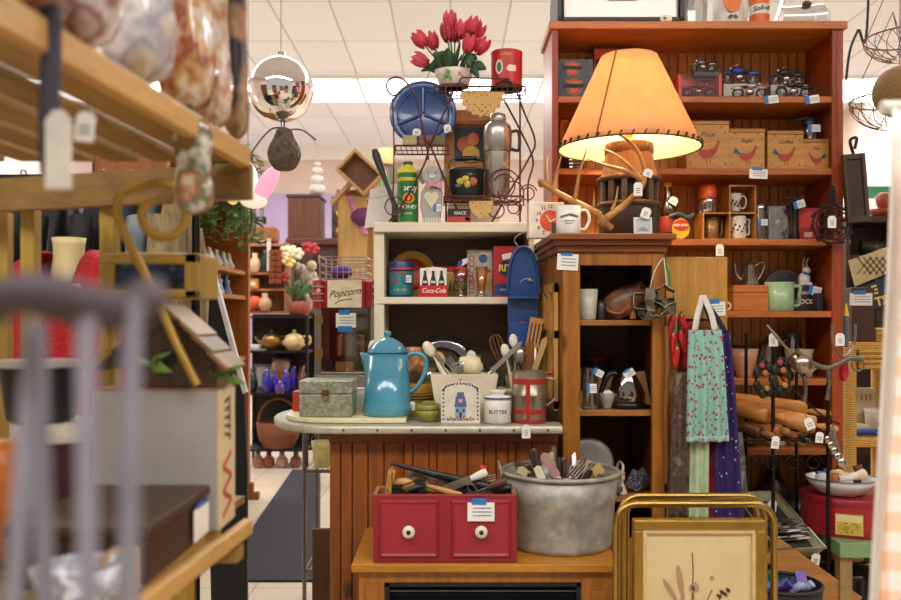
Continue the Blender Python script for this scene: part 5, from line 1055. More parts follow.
# shelf: cubby of mugs
def tap():
    t = T('beer_bottle', 'brown beer bottle with yellow cap and oval red and yellow label', 'bottle', L(668, 3.33, ZB3)); b = MB(pm('2a160c', .12, coat=.5)); b.lathe([(.03, 0), (.033, .006), (.033, .12), (.022, .155), (.014, .175), (.014, .215)], n=24).build('glass', t); MB(pm('c8a02a', .35)).lathe([(.0155, .21), (.016, .222), (.012, .226), (0, .227)], n=18).build('cap', t); MB(pm('8a2a1e', .5)).lathe([(.0333, .03), (.0338, .032), (.0338, .09), (.0333, .092)], n=24).build('label_band', t)
    ptag(t, (.02, -.034, .165), .034, .03, ry=.5, string=0)
tap()
b = MB(pm('d8b02a', .35)); b.prism(ell(.034, .04, 28), .014, FR(0, 0, .042)); b.use(pm('c03a26', .35)).prism(ell(.03, .022, 24), .016, FR(0, 0, .056)); b.text('RED DOG', .013, FR(0, -.0162, .055), pm('f0e4d0', .5), bold=.03, ex=.001); b.use(pm('3a4a5a', .5)).tube(spl([(-.04, -.004, .09), (-.01, -.012, .1), (.03, -.008, .085), (.05, -.004, .1)], 4), .008, 8)
one(b, 'tap_handle', 'yellow and red oval tap badge leaning by the brown bottle', 'tap badge', (XX(680, 3.3), 3.3, ZB3))
def cubby():
    x0, x1, xm = XX(700, 3.34), XX(753, 3.34), XX(727, 3.34); z1, z2 = .108, .214; c = (x0 + x1) / 2; t = T('cubby_shelf', 'small stepped pine cubby of three cells holding mugs', 'cubby', (c, 3.36, ZB3)); m = wood('b87a34', 'Z'); y0, y1 = -.055, .055
    a0, a1, am = x0 - c, x1 - c, xm - c
    for i, q in enumerate(((a0, a0 + .006, 0, z1), (am - .003, am + .003, .006, z2), (a1 - .006, a1, 0, z2))): MB(m).box(q[0], q[1], y0, y1, q[2], q[3]).build('upright', t)
    for q in ((a0 + .006, a1 - .006, 0, .006), (a0 + .006, am - .003, z1 - .006, z1), (am + .003, a1 - .006, z1 - .006, z1), (am + .003, a1 - .006, z2 - .006, z2)): MB(m).box(q[0], q[1], y0, y1, q[2], q[3]).build('board', t)
    MB(wood('8a5424', 'Z')).box(a0 + .006, a1 - .006, y1 - .004, y1 - .0005, .006, z1 - .006).build('back', t)
cubby()
zc = ZB3 + .0075
mug('dark brown topped tan mug in the lower left cubby cell', L(711, 3.35, zc), .029, .085, patch(['2a1a10', '8a6434', 'a88450'], 6, .3, stretch=(.1, .1, 3)), 0, hs=.85)
def flo(b, r, h):
    b.use(pm('5a3a3a', .5))
    for a in range(10): b.sph((r * math.cos(3.6 + a * .25), r * math.sin(3.6 + a * .25), h * (.3 + .3 * ((a * 7) % 5) / 4)), .005, 6)
mug('white mug with dark flower sprigs in the lower right cubby cell', L(738, 3.34, zc), .031, .088, pm('d8d0c4', .25), 0, flo, hs=.8)
mug('white cream jug with sprig pattern in the upper cubby cell', L(735, 3.35, zc + .108), .026, .07, pm('d4ccc0', .25), 0, flo, taper=.7)
jar('coffee_jar', 'glass jar with wide orange lid standing on the cubby', 'jar', L(707.5, 3.35, ZB3 + .1095), .036, .07, glass('e4e0d8', .18), pm('d8501e', .35), .55)
t = jar('glass_canister', 'clear cylindrical glass canister with price note right of the cubby', 'canister', L(760, 3.33, ZB3), .028, .125, glass('dce0dc', .2), glass('d0d4d0', .3), .12); note(t, (0, -.031, .08), .036, .024, drop=False)
b = T('clamshell_pack', 'clear plastic clamshell of silver ware beside the black pepper mill', 'pack', L(780, 3.38, ZB3)); MB(glass('e8e8e8', .22, .1)).tbox(0, .14, (.055, .03), (.05, .012)).build('shell', b); k = MB(pm('8a8680', .3, .8)); k.sph((-.01, 0, .07), (.02, .012, .026), 12); k.tube([(.014, 0, .02), (.03, 0, .1)], .004, 6); k.tube([(-.03, 0, .02), (-.012, 0, .12)], .004, 6); k.build('ware', b)
def mill():
    t = T('pepper_mill', 'slim black pepper mill with crossbar handle and tag', 'pepper mill', L(795, 3.34, ZB3)); b = MB(pm('1a1818', .35)); b.lathe([(.018, 0), (.02, .006), (.013, .04), (.012, .11), (.017, .13), (.017, .15), (.006, .156), (.006, .166)], n=18).build('body', t); b = MB(pm('1a1818', .35)); b.tube([(-.045, 0, .167), (.03, 0, .17)], .005, 8); b.sph((-.045, 0, .166), .008, 8); b.build('crank', t); note(t, (.004, -.02, .155), .046, .03, ry=-.3, drop=False)
mill()
boxed('tea_tin', 'red and gold printed carton standing behind the iron trivet', 'carton', L(807, 3.38, ZB3), .085, .06, .13, pm('b4202a', .35), pm('8a161e', .4), multi(blk('d8a890', .0, -.04, .03, .02), blk('c83a2e', 0, .02, .06, .06), letters('TEA', .024, 'e8c86a', 0, .025, bold=.02)), rz=-.25)
def trivet():
    d = 3.215; k = F / d; t = T('hanging_trivet', 'round black iron scrollwork trivet with handle hanging on the bookcase edge', 'trivet', (XX(832, d), d, ZZ(224, d))); m = pm('1e1a18', .55, .4); r = .072
    b = MB(m); b.tube([(r * math.cos(a), 0, r * math.sin(a)) for a in [2 * PI * i / 36 for i in range(36)]], .0045, 6, closed=True)
    for i in range(10):
        a = 2 * PI * i / 10; c = V((math.cos(a) * r * .62, 0, math.sin(a) * r * .62)); b.tube([c + V((math.cos(q) * .017, -.002 * (i % 2), math.sin(q) * .017)) for q in [2 * PI * j / 14 for j in range(14)]], .003, 5, closed=True)
        b.tube([(math.cos(a) * r * 1.05, 0, math.sin(a) * r * 1.05), (math.cos(a + .3) * r * 1.14, 0, math.sin(a + .3) * r * 1.14)], .005, 6)
    b.tube([(.02 * math.cos(a), -.001, .02 * math.sin(a)) for a in [2 * PI * i / 16 for i in range(16)]], .003, 5, closed=True); b.build('scroll_disc', t)
    b = MB(m); b.tube([(0, 0, r), (.0, 0, r + .05)], .007, 6); b.ob((0, 0, r + .03), (.024, .005, .05)); b.tube([(.008 * math.cos(a), 0, r + .062 + .008 * math.sin(a)) for a in [2 * PI * i / 12 for i in range(12)]], .003, 5, closed=True); b.build('handle', t)
    ptag(t, (-.004, -.008, .05), .032, .046, string=.02)
trivet()
# shelf: cocoa
t = T('recipe_box', 'plain orange pine recipe box under the pewter coffee pot', 'box', L(746.5, 3.36, ZB4)); w = .136; MB(wood('b4692a', 'X', .75)).box(-w / 2, w / 2, -.05, .05, 0, .07).build('body', t, bevel=.002); MB(wood('b4692a', 'X', .75)).box(-w / 2, w / 2, -.05, .05, .0715, .1).build('lid', t, bevel=.003)
def pewter(label, loc, s=1.0, rz=0):
    t = T('pewter_pot', label, 'coffee pot', loc, rz); m = pm('a8a090', .25, .9, .15, 12)
    b = MB(m); b.lathe([(.036 * s, 0), (.038 * s, .004 * s), (.022 * s, .075 * s), (.024 * s, .082 * s)], n=24).build('body', t)
    b = MB(m); b.lathe([(.025 * s, .0825 * s), (.02 * s, .092 * s), (.006 * s, .098 * s), (.006 * s, .106 * s), (0, .108 * s)], n=20).build('lid', t)
    MB(m).tube(spl([(-.03 * s, 0, .02 * s), (-.052 * s, 0, .045 * s), (-.058 * s, 0, .09 * s)], 5), [.008 * s, .004 * s], 8).build('spout', t)
    MB(m).tube(spl([(.024 * s, 0, .078 * s), (.05 * s, 0, .095 * s), (.062 * s, 0, .08 * s), (.05 * s, 0, .045 * s), (.034 * s, 0, .02 * s)], 5), .003 * s, 7).build('handle', t)
    return t
pewter('small pewter coffee pot on the orange recipe box', L(749, 3.36, ZB4 + .1012), .98)
mug('large pale jade green mug beside the recipe box', L(779, 3.34, ZB4), .056, .112, pm('8fae84', .25), 0, rim=pm('9dbb92', .25), hs=.82)
plate_on_edge('glass_plate', 'blue grey fluted plate standing behind the jade mug', L(783, 3.48, ZB4), .085, pm('8a96a0', .25), .1, pm('b8c0c8', .3))
boxed('cocoa_tin', 'dark brown cocoa tin with pale lettering under the white rabbit figurine', 'tin', L(805, 3.39, ZB4), .12, .06, .098, pm('3a1e1a', .4), None, multi(letters("HERSHEY'S", .0165, 'd8c8b8', 0, .022, bold=.02), letters('COCOA', .026, 'd8c8b8', -.004, -.012, bold=.03)))
def rabbit():
    t = T('rabbit_figurine', 'white rabbit figurine with blue bow standing on the cocoa tin', 'figurine', L(804, 3.39, ZB4 + .099)); m = pm('e0d8cc', .4)
    b = MB(m); b.sph((0, 0, .028), (.024, .02, .028), 14); b.sph((.006, -.004, .064), (.016, .015, .016), 14); b.sph((-.014, -.012, .008), (.014, .012, .008), 10); b.sph((.016, -.012, .008), (.014, .012, .008), 10); b.sph((.016, -.014, .062), (.006, .006, .005), 8); b.build('body', t)
    for x in (-.002, .012): b = MB(m); b.tube(spl([(x, 0, .075), (x - .002, 0, .095), (x + .006, 0, .115)], 4), [.005, .007, .006, .002], 8).build('ear', t)
    b = MB(pm('3a6a9a', .5)); b.ob((.004, -.016, .05), (.022, .006, .008), (0, .3, 0)); b.build('bow', t)
    note(t, (.03, -.04, -.002), .05, .036, ry=.2, drop=False)
rabbit()
b = MB(pm('26262c', .4)); b.box(-.012, .012, -.02, .02, 0, .07); one(b, 'spice_tin', 'small dark tin at the right end beside the cocoa tin', 'tin', L(818, 3.33, ZB4), bevel=.002)
b = MB(pm('cfc6b8', .4)); b.tube([(.014 * math.cos(a), 0, .018 + .014 * math.sin(a)) for a in [2 * PI * i / 16 for i in range(16)]], .004, 6, closed=True); one(b, 'napkin_ring', 'white napkin ring against the end of the recipe box', 'ring', L(727, 3.29, ZB4))
b = MB(pm('4a4644', .4, .5)); b.tube(spl([(-.08, 0, .0), (-.05, -.01, .03), (-.02, 0, .012), (.02, -.01, .03), (.06, 0, .01)], 5), .007, 8); b.sph((.07, 0, .012), (.02, .01, .012), 10); one(b, 'iron_scroll_hook', 'dark twisted iron hook bar lying above the open cabinet door', 'hook', L(685, 3.32, ZB4 + .15 - .0))
# shelf: bowls and pewter
bowl('mixing_bowl', 'peach pink glazed mixing bowl beside the aprons', L(744, 3.38, ZB5), .056, .11, pm('c89474', .25), rim=pm('b8a088', .3))
pewter('tall pewter pitcher behind the hanging saucepan', L(768, 3.46, ZB5), 1.5)
bowl('enamel_pan', 'pale round enamel pan at the right end of the shelf', L(799, 3.36, ZB5), .055, .11, pm('a8987c', .35), cat='pan', foot=.85)
b = MB(glass('c8c4bc', .25)); b.lathe([(.03, 0), (.035, .006), (.05, .12), (.048, .12), (.03, .01)], n=20); one(b, 'glass_vase', 'smoky glass vase in the dark beside the aprons', 'vase', L(736, 3.48, ZB5))
jar('preserve_jar', 'plain glass preserving jar at the back beside the pewter pitcher', 'jar', L(792, 3.48, ZB5), .04, .16, glass('c0c4bc', .2), pm('8a8478', .4, .6), .1)
b = MB(pm('8a8478', .3, .8)); b.lathe([(.03, 0), (.06, .02), (.07, .06), (.02, .085), (0, .09)], n=20); one(b, 'covered_dish', 'low pewter covered dish on the shelf below the rolling pins', 'dish', L(746, 3.34, ZB6))
for i, px in enumerate((775, 797)): b = MB(pm(('c8b89a', '9a7a5a')[i], .4)); b.lathe([(.035, 0), (.04, .005), (.042, .07), (.036, .075), (0, .076)], n=20); one(b, 'canister', ('pale small canister under the rolling pins', 'tan small canister under the rolling pins')[i], 'canister', L(px, 3.34, ZB6))
# ================================================================ on the heater cabinet
def reddrawers():
    d = 2.275; k = F / d; x0, x1 = XX(373, d), XX(517, d); c = (x0 + x1) / 2; w = x1 - x0; h = 67.5 / k; t = T('drawer_box', 'red painted two drawer box with white knobs, open topped and full of tools', 'drawer box', (c, d + .14, ZH))
    m = pm('8c1a27', .45, var=.14, s=9); m2 = pm('9a222f', .45, var=.12, s=12); y = -.14
    b = MB(m); b.box(-w / 2, w / 2, y, y + .016, 0, h); 
    b.build('front_panel', t, bevel=.002)
    for s in (-1, 1):
        cx = s * w * .25; pw = w * .42; b = MB(m2)
        q = [(-pw / 2, -h * .43), (pw / 2, -h * .43), (pw / 2, h * .43), (-pw / 2, h * .43)]; q2 = [(x * .86, z * .84) for x, z in q]
        M = FR(cx, y, h * .5); b.add([(x, z, 0) for x, z in q] + [(x * .93, z * .92, .008) for x, z in q] + [(x, z, .004) for x, z in q2], [(i, (i + 1) % 4, 4 + (i + 1) % 4, 4 + i) for i in range(4)] + [(4 + i, 4 + (i + 1) % 4, 8 + (i + 1) % 4, 8 + i) for i in range(4)] + [(8, 9, 10, 11)], M=M)
        dr = b.build('drawer', t); b = MB(pm('e4ddd0', .2)); b.lathe([(.007, 0), (.008, .006), (.0165, .014), (.017, .02), (.009, .026), (.0065, .0255)], n=20, M=FR(cx, y - .005, h * .48)); b.use(pm('3a342c', .4, .6)).sph((cx, y - .0305, h * .48), (.0065, .004, .0065), 10); b.build('knob', dr)
    b = MB(wood('b07a3a', 'X')); e = -.02
    b.box(-w / 2, -w / 2 + .01, y + .016, e, 0, h + .0); b.box(w / 2 - .01, w / 2, y + .016, e, 0, h); b.box(-w / 2 + .01, w / 2 - .01, e - .01, e, 0, h); b.box(-w / 2 + .01, w / 2 - .01, y + .016, e - .01, 0, .01)
    b.box(-w / 2 + .04, -w / 2 + .048, y + .016, e - .01, h, h + .055); b.build('box_sides', t, bevel=.001)
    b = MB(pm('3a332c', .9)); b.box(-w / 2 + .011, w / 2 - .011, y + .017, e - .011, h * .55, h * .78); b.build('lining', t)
    note(t, (.096 - .0, y - .0095, h * .9), .072, .05)
    return d, k, h
dd, dk_, dh = reddrawers()
UD = lambda px, py, o: P(px, py, dd + .015 + o * .72)
blk_, gr_, wl = pm('1a1a1c', .4), pm('6a6460', .35, .7), wood('c8924a', 'Z', .8)
utensil('rod', 'long black handled roller tool lying across the red drawer box', UD(500, 491, .12), UD(391, 463, .10), blk_, pm('2a2826', .4), hl=.62, hr=.014)
utensil('spatula', 'black slotted turner lying at the left of the red drawer box', UD(420, 489, .10), UD(392, 495, .03), blk_, blk_, w=.05, hl=.3)
utensil('fork', 'black plastic pasta fork at the front left of the red drawer box', UD(419, 487, .04), UD(389, 498, .03), blk_, blk_, w=.045, hl=.4)
utensil('spoon', 'curved pale wooden spoon lying in the red drawer box', UD(462, 495, .08), UD(394, 484, .06), wl, wl, w=.04, hl=.5)
utensil('knife', 'pale wooden handled serving knife behind the wooden spoon in the red drawer box', UD(455, 494, .06), UD(408, 480, .07), wl, STEEL(), w=.026, hl=.6)
utensil('spatula', 'wide grey steel turner in the middle of the red drawer box', UD(470, 492, .13), UD(407, 475, .12), gr_, STEEL(), w=.055, hl=.35)
utensil('knife', 'white handled steel spatula pointing up right from the red drawer box', UD(487, 472, .1), UD(440, 492, .08), WHITE(), STEEL(), w=.03, hl=.35, hr=.011)
utensil('fork', 'steel serving fork lying right of the white handled spatula', UD(455, 489, .13), UD(497, 478, .12), gr_, STEEL(), w=.024)
utensil('knife', 'black handled carving knife near the tub in the red drawer box', UD(512, 488, .1), UD(462, 497, .06), blk_, STEEL(), w=.022, hl=.4, hr=.011)
utensil('masher', 'dark wooden handled masher at the right end of the red drawer box', UD(506, 481, .06), UD(470, 494, .08), pm('5a3a24', .5), gr_, w=.025, hl=.5, hr=.01)
one(MB(pm('c8281e', .3)).sph((0, 0, 0), (.011, .009, .009), 12), 'cork_stopper', 'small red knob lying on top of the utensils near the tub', 'knob', UD(483, 468, .12))
one(MB(wood('d8a24a', 'Z', .8)).ob((0, 0, 0), (.02, .012, .08), (0, .15, 0)), 'wooden_block', 'yellow wooden stick upright at the left of the red drawer box', 'stick', UD(390, 484, .09), bevel=.003)
def tub():
    d = 2.47; k = F / d; t = T('washtub', 'galvanized steel washtub with ribbed side, filled with table knives', 'washtub', L(560, d, ZH)); r, h = 58 / k, .218
    m = patch(['5c5a52', '85827a', 'a19d92', '6e6a60'], 16, .38, stretch=(1, 1, 1)); m = pm('a5a196', .5, .45, .28, 26)
    b = MB(m); b.lathe([(r * .84, 0), (r * .86, .004), (r * .88, .012), (r * .87, .016), (r * .94, h * .62), (r * .965, h * .66), (r * .95, h * .7), (r * .99, h * .95), (r * .965, h * .95), (r * .93, h * .72), (r * .85, .02), (0, .018)], n=56).build('body', t)
    b = MB(m); b.tube([(r * math.cos(a), r * math.sin(a), h * .965) for a in [2 * PI * i / 48 for i in range(48)]], .0065, 8, closed=True); b.build('rolled_rim', t)
    for s in (-1, 1):
        b = MB(m); b.ob((s * r * 1.0, 0, h * .86), (.012, .05, .035)); b.tube(spl([(s * r * 1.02, -.04, h * .93), (s * r * 1.05, -.03, h * 1.06), (s * r * 1.05, .03, h * 1.06), (s * r * 1.02, .04, h * .93)], 5), .004, 6); b.build('handle', t)
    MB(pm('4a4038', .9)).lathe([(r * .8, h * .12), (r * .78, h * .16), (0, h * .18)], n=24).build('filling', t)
    return d, r, h
td, tr_, th = tub()
tb = V((XX(560, td), td, ZH)); rnd = random.Random(4)
hc = [pm(c, .5) for c in ('3a2418', '5a3420', '8a7a5c', 'b8a888', '6a4a34', '2a2220')]
for i in range(38):
    a = rnd.uniform(0, 2 * PI); rr = tr_ * rnd.uniform(.1, .55); p0 = tb + V((rr * math.cos(a) * .8, rr * math.sin(a) * .8, th * .72)); lean = rnd.uniform(.02, .085); al2 = a + rnd.uniform(-.7, .7)
    p1 = p0 + V((math.cos(al2) * lean, math.sin(al2) * lean, rnd.uniform(.05, .085) + .025 * math.sin(a)))
    q = p1 - tb; q2 = math.hypot(q.x, q.y)
    if q2 > tr_ * .8: p1 = tb + V((q.x * tr_ * .8 / q2, q.y * tr_ * .8 / q2, q.z))
    c = hc[i % 6]; ds = 'dark brown|reddish brown|greenish grey|bone coloured|brown|black'.split('|')[i % 6]
    A, B = p1, p0 - V((0, 0, .07)); bu = i % 3 == 2
    if bu: A, B = B, A
    utensil('knife', 'old table knife standing %s up in the washtub, handle %s' % ('blade' if bu else 'handle', ds), A, B, c, STEEL(), group='washtub knives %s up, handles %s' % ('blade' if bu else 'handle', ds), hl=.4 if bu else .66, w=.018, hr=.0085)
def tk(label, px0, py0, px1, py1, o0, o1, hm, bm, **kw): utensil(kw.pop('kind', 'knife'), label, P(px0, py0, td + o0), P(px1, py1, td + o1), hm, bm, **kw)
tk('wide cream handled spreader leaning left in the washtub', 548, 489, 517, 468, -.02, -.03, WHITE(), pm('d0b88a', .5), w=.03, hl=.2)
tk('cream bladed wide knife leaning left of centre in the washtub', 545, 486, 536, 466, -.05, -.05, cm, cm, w=.03, hl=.2)
tk('pinkish wooden paddle standing tallest in the washtub', 562, 484, 542, 453, -.02, .0, pm('a88078', .5), pm('a88078', .5), w=.034, hl=.25)
tk('steel serving fork fanned in the middle of the washtub', 560, 490, 585, 462, -.05, -.04, STEEL(), STEEL(), kind='fork', w=.028)
tk('steel pastry brush with tan bristles right of centre in the washtub', 575, 490, 601, 467, -.04, .02, pm('8a8478', .4), STEEL(), kind='brush', w=.03)
tk('steel spoon lying across the front of the washtub', 538, 487, 574, 483, -.09, -.1, STEEL(), STEEL(), kind='spoon', w=.03)
tk('grey plastic spatula leaning far right in the washtub', 588, 488, 611, 474, -.06, -.04, pm('3a342e', .5), pm('6a645c', .5), w=.03, hl=.5)
tk('wooden handled butter spreader leaning back in the washtub', 566, 486, 572, 460, .03, .08, wl, wl, w=.02)
b = MB(PAPER()); b.box(-.03, .03, -.001, .001, 0, .022); b.use(INK()).box(-.02, .02, -.0016, -.001, .012, .014); one(b, 'price_card', 'white price card standing at the back of the washtub knives', 'card', tb + V((.02, .115, th * .85)), bevel=0)

# ================================================================ folded brass tray stands and the gold framed picture
def tray_frame(label, x0, x1, yt, d, grp):
    a, e = XX(x0, d), XX(x1, d); zt = ZZ(yt, d); t = T('tray_stand_frame', label, 'tray stand', ((a + e) / 2, d, 0), 0, grp); w = (e - a) / 2; r = .0085; m = pm('b0904a', .25, .95, .1, 20)
    rc = .05; pts = [(-w, 0, 0), (-w, 0, zt - rc)] + [(-w + rc - rc * math.cos(q), 0, zt - rc + rc * math.sin(q)) for q in [PI / 2 * i / 7 for i in range(1, 8)]] + [(w - rc + rc * math.sin(q), 0, zt - rc + rc * math.cos(q)) for q in [PI / 2 * i / 7 for i in range(0, 8)]] + [(w, 0, 0)]
    MB(m).tube(pts, r, 10).build('tube_frame', t)
    for s in (-1, 1): MB(pm('1c1a18', .6)).cyl((s * w, 0, 0), (s * w, 0, .02), .0145, n=10).build('rubber_foot', t)
    MB(m).tube([(-w, .012, .28), (w, .012, .28)], .006, 8).build('cross_bar', t)
    return t
tray_frame('folded brass tube tray stand nearest the camera, behind the gold framed picture', 616, 774, 504, 2.06, 'folded brass tray stands')
tray_frame('second folded brass tube tray stand, a little taller behind the first', 620, 764, 496, 2.14, 'folded brass tray stands')
tray_frame('third folded brass tube tray stand, farthest from the camera', 626, 757, 497, 2.24, 'folded brass tray stands')
def framed():
    d = 2.0; k = F / d; x0, x1 = XX(633, d), XX(764, d); zt = ZZ(519, d); w = x1 - x0; h = .62; t = T('framed_picture', 'gold framed cream picture of dried grasses and wildflowers', 'picture', ((x0 + x1) / 2, d, zt - h)); g = pm('a8843a', .35, .8, .15, 15)
    for q in ((-w / 2, w / 2, h - .024, h), (-w / 2, w / 2, 0, .024), (-w / 2, -w / 2 + .022, .024, h - .024), (w / 2 - .022, w / 2, .024, h - .024)): MB(g).box(q[0], q[1], -.012, .018, q[2], q[3]).build('moulding', t, bevel=.004)
    b = MB(pm('d8c08a', .5, .3)); z0, z1, a0, a1 = .024, h - .024, -w / 2 + .022, w / 2 - .022
    for q in ((a0, a1, z1 - .008, z1), (a0, a0 + .008, z0, z1 - .008), (a1 - .008, a1, z0, z1 - .008)): b.box(q[0], q[1], -.008, .008, q[2], q[3])
    b.build('inner_lip', t)
    b = MB(pm('d6c08e', .7, var=.07, s=9)); b.box(a0, a1, 0, .006, z0, z1)
    y = -.0008; br = pm('6a4a30', .8); pk = pm('b08a6a', .8); P2 = lambda px, py: ((px - 698.5) / k, y, h - (py - 519) / k)
    b.use(br)
    for pts in ([(690, 640), (692, 600), (693, 570), (692, 553)], [(686, 640), (684, 600), (681, 575)], [(684, 640), (675, 600), (664, 582)], [(700, 640), (706, 605), (712, 590)], [(704, 640), (716, 610), (722, 590)], [(694, 600), (693, 590), (696, 582)]): b.tube(spl([P2(*p) for p in pts], 4), .0012, 4, flat=.3)
    b.use(pk)
    for px, py, an, l, wd_ in ((680, 580, .15, .036, .007), (670, 590, .55, .03, .006), (694, 588, -.1, .012, .012), (712, 578, .3, .006, .005), (684, 606, .2, .03, .006)): b.prism(ell(wd_, l, 14), .001, FR(*P2(px, py)) @ Mx.Rotation(an, 4, 'Z'))
    b.use(pm('4a3a2c', .8))
    for px, py in ((693, 588), (722, 592), (725, 594), (719, 596), (728, 590)): b.prism(ell(.007, .004, 8), .0014, FR(*P2(px, py)) @ Mx.Rotation(px, 4, 'Z'))
    b.build('picture_panel', t)
    b = MB(g); b.box(-w / 2 + .05, w / 2 - .05, .02, .026, .05, h - .05); b.build('backing', t)
    MB(pm('7a5a30', .6)).box(-.02, .02, .028, .04, -(zt - h) + .0, .05).build('easel_leg', t)
framed()
# ================================================================ aprons hanging on the open cabinet door
def hang(name, label, cat, pxt, yt, x0, x1, y0, y1, d, m, folds=5, amp=.008, flare=1.0, th=.0025, straps=None, hem=None, sm=None, slant=0):
    """cloth hung from a point: top px range x0..x1 at row y0, bottom row y1"""
    k = F / d; o = P((x0 + x1) / 2, y0, d); t = T(name, label, cat, o); w = (x1 - x0) / k; H = (y1 - y0) / k
    b = MB(m); ph = pxt * .37
    def f(u, v):
        q = (u - .5); ww = w * (1 + (flare - 1) * v)
        return (q * ww + slant * v, amp * (.4 + .6 * v) * math.sin(u * folds * 2 * PI + ph + v * .8) + .004 * math.sin(v * 5 + u * 3), -v * H)
    b.grid(f, 40, 24).build('cloth', t, solid=th)
    if straps:
        p = P(pxt, yt, d - .004) - o
        for s in straps:
            b = MB(sm or m); q0 = V((s * w, 0, 0)); pts = [q0, q0 * .6 + p * .45 + V((s * .01, -.005, 0)), p]
            pts = spl(pts, 6); n = len(pts) - 1
            b.grid(lambda u, v, pts=pts, n=n: (pts[round(v * n)].x + (u - .5) * .02, pts[round(v * n)].y + (u - .5) * .004, pts[round(v * n)].z), 2, n).build('strap', t, solid=.002)
    if hem:
        b = MB(hem); b.grid(lambda u, v: V(f(u, .965 + v * .05)) + V((0, -.004 + .004 * math.sin(u * 90), 0)), 60, 3).build('ruffled_hem', t, solid=.003)
    return t
fl = dots('8fc0b4', 'b04450', '9a4a50', 68, .3, .85); pu = dots('2c1a58', 'b8a8d8', None, 52, .13, .85)
hang('apron', 'teal apron printed with small red flowers, white straps, hanging on the cabinet door', 'apron', 703, 295, 689, 722, 330, 440, 2.66, fl, 3, .011, 1.32, straps=(-.32, .28), sm=pm('e2dcd2', .8), hem=dots('a8c8bc', 'c05a60', None, 60, .3), slant=.006)
hang('apron', 'purple apron with tiny white dots hanging behind the teal flowered one', 'apron', 704, 300, 713, 730, 332, 524, 2.695, pu, 2.5, .008, 1.75, straps=(-.3, .2), sm=pm('24163e', .8), slant=.026)
hang('apron', 'pale green apron hanging below the teal flowered one', 'apron', 696, 340, 682, 708, 400, 520, 2.69, pm('b4c49a', .85), 3, .009, 1.12, slant=.0)
hang('apron', 'crimson apron edge showing between the pale green and purple aprons', 'apron', 712, 340, 706, 722, 400, 522, 2.715, pm('8e1f34', .85), 2, .006, 1.0, slant=.008)
hang('scarf', 'dark paisley scarf hanging at the left of the aprons', 'scarf', 676, 360, 674, 690, 372, 518, 2.675, patch(['2a2430', '6a4a3a', '3a3a2a', '8a6a5a'], 30, .8), 2, .007, 1.3, slant=-.012)
hang('scarf', 'grey patterned scarf peeping out right of the purple apron', 'scarf', 738, 400, 730, 742, 432, 500, 2.73, patch(['2a2a28', '6a6a60', '9a9484'], 34, .8), 2, .006, 1.4, slant=.012)
# ================================================================ black wire rack before the bookcase, with rolling pins
def wrack():
    x0, x1 = XX(773, 2.86), XX(828, 2.86); xl = XX(738, 2.9); y0, y1 = 2.86, 3.12; m = pm('14120f', .45, .5)
    t = T('wire_rack', 'tall black wire rack of rolling pins in front of the bookcase', 'rack', ((x0 + x1) / 2, 2.99, 0))
    for x, y, zt in ((x0, y0, 1.225), (x1, y0, 1.04), (x0, y1, 1.2), (x1, y1, 1.2)): MB(m).tube([(x, y, 0), (x, y, zt)], .0065, 8).build('post', t, W=True)
    for z in (ZZ(440, 2.86), ZZ(562, 2.86), .2):
        b = MB(m); b.tube([(xl, y0, z), (x1, y0, z)], .004, 6); b.tube([(xl, y1, z), (x1, y1, z)], .004, 6)
        for i in range(15): x = xl + (x1 - xl) * i / 14; b.tube([(x, y0, z + .004), (x, y1, z + .004)], .0022, 5)
        b.build('wire_shelf', t, W=True)
    for z in (ZZ(463, 2.86), ZZ(580, 2.86)):
        for i in range(5):
            c = V((xl + .03 + i * .07, y0 - .004, z)); b = MB(m); b.tube([c + V((.03 * (1 - j / 22 * .6) * math.cos(j * .36), 0, .03 * (1 - j / 22 * .6) * math.sin(j * .36))) for j in range(23)], .0028, 5); b.build('scroll', t, W=True)
    b = MB(m); b.tube(spl([(x0, y0, 1.1), (x0 + .05, y0, 1.03), (x1 - .02, y0, .93), (x1 + .04, y0, .9)], 5), .003, 6); b.build('brace', t, W=True)
    ptag(t, (x0 - (x0 + x1) / 2 - .002, y0 - 2.99 - .008, ZZ(332, 2.86)), .03, .044, string=.004)
    return x0, x1, xl
rx0, rx1, rxl = wrack(); ZR = ZZ(440, 2.86) + .0075
def pin(label, a, b_, r, c='d08c3e', hc_=None, gap=.2, hr=.012):
    a, b_ = V(a), V(b_); z = b_ - a; ln = z.length; q = z.to_track_quat('Z', 'Y'); t = T('rolling_pin', label, 'rolling pin', a, 0, 'rolling pins on the wire rack'); t.rotation_euler = q.to_euler()
    m = wood(c, 'Z', .75); h = hc_ or m
    MB(m).lathe([(r * .82, ln * gap), (r, ln * gap + .006), (r, ln * (1 - gap) - .006), (r * .82, ln * (1 - gap))], n=24).build('roller', t)
    for s in (0, 1):
        z0, z1 = (ln * gap - .002, 0) if s == 0 else (ln * (1 - gap) + .002, ln); dz = z1 - z0
        b = MB(h); b.lathe([(hr * .6, z0), (hr * .65, z0 + dz * .1), (hr * 1.1, z0 + dz * .4), (hr * .95, z0 + dz * .75), (hr * .8, z0 + dz * .92), (0, z1)], n=14); b.build('handle', t)
    return t
p1 = pin('orange beech rolling pin lying at the back of the pile, largest', P(700, 398, 3.10), P(832, 414, 3.04), .034)
p2 = pin('rolling pin crossing the pile towards the front with a ringed grip', P(716, 402, 3.02) + V((0, 0, .0)), P(786, 419, 2.86), .033, 'c8823a', None, .22)
p3 = pin('long rolling pin pointing lower right from the middle of the pile', P(752, 412, 3.0), P(839, 430, 2.86), .03, 'd4944a', None, .26)
p4 = pin('slim rolling pin at the front of the pile with turned grips', P(746, 428, 2.96), P(790, 432, 2.83), .022, 'a8662c', pm('9a6a3a', .4), .2, .012)
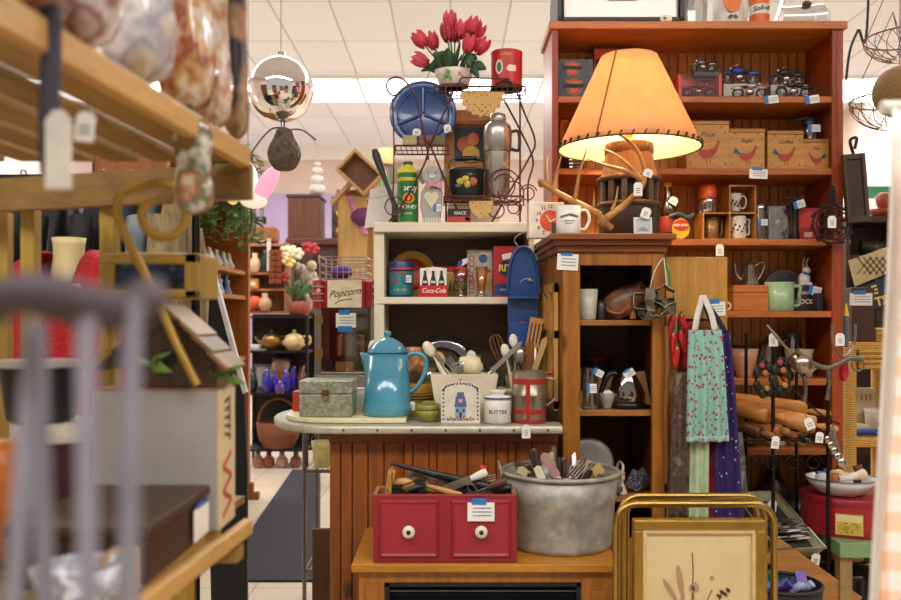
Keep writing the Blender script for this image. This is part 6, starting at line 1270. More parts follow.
p5 = pin('dark stained rolling pin at the bottom left of the pile', P(724, 424, 3.0), P(774, 436, 2.84), .024, '5a3418', pm('9a6634', .4), .24, .012)
p6 = pin('rolling pin with black grips under the long one', P(768, 430, 3.0), P(810, 441, 2.84), .018, '8a5424', pm('1e1a18', .4), .25, .012)
ptag(p3, (.0, -.0, .0), .001, .001) if 0 else None
b = MB(PAPER()); 
def loosetag(par, px, py, d, w, h, ry): 
    b = MB(PAPER()); c = w * .25; b.prism([(-w / 2, -h), (w / 2, -h), (w / 2, -c), (w / 2 - c, 0), (-w / 2 + c, 0), (-w / 2, -c)], .0012, FR(0, 0, 0)); b.use(INK())
    for q in (.5, .7): b.ob((0, -.0016, -h * q), (w * .6, .0006, h * .05))
    b.tube([(0, 0, -h * .1), (.0, .004, .014)], .0008, 4); o = b.build('price_tag', par, P(px, py, d), (0, ry, 0), label='white paper price tag')
    o.matrix_parent_inverse = (Mx.Translation(par.location) @ par.rotation_euler.to_matrix().to_4x4()).inverted(); return o
loosetag(p3, 807, 418, 2.83, .03, .04, -.4); loosetag(p4, 776, 436, 2.82, .026, .042, .1); loosetag(p1, 820, 432, 2.83, .026, .036, .1)
# hung on the rack
def saucepan():
    o = P(769, 324, 2.83); t = T('saucepan', 'small steel saucepan hanging tilted with its handle pointing up left', 'saucepan', o); g = lambda px, py, dy=0: P(px, py, 2.83 + dy) - o; st = pm('a89880', .22, .9, .12, 10)
    c = g(801, 364); ax = V((.62, -.28, .7)).normalized(); M = Mx.Translation(c) @ ax.to_track_quat('Z', 'Y').to_matrix().to_4x4()
    MB(st).lathe([(0, -.028), (.034, -.028), (.042, -.022), (.045, .03), (.043, .03), (.04, -.018), (0, -.022)], n=28, M=M).build('pan', t)
    MB(st).tube([g(767, 325), g(780, 341, -.01), g(792, 354, -.01)], [.004, .006, .0045], 8, flat=.6).build('handle', t)
saucepan()
def trivflow(label, px, py):
    t = T('hanging_trivet', label, 'trivet', P(px, py, 2.84)); m = pm('23281c', .5, .3); b = MB(m); r = .045
    b.tube([(r * .6 * math.cos(a), 0, r * 1.3 * math.sin(a)) for a in [2 * PI * i / 24 for i in range(24)]], .005, 6, closed=True)
    for i in range(7):
        a = 2 * PI * i / 7; b.sph((r * .6 * math.cos(a), -.004, r * 1.1 * math.sin(a)), (.014, .006, .018), 8)
    b.build('iron_leaves', t)
    for x, z, c in ((.0, .02, 'b86a34'), (.006, -.03, 'b8843a'), (-.01, .045, 'a03a4a')): MB(pm(c, .5)).sph((x, -.01, z), (.011, .007, .011), 10).build('flower', t)
trivflow('dark iron trivet with painted flowers hanging on the left rack post', 764, 379); trivflow('dark iron trivet with painted orange flowers right of the left rack post', 782, 376)
def beater():
    o = P(838, 330, 2.83); t = T('hanging_whisk', 'wire pastry blender with red wooden grip hanging at the rack corner', 'pastry blender', o); g = lambda px, py, dy=0: P(px, py, 2.83 + dy) - o
    b = MB(STEEL())
    for s in (-.006, 0, .006): b.tube(spl([g(832, 324) + V((0, s, 0)), g(832, 338) + V((0, s, 0)), g(836, 350) + V((0, s, 0)), g(843, 356) + V((0, s, 0)), g(851, 350) + V((0, s, 0)), g(855, 338) + V((0, s, 0)), g(855, 324) + V((0, s, 0))], 4), .0016, 5)
    b.build('wires', t); b = MB(pm('b01a22', .25, coat=.5)); b.lathe([(.005, .02), (.013, .005), (.015, -.02), (.0165, -.04), (.012, -.06), (0, -.066)], n=18, M=Mx.Translation(g(844, 362))); b.build('grip', t); ptag(t, tuple(g(840, 332, -.012)), .03, .042, string=.004)
beater()
def iron_arm():
    o = P(800, 372, 2.8); t = T('cast_iron_hook_rail', 'grey cast metal hook arm with hanging meat grinder parts', 'hook arm', o); g = lambda px, py, dy=0: P(px, py, 2.8 + dy) - o; m = pm('6e6a5e', .4, .7, .2, 20)
    MB(m).tube(spl([g(796, 352), g(806, 358), g(814, 364), g(826, 368), g(838, 364), g(850, 358), g(862, 360)], 6), [.008, .009, .009, .008, .008, .009], 9).build('arm', t)
    for pts in ([(804, 376), (806, 390), (804, 402)], [(828, 370), (829, 384), (827, 400)]): MB(m).tube([g(*p) for p in pts], [.008, .006, .01], 8).build('bracket', t)
    b = MB(m); b.tube([g(858 + 6 * math.cos(a), 364 + 7 * math.sin(a)) for a in [2 * PI * i / 18 for i in range(18)]], .003, 6, closed=True); b.build('ring', t)
iron_arm()
t = T('hanging_spoon_set', 'bunch of silver measuring spoons hanging right of the rolling pins', 'measuring spoons', P(833, 425, 2.83))
for i in range(5):
    b = MB(pm('b4aca0', .2, .95)); a = -.3 + i * .15; e = V((math.sin(a * .7) * .09, -.006 * i, -.05 - .018 * i)); b.tube([V((0, 0, 0)), e * .7], .003, 6, flat=.5); b.sph(e, (.011 + .002 * i, .006, .016), 10); b.build('spoon', t)
# lower tray of flatware
def tray():
    z = ZZ(562, 2.86) + .0075; t = T('enamel_tray', 'cream enamel baking tray of old flatware on the lower wire shelf', 'tray', (XX(794, 2.86), 3.035, z + .055), 0, rot=(.28, 0, .05)); m = pm('c9c6a4', .25); b = MB(m)
    b.tbox(0, .05, (.068, .17), (.084, .2)); b.f.pop(1); b.fm.pop(); b.sm.pop(); b.build('pan', t, solid=.004, bevel=.004)
    b = MB(m); b.tube([(-.085, -.201, .05), (.085, -.201, .05), (.085, .201, .05), (-.085, .201, .05)], .005, 6, closed=True); b.build('rim', t)
    MB(pm('3a3632', .8)).tbox(.006, .02, (.064, .16), (.075, .18)).build('liner', t)
    ptag(t, (.05, -.21, .046), .03, .044, string=.012); ptag(t, (-.03, -.02, .13), .034, .044, string=.0); MB(pm('d8d4c8', .7)).tube([(-.03, -.02, .12), (-.035, .01, .05)], .001, 4).build('tag_string', t)
    return t.location.copy()
tl = tray(); rnd = random.Random(9)
for i in range(16):
    x = -.05 + rnd.random() * .085; y = -.13 + rnd.random() * .24; a = rnd.uniform(-.8, .8); z = .038 + .002 * i + y * .28; k = ('spoon', 'fork')[i % 2]
    p0 = tl + V((x - .05 * math.cos(a), y - .05 * math.sin(a), z - .008)); p1 = tl + V((x + .05 * math.cos(a), y + .05 * math.sin(a), z + .006))
    utensil(k, 'old silver %s lying in the cream enamel tray' % ('spoon' if k == 'spoon' else 'fork'), p0, p1, DSTEEL() if i % 3 else STEEL(), STEEL(), group='flatware %ss in the enamel tray' % k, w=.024, hl=.55, face=V((0, 0, 1)), hr=.005)
b = MB(pm('5c5a44', .4)); b.tbox(0, .05, (.085, .05), (.11, .07)); b.f.pop(1); b.fm.pop(); b.sm.pop(); one(b, 'loaf_pan', 'pale green long pan behind the flatware tray', 'pan', (XX(778, 3.0), 3.20, ZZ(562, 2.86) + .0085), solid=.004)
MBk = MB(pm('1c1a18', .4)); MBk.lathe([(.05, 0), (.075, .01), (.08, .06), (.05, .1), (.02, .115), (.012, .13), (0, .135)], n=22); one(MBk, 'covered_pot', 'dark covered pot in the shade on the bookcase below the rolling pins', 'pot', L(795, 3.36, .4512))
b = MB(pm('3a241a', .3)); b.lathe([(.04, 0), (.055, .01), (.06, .12), (.03, .16), (.02, .2), (0, .2)], n=20); one(b, 'stoneware_jug', 'brown glazed jug in the shade on the bookcase beside the dark pot', 'jug', L(773, 3.47, .4512))
b = MB(pm('9a9a92', .35, .7)); b.lathe([(.05, 0), (.06, .06), (.062, .1), (.058, .1), (.05, .01)], n=22); one(b, 'tin_mug', 'grey tin pot on the bookcase bottom shelf near the brass frames', 'pot', L(748, 3.38, .4512))
# waste basket of trinkets and plank
def basket():
    t = T('waste_basket', 'black mesh waste basket holding blue and purple trinkets', 'basket', (XX(783, 2.62), 2.62, 0)); b = MB(weave('2a2622', 60, .3)); h = ZZ(583, 2.62); b.lathe([(.08, 0), (.085, .01), (.115, h), (.11, h), (.08, .02), (0, .015)], n=28).build('body', t); b = MB(pm('1a1816', .5)); b.tube([(.113 * math.cos(a), .113 * math.sin(a), h) for a in [2 * PI * i / 28 for i in range(28)]], .006, 6, closed=True); b.build('rim', t)
    for i in range(9):
        a = i * 2.4; rr = .075 * (i / 9) ** .5; c = ('3a3aa8', '5a3a98', '8a7ac0', '2a5a8a', '6a8ab8', 'a8b0c8', '2a7a5a', '4a2a7a', '7a5ab0')[i]
        one(MB(pm(c, .35)).tube(spl([(-.03, .01 * (i % 3 - 1), -.01), (-.01, -.01, .014), (.012, .01, .0), (.03, 0, .018)], 4), .0125, 8) if i % 2 else MB(pm(c, .35)).ob((0, 0, 0), (.05, .03, .03), (.4, .5 * (i - 4), i)), 'trinket', '%s toy trinket in the black mesh basket' % ('deep blue', 'violet', 'lilac', 'teal blue', 'sky blue', 'pale grey blue', 'green', 'dark purple', 'mauve')[i], 'trinket', (XX(783, 2.62) + rr * math.cos(a), 2.62 + rr * math.sin(a), h - .03 + .004 * i))
basket()
b = MB(wood('b0763a', 'X', .75)); b.ob((0, 0, 0), (.34, .02, .09), (0, .62, 0)); one(b, 'wooden_plank', 'pale pine plank leaning down to the right under the flatware tray', 'plank', P(812, 578, 2.84), bevel=.002)
b = MB(wood('9a6a34', 'X', .75)); b.box(-.1, .1, -.12, .1, 0, .4); one(b, 'wooden_crate', 'low pine crate under the leaning plank', 'crate', (XX(815, 3.0), 3.02, 0.0)) if 0 else None
# ================================================================ green table with red tin, right
def gtable():
    x0, x1 = 1.283, XX(905, 2.95); zt = ZZ(543, 2.8); t = T('side_table', 'green painted side table carrying the big red tin', 'table', ((x0 + x1) / 2, 2.97, 0)); m = pm('7f9a6a', .5)
    MB(m).box(x0, x1, 2.8, 3.16, zt - .05, zt).build('table_top', t, W=True, bevel=.004)
    for x in (x0 + .03, x1 - .03):
        for y in (2.84, 3.12): MB(pm('9a7a4a', .6)).box(x - .02, x + .02, y - .02, y + .02, 0, zt - .051).build('leg', t, W=True)
    return zt
zg = gtable() + .001
def redtin():
    X, Y = XX(849, 2.98), 2.985; t = T('picnic_tin', 'big oval red tin with framed picture label on the green table', 'tin', (X, Y, zg)); r = .155; h = .105
    b = MB(pm('a01e26', .35, var=.15, s=6)); b.lathe([(r, 0), (r * 1.01, .004), (r * 1.01, h)], n=44, sy=.95); LR = Mx.Rotation(-.42, 4, 'Z'); b.use(pm('b8a04a', .4)).box(-.043, .043, -r * .985, -r * .9, .012, .082, LR); b.use(pm('d8c88a', .5)).box(-.04, .04, -r * .99, -r * .9, .015, .079, LR)
    b.use(patch(['c87a2a', '8a8a3a', 'd8b03a', 'b0402a'], 40, .5)).box(-.038, .038, -r * .994, -r * .9, .017, .055, LR); b.build('body', t)
    b = MB(pm('8e1a22', .35, var=.1)); b.lathe([(r * 1.025, h + .001), (r * 1.03, h + .02), (r * 1.0, h + .026), (r * .9, h + .024), (0, h + .026)], n=44, sy=.95); b.build('lid', t); return X, Y, zg + h + .0275
tx, ty, tz = redtin()
bw = bowl('enamel_basin', 'wide white enamel basin with blue rim full of wooden bits on the red tin', (tx - .04, ty - .03, tz), .12, .055, pm('d8d4cc', .25), cat='basin', rim=pm('2a4a8a', .3), foot=.55)
for i, (dx, dy, c, s, lab) in enumerate(((-.07, -.02, 'e0dcd4', (.03, .02, .016), 'white china knob in the white basin'), (-.05, .03, '3a5a9a', (.02, .016, .014), 'blue and white china piece in the white basin'), (-.03, -.03, 'c87a3a', (.026, .02, .02), 'orange wooden ball in the white basin'), (.0, .03, 'd8b890', (.03, .022, .02), 'pale wooden darning egg in the white basin'), (.03, -.02, 'e0c4a8', (.045, .022, .022), 'long pale wooden bobbin in the white basin'), (.065, .01, '6a4a2a', (.02, .02, .034), 'dark wooden spool standing in the white basin'), (.0, -.05, 'e8e0d0', (.03, .016, .012), 'cream shard at the front of the white basin'))):
    one(MB(pm(c, .5)).sph((0, 0, 0), s, 12) if i in (0, 2, 3) else MB(pm(c, .5)).tube([(-s[0] if i != 5 else 0, 0, 0 if i != 5 else -s[2]), (-s[0] * .3, 0, .002), (s[0] * .3, 0, .004), (s[0] if i != 5 else 0, .01, .01 if i != 5 else s[2])], [s[1] * .8, s[1] * .55, s[1] * .6, s[1] * .85], 10), 'wooden_bobbin', lab, 'trinket', (tx - .04 + dx, ty - .03 + dy, tz + .058))
b = MB(pm('2a1a14', .15, .3)); b.lathe([(.07, 0), (.082, .02), (.095, .2), (.085, .36), (.06, .4), (.0, .405)], n=30); one(b, 'glazed_churn', 'dark brown glossy churn under the green table', 'churn', (XX(862, 2.9), 2.98, 0))
# ================================================================ wicker shelf unit, dark clutter and hanging baskets at the right edge
WK = weave('dcaa50', 40)
def wicker():
    x0, x1 = XX(849, 3.75), XX(912, 3.75); t = T('wicker_shelf', 'golden wicker shelf unit behind the white curtain', 'shelf unit', ((x0 + x1) / 2, 3.9, 0))
    for x in (x0, x1):
        for y in (3.75, 4.05): MB(WK).cyl((x, y, 0), (x, y, ZZ(344, 3.75)), .03, n=14).build('post', t, W=True)
    for z in (ZZ(342, 3.75), ZZ(438, 3.75), .35):
        b = MB(WK); b.box(x0 - .03, x1 + .03, 3.73, 4.08, z - .04, z); b.build('shelf', t, W=True, bevel=.008)
    b = MB(WK); z = ZZ(340, 3.75)
    for k in range(4): b.tube([(x0 + .03, 3.722, z - .05 - k * .022), (x1, 3.722, z - .05 - k * .022)], .011, 6)
    b.build('apron_front', t, W=True)
wicker(); zw = ZZ(438, 3.75) + .001; zw2 = ZZ(342, 3.75) + .001
b = MB(pm('d8d0c0', .3)); b.lathe([(.05, 0), (.06, .01), (.065, .1), (.068, .11), (.06, .11), (.05, .02)], n=24); b.use(pm('a8324a', .5))
for a in range(5): b.sph((.064 * math.cos(4.2 + a * .3), .064 * math.sin(4.2 + a * .3), .05 + .015 * (a % 2)), .01, 8)
one(b, 'enamel_pot', 'white enamel pot with red flowers on the wicker shelf', 'pot', (XX(880, 3.9), 3.9, zw))
boxed('gift_box', 'cream boxed set standing on the wicker shelf behind the enamel pot', 'box', (XX(864, 4.0), 4.0, zw), .09, .04, .2, pm('c8bc9a', .6), None, multi(blk('6a5a4a', -.02, .06, .006, .03), blk('6a5a4a', 0, .06, .006, .03), blk('6a5a4a', .02, .06, .006, .03)))
b = MB(pm('2a4a9a', .5)); b.tube(spl([(-.06, 0, .015), (-.02, -.02, .02), (.04, 0, .014), (.07, -.01, .02)], 4), .014, 8); one(b, 'blue_cord', 'coil of bright blue cord at the front of the wicker shelf', 'cord', (XX(872, 3.8), 3.82, zw))
b = MB(pm('d0c4a0', .6)); b.tube([(0, 0, .02), (.08, 0, .02)], [.026, .016], 10); one(b, 'rolled_cloth', 'cream rolled cloth lying on the wicker shelf left of the enamel pot', 'cloth', (XX(858, 3.78), 3.86, zw + .01))
def handbasket():
    t = T('wicker_basket', 'pale wicker basket with hoop handle at the bottom of the wicker unit', 'basket', (XX(886, 3.4), 3.45, ZZ(500, 3.4) - .0)); w = weave('c8a870', 90); MB(w).lathe([(.07, -.35), (.09, -.1), (.1, 0), (.094, 0), (.06, -.34)], n=22).build('bowl', t); MB(w).tube([(.09 * math.cos(a), 0, .14 * math.sin(a)) for a in [PI * i / 16 for i in range(17)]], .01, 7).build('handle', t)
    t.location.z = .352
handbasket()
one(MB(wood('4a2c1c', 'Z')).box(-.05, .05, -.05, .05, 0, .24), 'wooden_box', 'dark stained upright wooden box with a price note on the wicker unit', 'box', (XX(859, 3.8), 3.81, zw2), bevel=.003)
note(COL.objects[-1], (-.012, -.053, .215), .1, .055)
for i in range(4): one(MB(weave(('d8b040', 'c89a3a', 'e0c060', 'c8a44a')[i], 60)).box(-.09, .09, -.1, .1, 0, .014), 'placemat', ('yellow straw placemat, bottom of the pile of four on the wicker unit', 'yellow straw placemat, second from the bottom of the pile of four', 'pale yellow straw placemat, third from the bottom of the pile of four', 'yellow straw placemat, top of the pile of four on the wicker unit')[i], 'placemat', (XX(884, 3.85) + .01, 3.86, zw2 + i * .0152), bevel=.004, group='straw placemats')
b = MB(pm('d8b82a', .4)); b.tube([(0, 0, 0), (0, 0, .05)], [.012, .003], 8); b.use(pm('5a6068', .4)).cyl((0, 0, -.12), (0, 0, 0), .01); one(b, 'hanging_brush', 'grey handled tool with yellow tip before the dark post', 'brush', P(846, 316, 3.285))
def shutter():
    d = 3.2; t = T('shutter', 'narrow dark wooden framed panel hanging on a hook beside the bookcase', 'panel', P(858, 222, d)); k = F / d; h = 68 / k; m = wood('4a3626', 'Z'); sl = -.03
    X = Mx.Rotation(-.08, 4, 'Y')
    for q in ((-.042, -.028, 0, h), (.028, .042, 0, h), (-.028, .028, 0, .02), (-.028, .028, h - .02, h)): MB(m).box(q[0], q[1], -.012, .012, q[2], q[3], X).build('frame_rail', t, bevel=.002)
    MB(wood('3a2a1e', 'Z')).box(-.028, .028, -.004, .006, .02, h - .02, X).build('panel', t)
    b = MB(pm('2a2420', .5, .6)); b.tube(spl([(-.018, 0, h), (-.03, 0, h + .05), (-.005, 0, h + .06), (-.012, 0, h + .02)], 5), .006, 7); b.build('hook', t)
shutter()
b = MB(pm('4a4a34', .25, .4)); b.lathe([(.035, 0), (.04, .005), (.04, .06), (.044, .065), (.044, .075), (.04, .08), (.04, .14), (.03, .15), (.026, .14), (0, .03)], n=24, M=Mx.Rotation(PI / 2 + .1, 4, 'Y')); b.use(pm('d8d0a8', .5)).box(-.03, .02, -.042, -.038, -.12, -.06, Mx.Rotation(PI / 2 + .1, 4, 'Y'))
one(b, 'storm_lantern', 'dark green glass and metal lantern lying on its side at the right edge', 'lantern', (XX(862, 4.4), 4.42, ZZ(255, 4.3) + .05), rot=(0, 0, -.2))
def signbox():
    d = 4.16; t = T('advertising_sign', 'tilted navy sign with bold yellow letters at the right edge', 'sign', P(884, 294, d)); b = MB(pm('1c2a4a', .5)); M = FR(0, 0, 0) @ Mx.Rotation(.25, 4, 'Z'); b.prism([(-.1, -.06), (.1, -.06), (.1, .09), (-.1, .06)], .01, M); b.use(pm('d8c830', .5)); b.text('E', .06, M @ Mx.Translation((-.045, .03, .0105)), bold=.03); b.text('TS', .06, M @ Mx.Translation((-.025, -.03, .0105)), bold=.03); b.build('board', t)
    b = MB(pm('c8b48a', .6)); b.prism([(-.12, .07), (.1, .1), (.1, .22), (-.12, .2)], .006, FR(0, .02, 0) @ Mx.Rotation(.25, 4, 'Z')); b.use(pm('5a4a3a', .6))
    for i in range(7): b.ob((-.09 + i * .03, .012, .14), (.004, .004, .11), (0, .7, 0)); b.ob((-.09 + i * .03, .012, .14), (.004, .004, .11), (0, -.7, 0))
    b.build('lattice', t); MB(wood('3a2418', 'Z')).box(-.02, .02, .03, .05, -(t.location.z), .1).build('stand_leg', t)
signbox()
b = MB(pm('9a4a20', .35)); b.lathe([(.03, 0), (.06, .02), (.085, .05), (.08, .05), (.05, .02), (0, .012)], n=24); b.lathe([(.02, .05), (.035, .07), (.045, .12), (.02, .14)], n=20)
def darkshelf():
    x0, x1 = XX(846, 4.3), XX(940, 4.3); t = T('wall_shelf_unit', 'dark brown shelving behind the lantern at the right edge', 'shelf unit', ((x0 + x1) / 2, 4.45, 0)); m = wood('4a2c1a', 'X')
    for z in (ZZ(302, 4.3) , ZZ(216, 4.3), ZZ(255, 4.3), .6): MB(m).box(x0 + .021, x1 - .021, 4.3, 4.6, z - .03, z).build('shelf', t, W=True)
    for x in (x0, x1 - .02): MB(m).box(x, x + .02, 4.3, 4.6, 0, ZZ(216, 4.3)).build('side', t, W=True)
    MB(wood('3a2214', 'Z')).box(x0, x1, 4.601, 4.62, 0, ZZ(216, 4.3)).build('back', t, W=True)
    return ZZ(216, 4.3) + .001
zd = darkshelf()
one(b, 'compote_dish', 'orange brown wooden compote on the dark shelving at the right edge', 'compote', (XX(884, 4.45), 4.45, zd))
b = MB(pm('c8502a', .4)); b.sph((0, 0, .05), .05, 14); one(b, 'glass_float', 'orange red ball on the dark shelving below the sign', 'ball', (XX(874, 4.4), 4.4, ZZ(302, 4.3) + .001))
one(MB(pm('2a6a44', .5)).box(-.4, .4, -.02, .02, 0, .11), 'shop_sign', 'long green strip sign seen beyond the right side of the bookcase', 'sign', (XX(885, 6.9), 7.0, ZZ(200, 7.0)))
b = MB(pm('e8e4dc', .5)); b.box(-.55, .55, -.2, .2, 0, ZZ(200, 7.0) - .001); one(b, 'display_cabinet', 'white display cabinet beyond the bookcase under the green strip sign', 'cabinet', (XX(890, 6.95), 7.1, 0))
# hanging wire baskets, gate cord
def wirebasket(label, px, py, d, rpx, dep):
    r = rpx * d / F; dp = dep * d / F; t = T('hanging_basket', label, 'basket', P(px, py, d)); m = pm('8a6a44', .45, .6); b = MB(m); b.tube([(r * math.cos(a), r * math.sin(a), 0) for a in [2 * PI * i / 32 for i in range(32)]], .003, 6, closed=True); b.build('rim', t)
    b = MB(m)
    for i in range(16):
        a = 2 * PI * i / 16
        for s in (-1, 1): b.tube([(r * math.cos(a + s * q * .5) * math.cos(q * 1.25), r * math.sin(a + s * q * .5) * math.cos(q * 1.25), -dp * math.sin(q * 1.25) / .95) for q in [j / 6 for j in range(7)]], .0015, 4)
    b.build('mesh_bowl', t); b = MB(pm('5a5048', .5, .6))
    for i in range(3): a = 2 * PI * i / 3 + .4; b.tube([(r * math.cos(a), r * math.sin(a), 0), (0, 0, .3)], .0016, 4)
    b.build('chains', t); return t
wb = wirebasket('lower hanging wire basket with a blank tag at the top right', 893, 100, 2.9, 40, 28); ptag(wb, (-.045, -.13, .03), .035, .045, string=0)
wirebasket('upper hanging wire basket at the top right corner', 905, 38, 2.9, 38, 22)
b = MB(pm('5a5048', .5, .6)); b.tube([(0, 0, 0), (0, 0, 4.45 - ZZ(38, 2.9) - .3)], .002, 5); one(b, 'ceiling_chain', 'thin chain from the ceiling carrying the wire baskets', 'chain', P(905, 38, 2.9) + V((0, 0, .3)))
b = MB(pm('141414', .5)); b.tube(spl([P(846, 80, 3.9), P(850, 50, 3.9), P(858, 30, 3.9), P(868, 8, 3.9), (XX(868, 3.9) + .03, 3.9, 4.44)], 8), .006, 7); one(b, 'power_cord', 'black cord running up to the ceiling right of the bookcase', 'cord')
b = MB(weave('8a6a3a', 60)); b.sph((0, 0, 0), .07, 18); t = one(b, 'wicker_ball', 'brown woven ball hanging at the right edge below the wire basket', 'ball', P(900, 92, 2.3)); b = MB(pm('5a5048', .6)); b.tube([(0, 0, .07), (0, 0, 4.45 - P(900, 92, 2.3).z)], .0015, 4); b.build('cord', t)
# white cloth with gingham, close to the camera
def curtain():
    m, tt, bs = newmat('gingham_cloth'); sep = nd(tt, 'ShaderNodeSeparateXYZ'); tt.links.new(coord(tt, (1, 1, 1)), sep.inputs[0])
    def sq(o, per):
        a = nd(tt, 'ShaderNodeMath', operation='MODULO'); a.inputs[1].default_value = per; ad = nd(tt, 'ShaderNodeMath', operation='ADD'); ad.inputs[1].default_value = 5; tt.links.new(o, ad.inputs[0]); tt.links.new(ad.outputs[0], a.inputs[0]); c = nd(tt, 'ShaderNodeMath', operation='GREATER_THAN'); c.inputs[1].default_value = per / 2; tt.links.new(a.outputs[0], c.inputs[0]); return c.outputs[0]
    a = sq(sep.outputs[0], .044); c = sq(sep.outputs[2], .044); ad = nd(tt, 'ShaderNodeMath', operation='ADD'); tt.links.new(a, ad.inputs[0]); tt.links.new(c, ad.inputs[1]); ml = nd(tt, 'ShaderNodeMath', operation='MULTIPLY'); ml.inputs[1].default_value = .5; tt.links.new(ad.outputs[0], ml.inputs[0])
    tt.links.new(ramp(tt, ml.outputs[0], [(0, 'f4ece2'), (.5, 'f2d0b4'), (1, 'eab088')]), bs.inputs['Base Color']); bs.inputs['Roughness'].default_value = .85
    d = 1.0; zt = ZZ(108, d); t = T('gingham_curtain', 'white and peach gingham cloth hanging at the right edge close to the camera', 'curtain', (XX(897, d), d, zt)); b = MB(pm('f2ece2', .85, var=.04))
    b.grid(lambda u, v: (-.004 - .047 * v ** 1.5 + u * .06, .012 * math.sin(u * 5 + v * 2), -v * .95), 12, 24).build('white_lining', t, solid=.003)
    b = MB(m); b.grid(lambda u, v: (.002 - .07 * v + u * .14, -.045 + .012 * math.sin(u * 10 + 1), -v * .95 - .02), 40, 24).build('gingham_panel', t, solid=.003)
    MB(pm('d8d0c4', .5)).tube([(-.003, .03, .008), (.14, .03, .008)], .009, 8).build('rod', t)
    MB(pm('d8d0c4', .5)).tube([(.125, .044, .008), (.125, .044, -zt)], .012, 8).build('pole', t)
curtain()
# ================================================================ slatted display rack close to the camera, left
XE = lambda d: -.356 + .082 * (d - .672)                       # its aisle edge runs slightly to the right with depth
YW = wood('c89c58', 'Y', .7); YW2 = wood('96783a', 'Y', .6); YZ = wood('b4923e', 'Z', .75)
def gbar(b, u0, u1, d0, d1, z0, z1):
    q = [(XE(d0) - u0, d0), (XE(d1) - u0, d1), (XE(d1) - u1, d1), (XE(d0) - u1, d0)]
    b.add([(x, y, z) for z in (z0, z1) for x, y in q], [(0, 1, 2, 3), (7, 6, 5, 4), (4, 5, 1, 0), (5, 6, 2, 1), (6, 7, 3, 2), (7, 4, 0, 3)])
def frack():
    t = T('display_rack', 'pale slatted wooden display rack close to the camera at the left edge', 'rack', (-.6, .9, 0))
    b = MB(YW); gbar(b, 0, .018, .34, 1.3, 1.482, 1.513); b.build('edge_board', t, W=True, bevel=.003)
    for i in range(9): b = MB(YW2); gbar(b, .03 + i * .068, .03 + i * .068 + .046, .34, 1.29, 1.49, 1.502); b.build('slat', t, W=True, bevel=.002)
    for d in (.75,): b = MB(YW2); gbar(b, .03, .64, d, d + .03, 1.502, 1.512); b.build('cross_rail', t, W=True)
    b = MB(wood('8a6a38', 'X', .7)); b.add([(XE(1.3) - .0, 1.29, z) for z in (1.435, 1.489)] + [(XE(1.3) - .66, 1.5, z) for z in (1.435, 1.489)] + [(XE(1.3) - .0, 1.312, z) for z in (1.435, 1.489)] + [(XE(1.3) - .66, 1.522, z) for z in (1.435, 1.489)], [(0, 1, 3, 2), (4, 6, 7, 5), (0, 4, 5, 1), (2, 3, 7, 6), (1, 5, 7, 3), (0, 2, 6, 4)]); b.build('end_beam', t, W=True)
    for px, d, w in ((31, 1.47, .012), (110, 1.40, .0125)): x = XX(px, d); MB(YZ).box(x - w, x + w, d - .014, d + .014, 0, 1.44).build('post', t, W=True, bevel=.002)
    x = XX(3, 1.5); MB(YZ).box(x - .008, x + .008, 1.5, 1.52, 0, 1.44).build('post', t, W=True)
    b = MB(YW); gbar(b, 0, .016, .34, 1.31, .92, .945); b.build('edge_board', t, W=True, bevel=.004); b = MB(YW); gbar(b, .045, .062, .34, 1.3, .918, .946); b.build('edge_board', t, W=True, bevel=.004)
    for i in range(8): b = MB(YW2); gbar(b, .075 + i * .07, .075 + i * .07 + .06, .34, 1.5, .928, .94); b.build('slat', t, W=True)
    for d in (.5, 1.24): b = MB(YW2); gbar(b, .002, .62, d, d + .03, .895, .917); b.build('cross_rail', t, W=True)
    for u, d in ((.06, 1.2), (.6, .5), (.06, .45)): b = MB(YZ); gbar(b, u, u + .03, d, d + .03, 0, .894); b.build('leg', t, W=True)
    b = MB(pm('3a2c24', .5)); b.tube([(XX(8, 1.38), 1.38, ZZ(296, 1.38)), (XX(116, 1.38), 1.38, ZZ(298, 1.38))], .006, 8); b.build('towel_rod', t, W=True)
    # shallow tray held between the posts
    x0, x1, d = XX(112, 1.385), XX(205, 1.385), 1.345; z0, z1 = ZZ(298, 1.345), ZZ(264, 1.345)
    b = MB(YZ); b.box(x0, x1, d - .0, d + .014, z1, z1 + .018); b.box(x0, x1, d, d + .014, z0, z0 + .014); b.box(x1 - .022, x1, d, d + .12, z0 + .0, z1 + .018); b.box(x0, x1 - .022, d + .014, d + .12, z0, z0 + .008); b.build('side_tray', t, W=True, bevel=.003)
FRK = bpy.data.objects['display_rack'] if frack() is None else None; zu, zl = 1.5135, .9475
bp_ = MB(patch(['1e2440', '2a3a6a', '20222e', '3a8a9a'], 24, .5)); bp_.box(-.055, .055, -.008, .008, 0, .05); one(bp_, 'picture_book', 'navy and teal booklet lying in the small side tray of the display rack', 'book', (XX(152, 1.4), 1.40, ZZ(298, 1.345) + .0095))
def bag(label, px, d, w, h, dp, cols, s=14, hang_z=None, tilt=0, name='wrapped_bundle'):
    b = MB(patch(cols, s, .22, 1.0)); rnd = random.Random(px); n = [rnd.uniform(-1, 1) for _ in range(12)]
    def f(u, v):
        a = u * 2 * PI; e = .75; c, s_ = math.cos(a), math.sin(a); pr = (1 - abs(2 * v - 1) ** 6) ** .4 * (.92 + .08 * math.sin(v * 9 + n[0]))
        r = 1 + .07 * math.sin(5 * a + n[1] * 6 + v * 5) + .05 * math.sin(9 * a + v * 14 + n[2] * 5)
        return (w / 2 * pr * r * math.copysign(abs(c) ** e, c), dp / 2 * pr * r * math.copysign(abs(s_) ** e, s_), v * h)
    b.grid(f, 28, 16); z = zu if hang_z is None else hang_z
    return one(b, name, label, 'bundle', L(px, d, z), tilt)
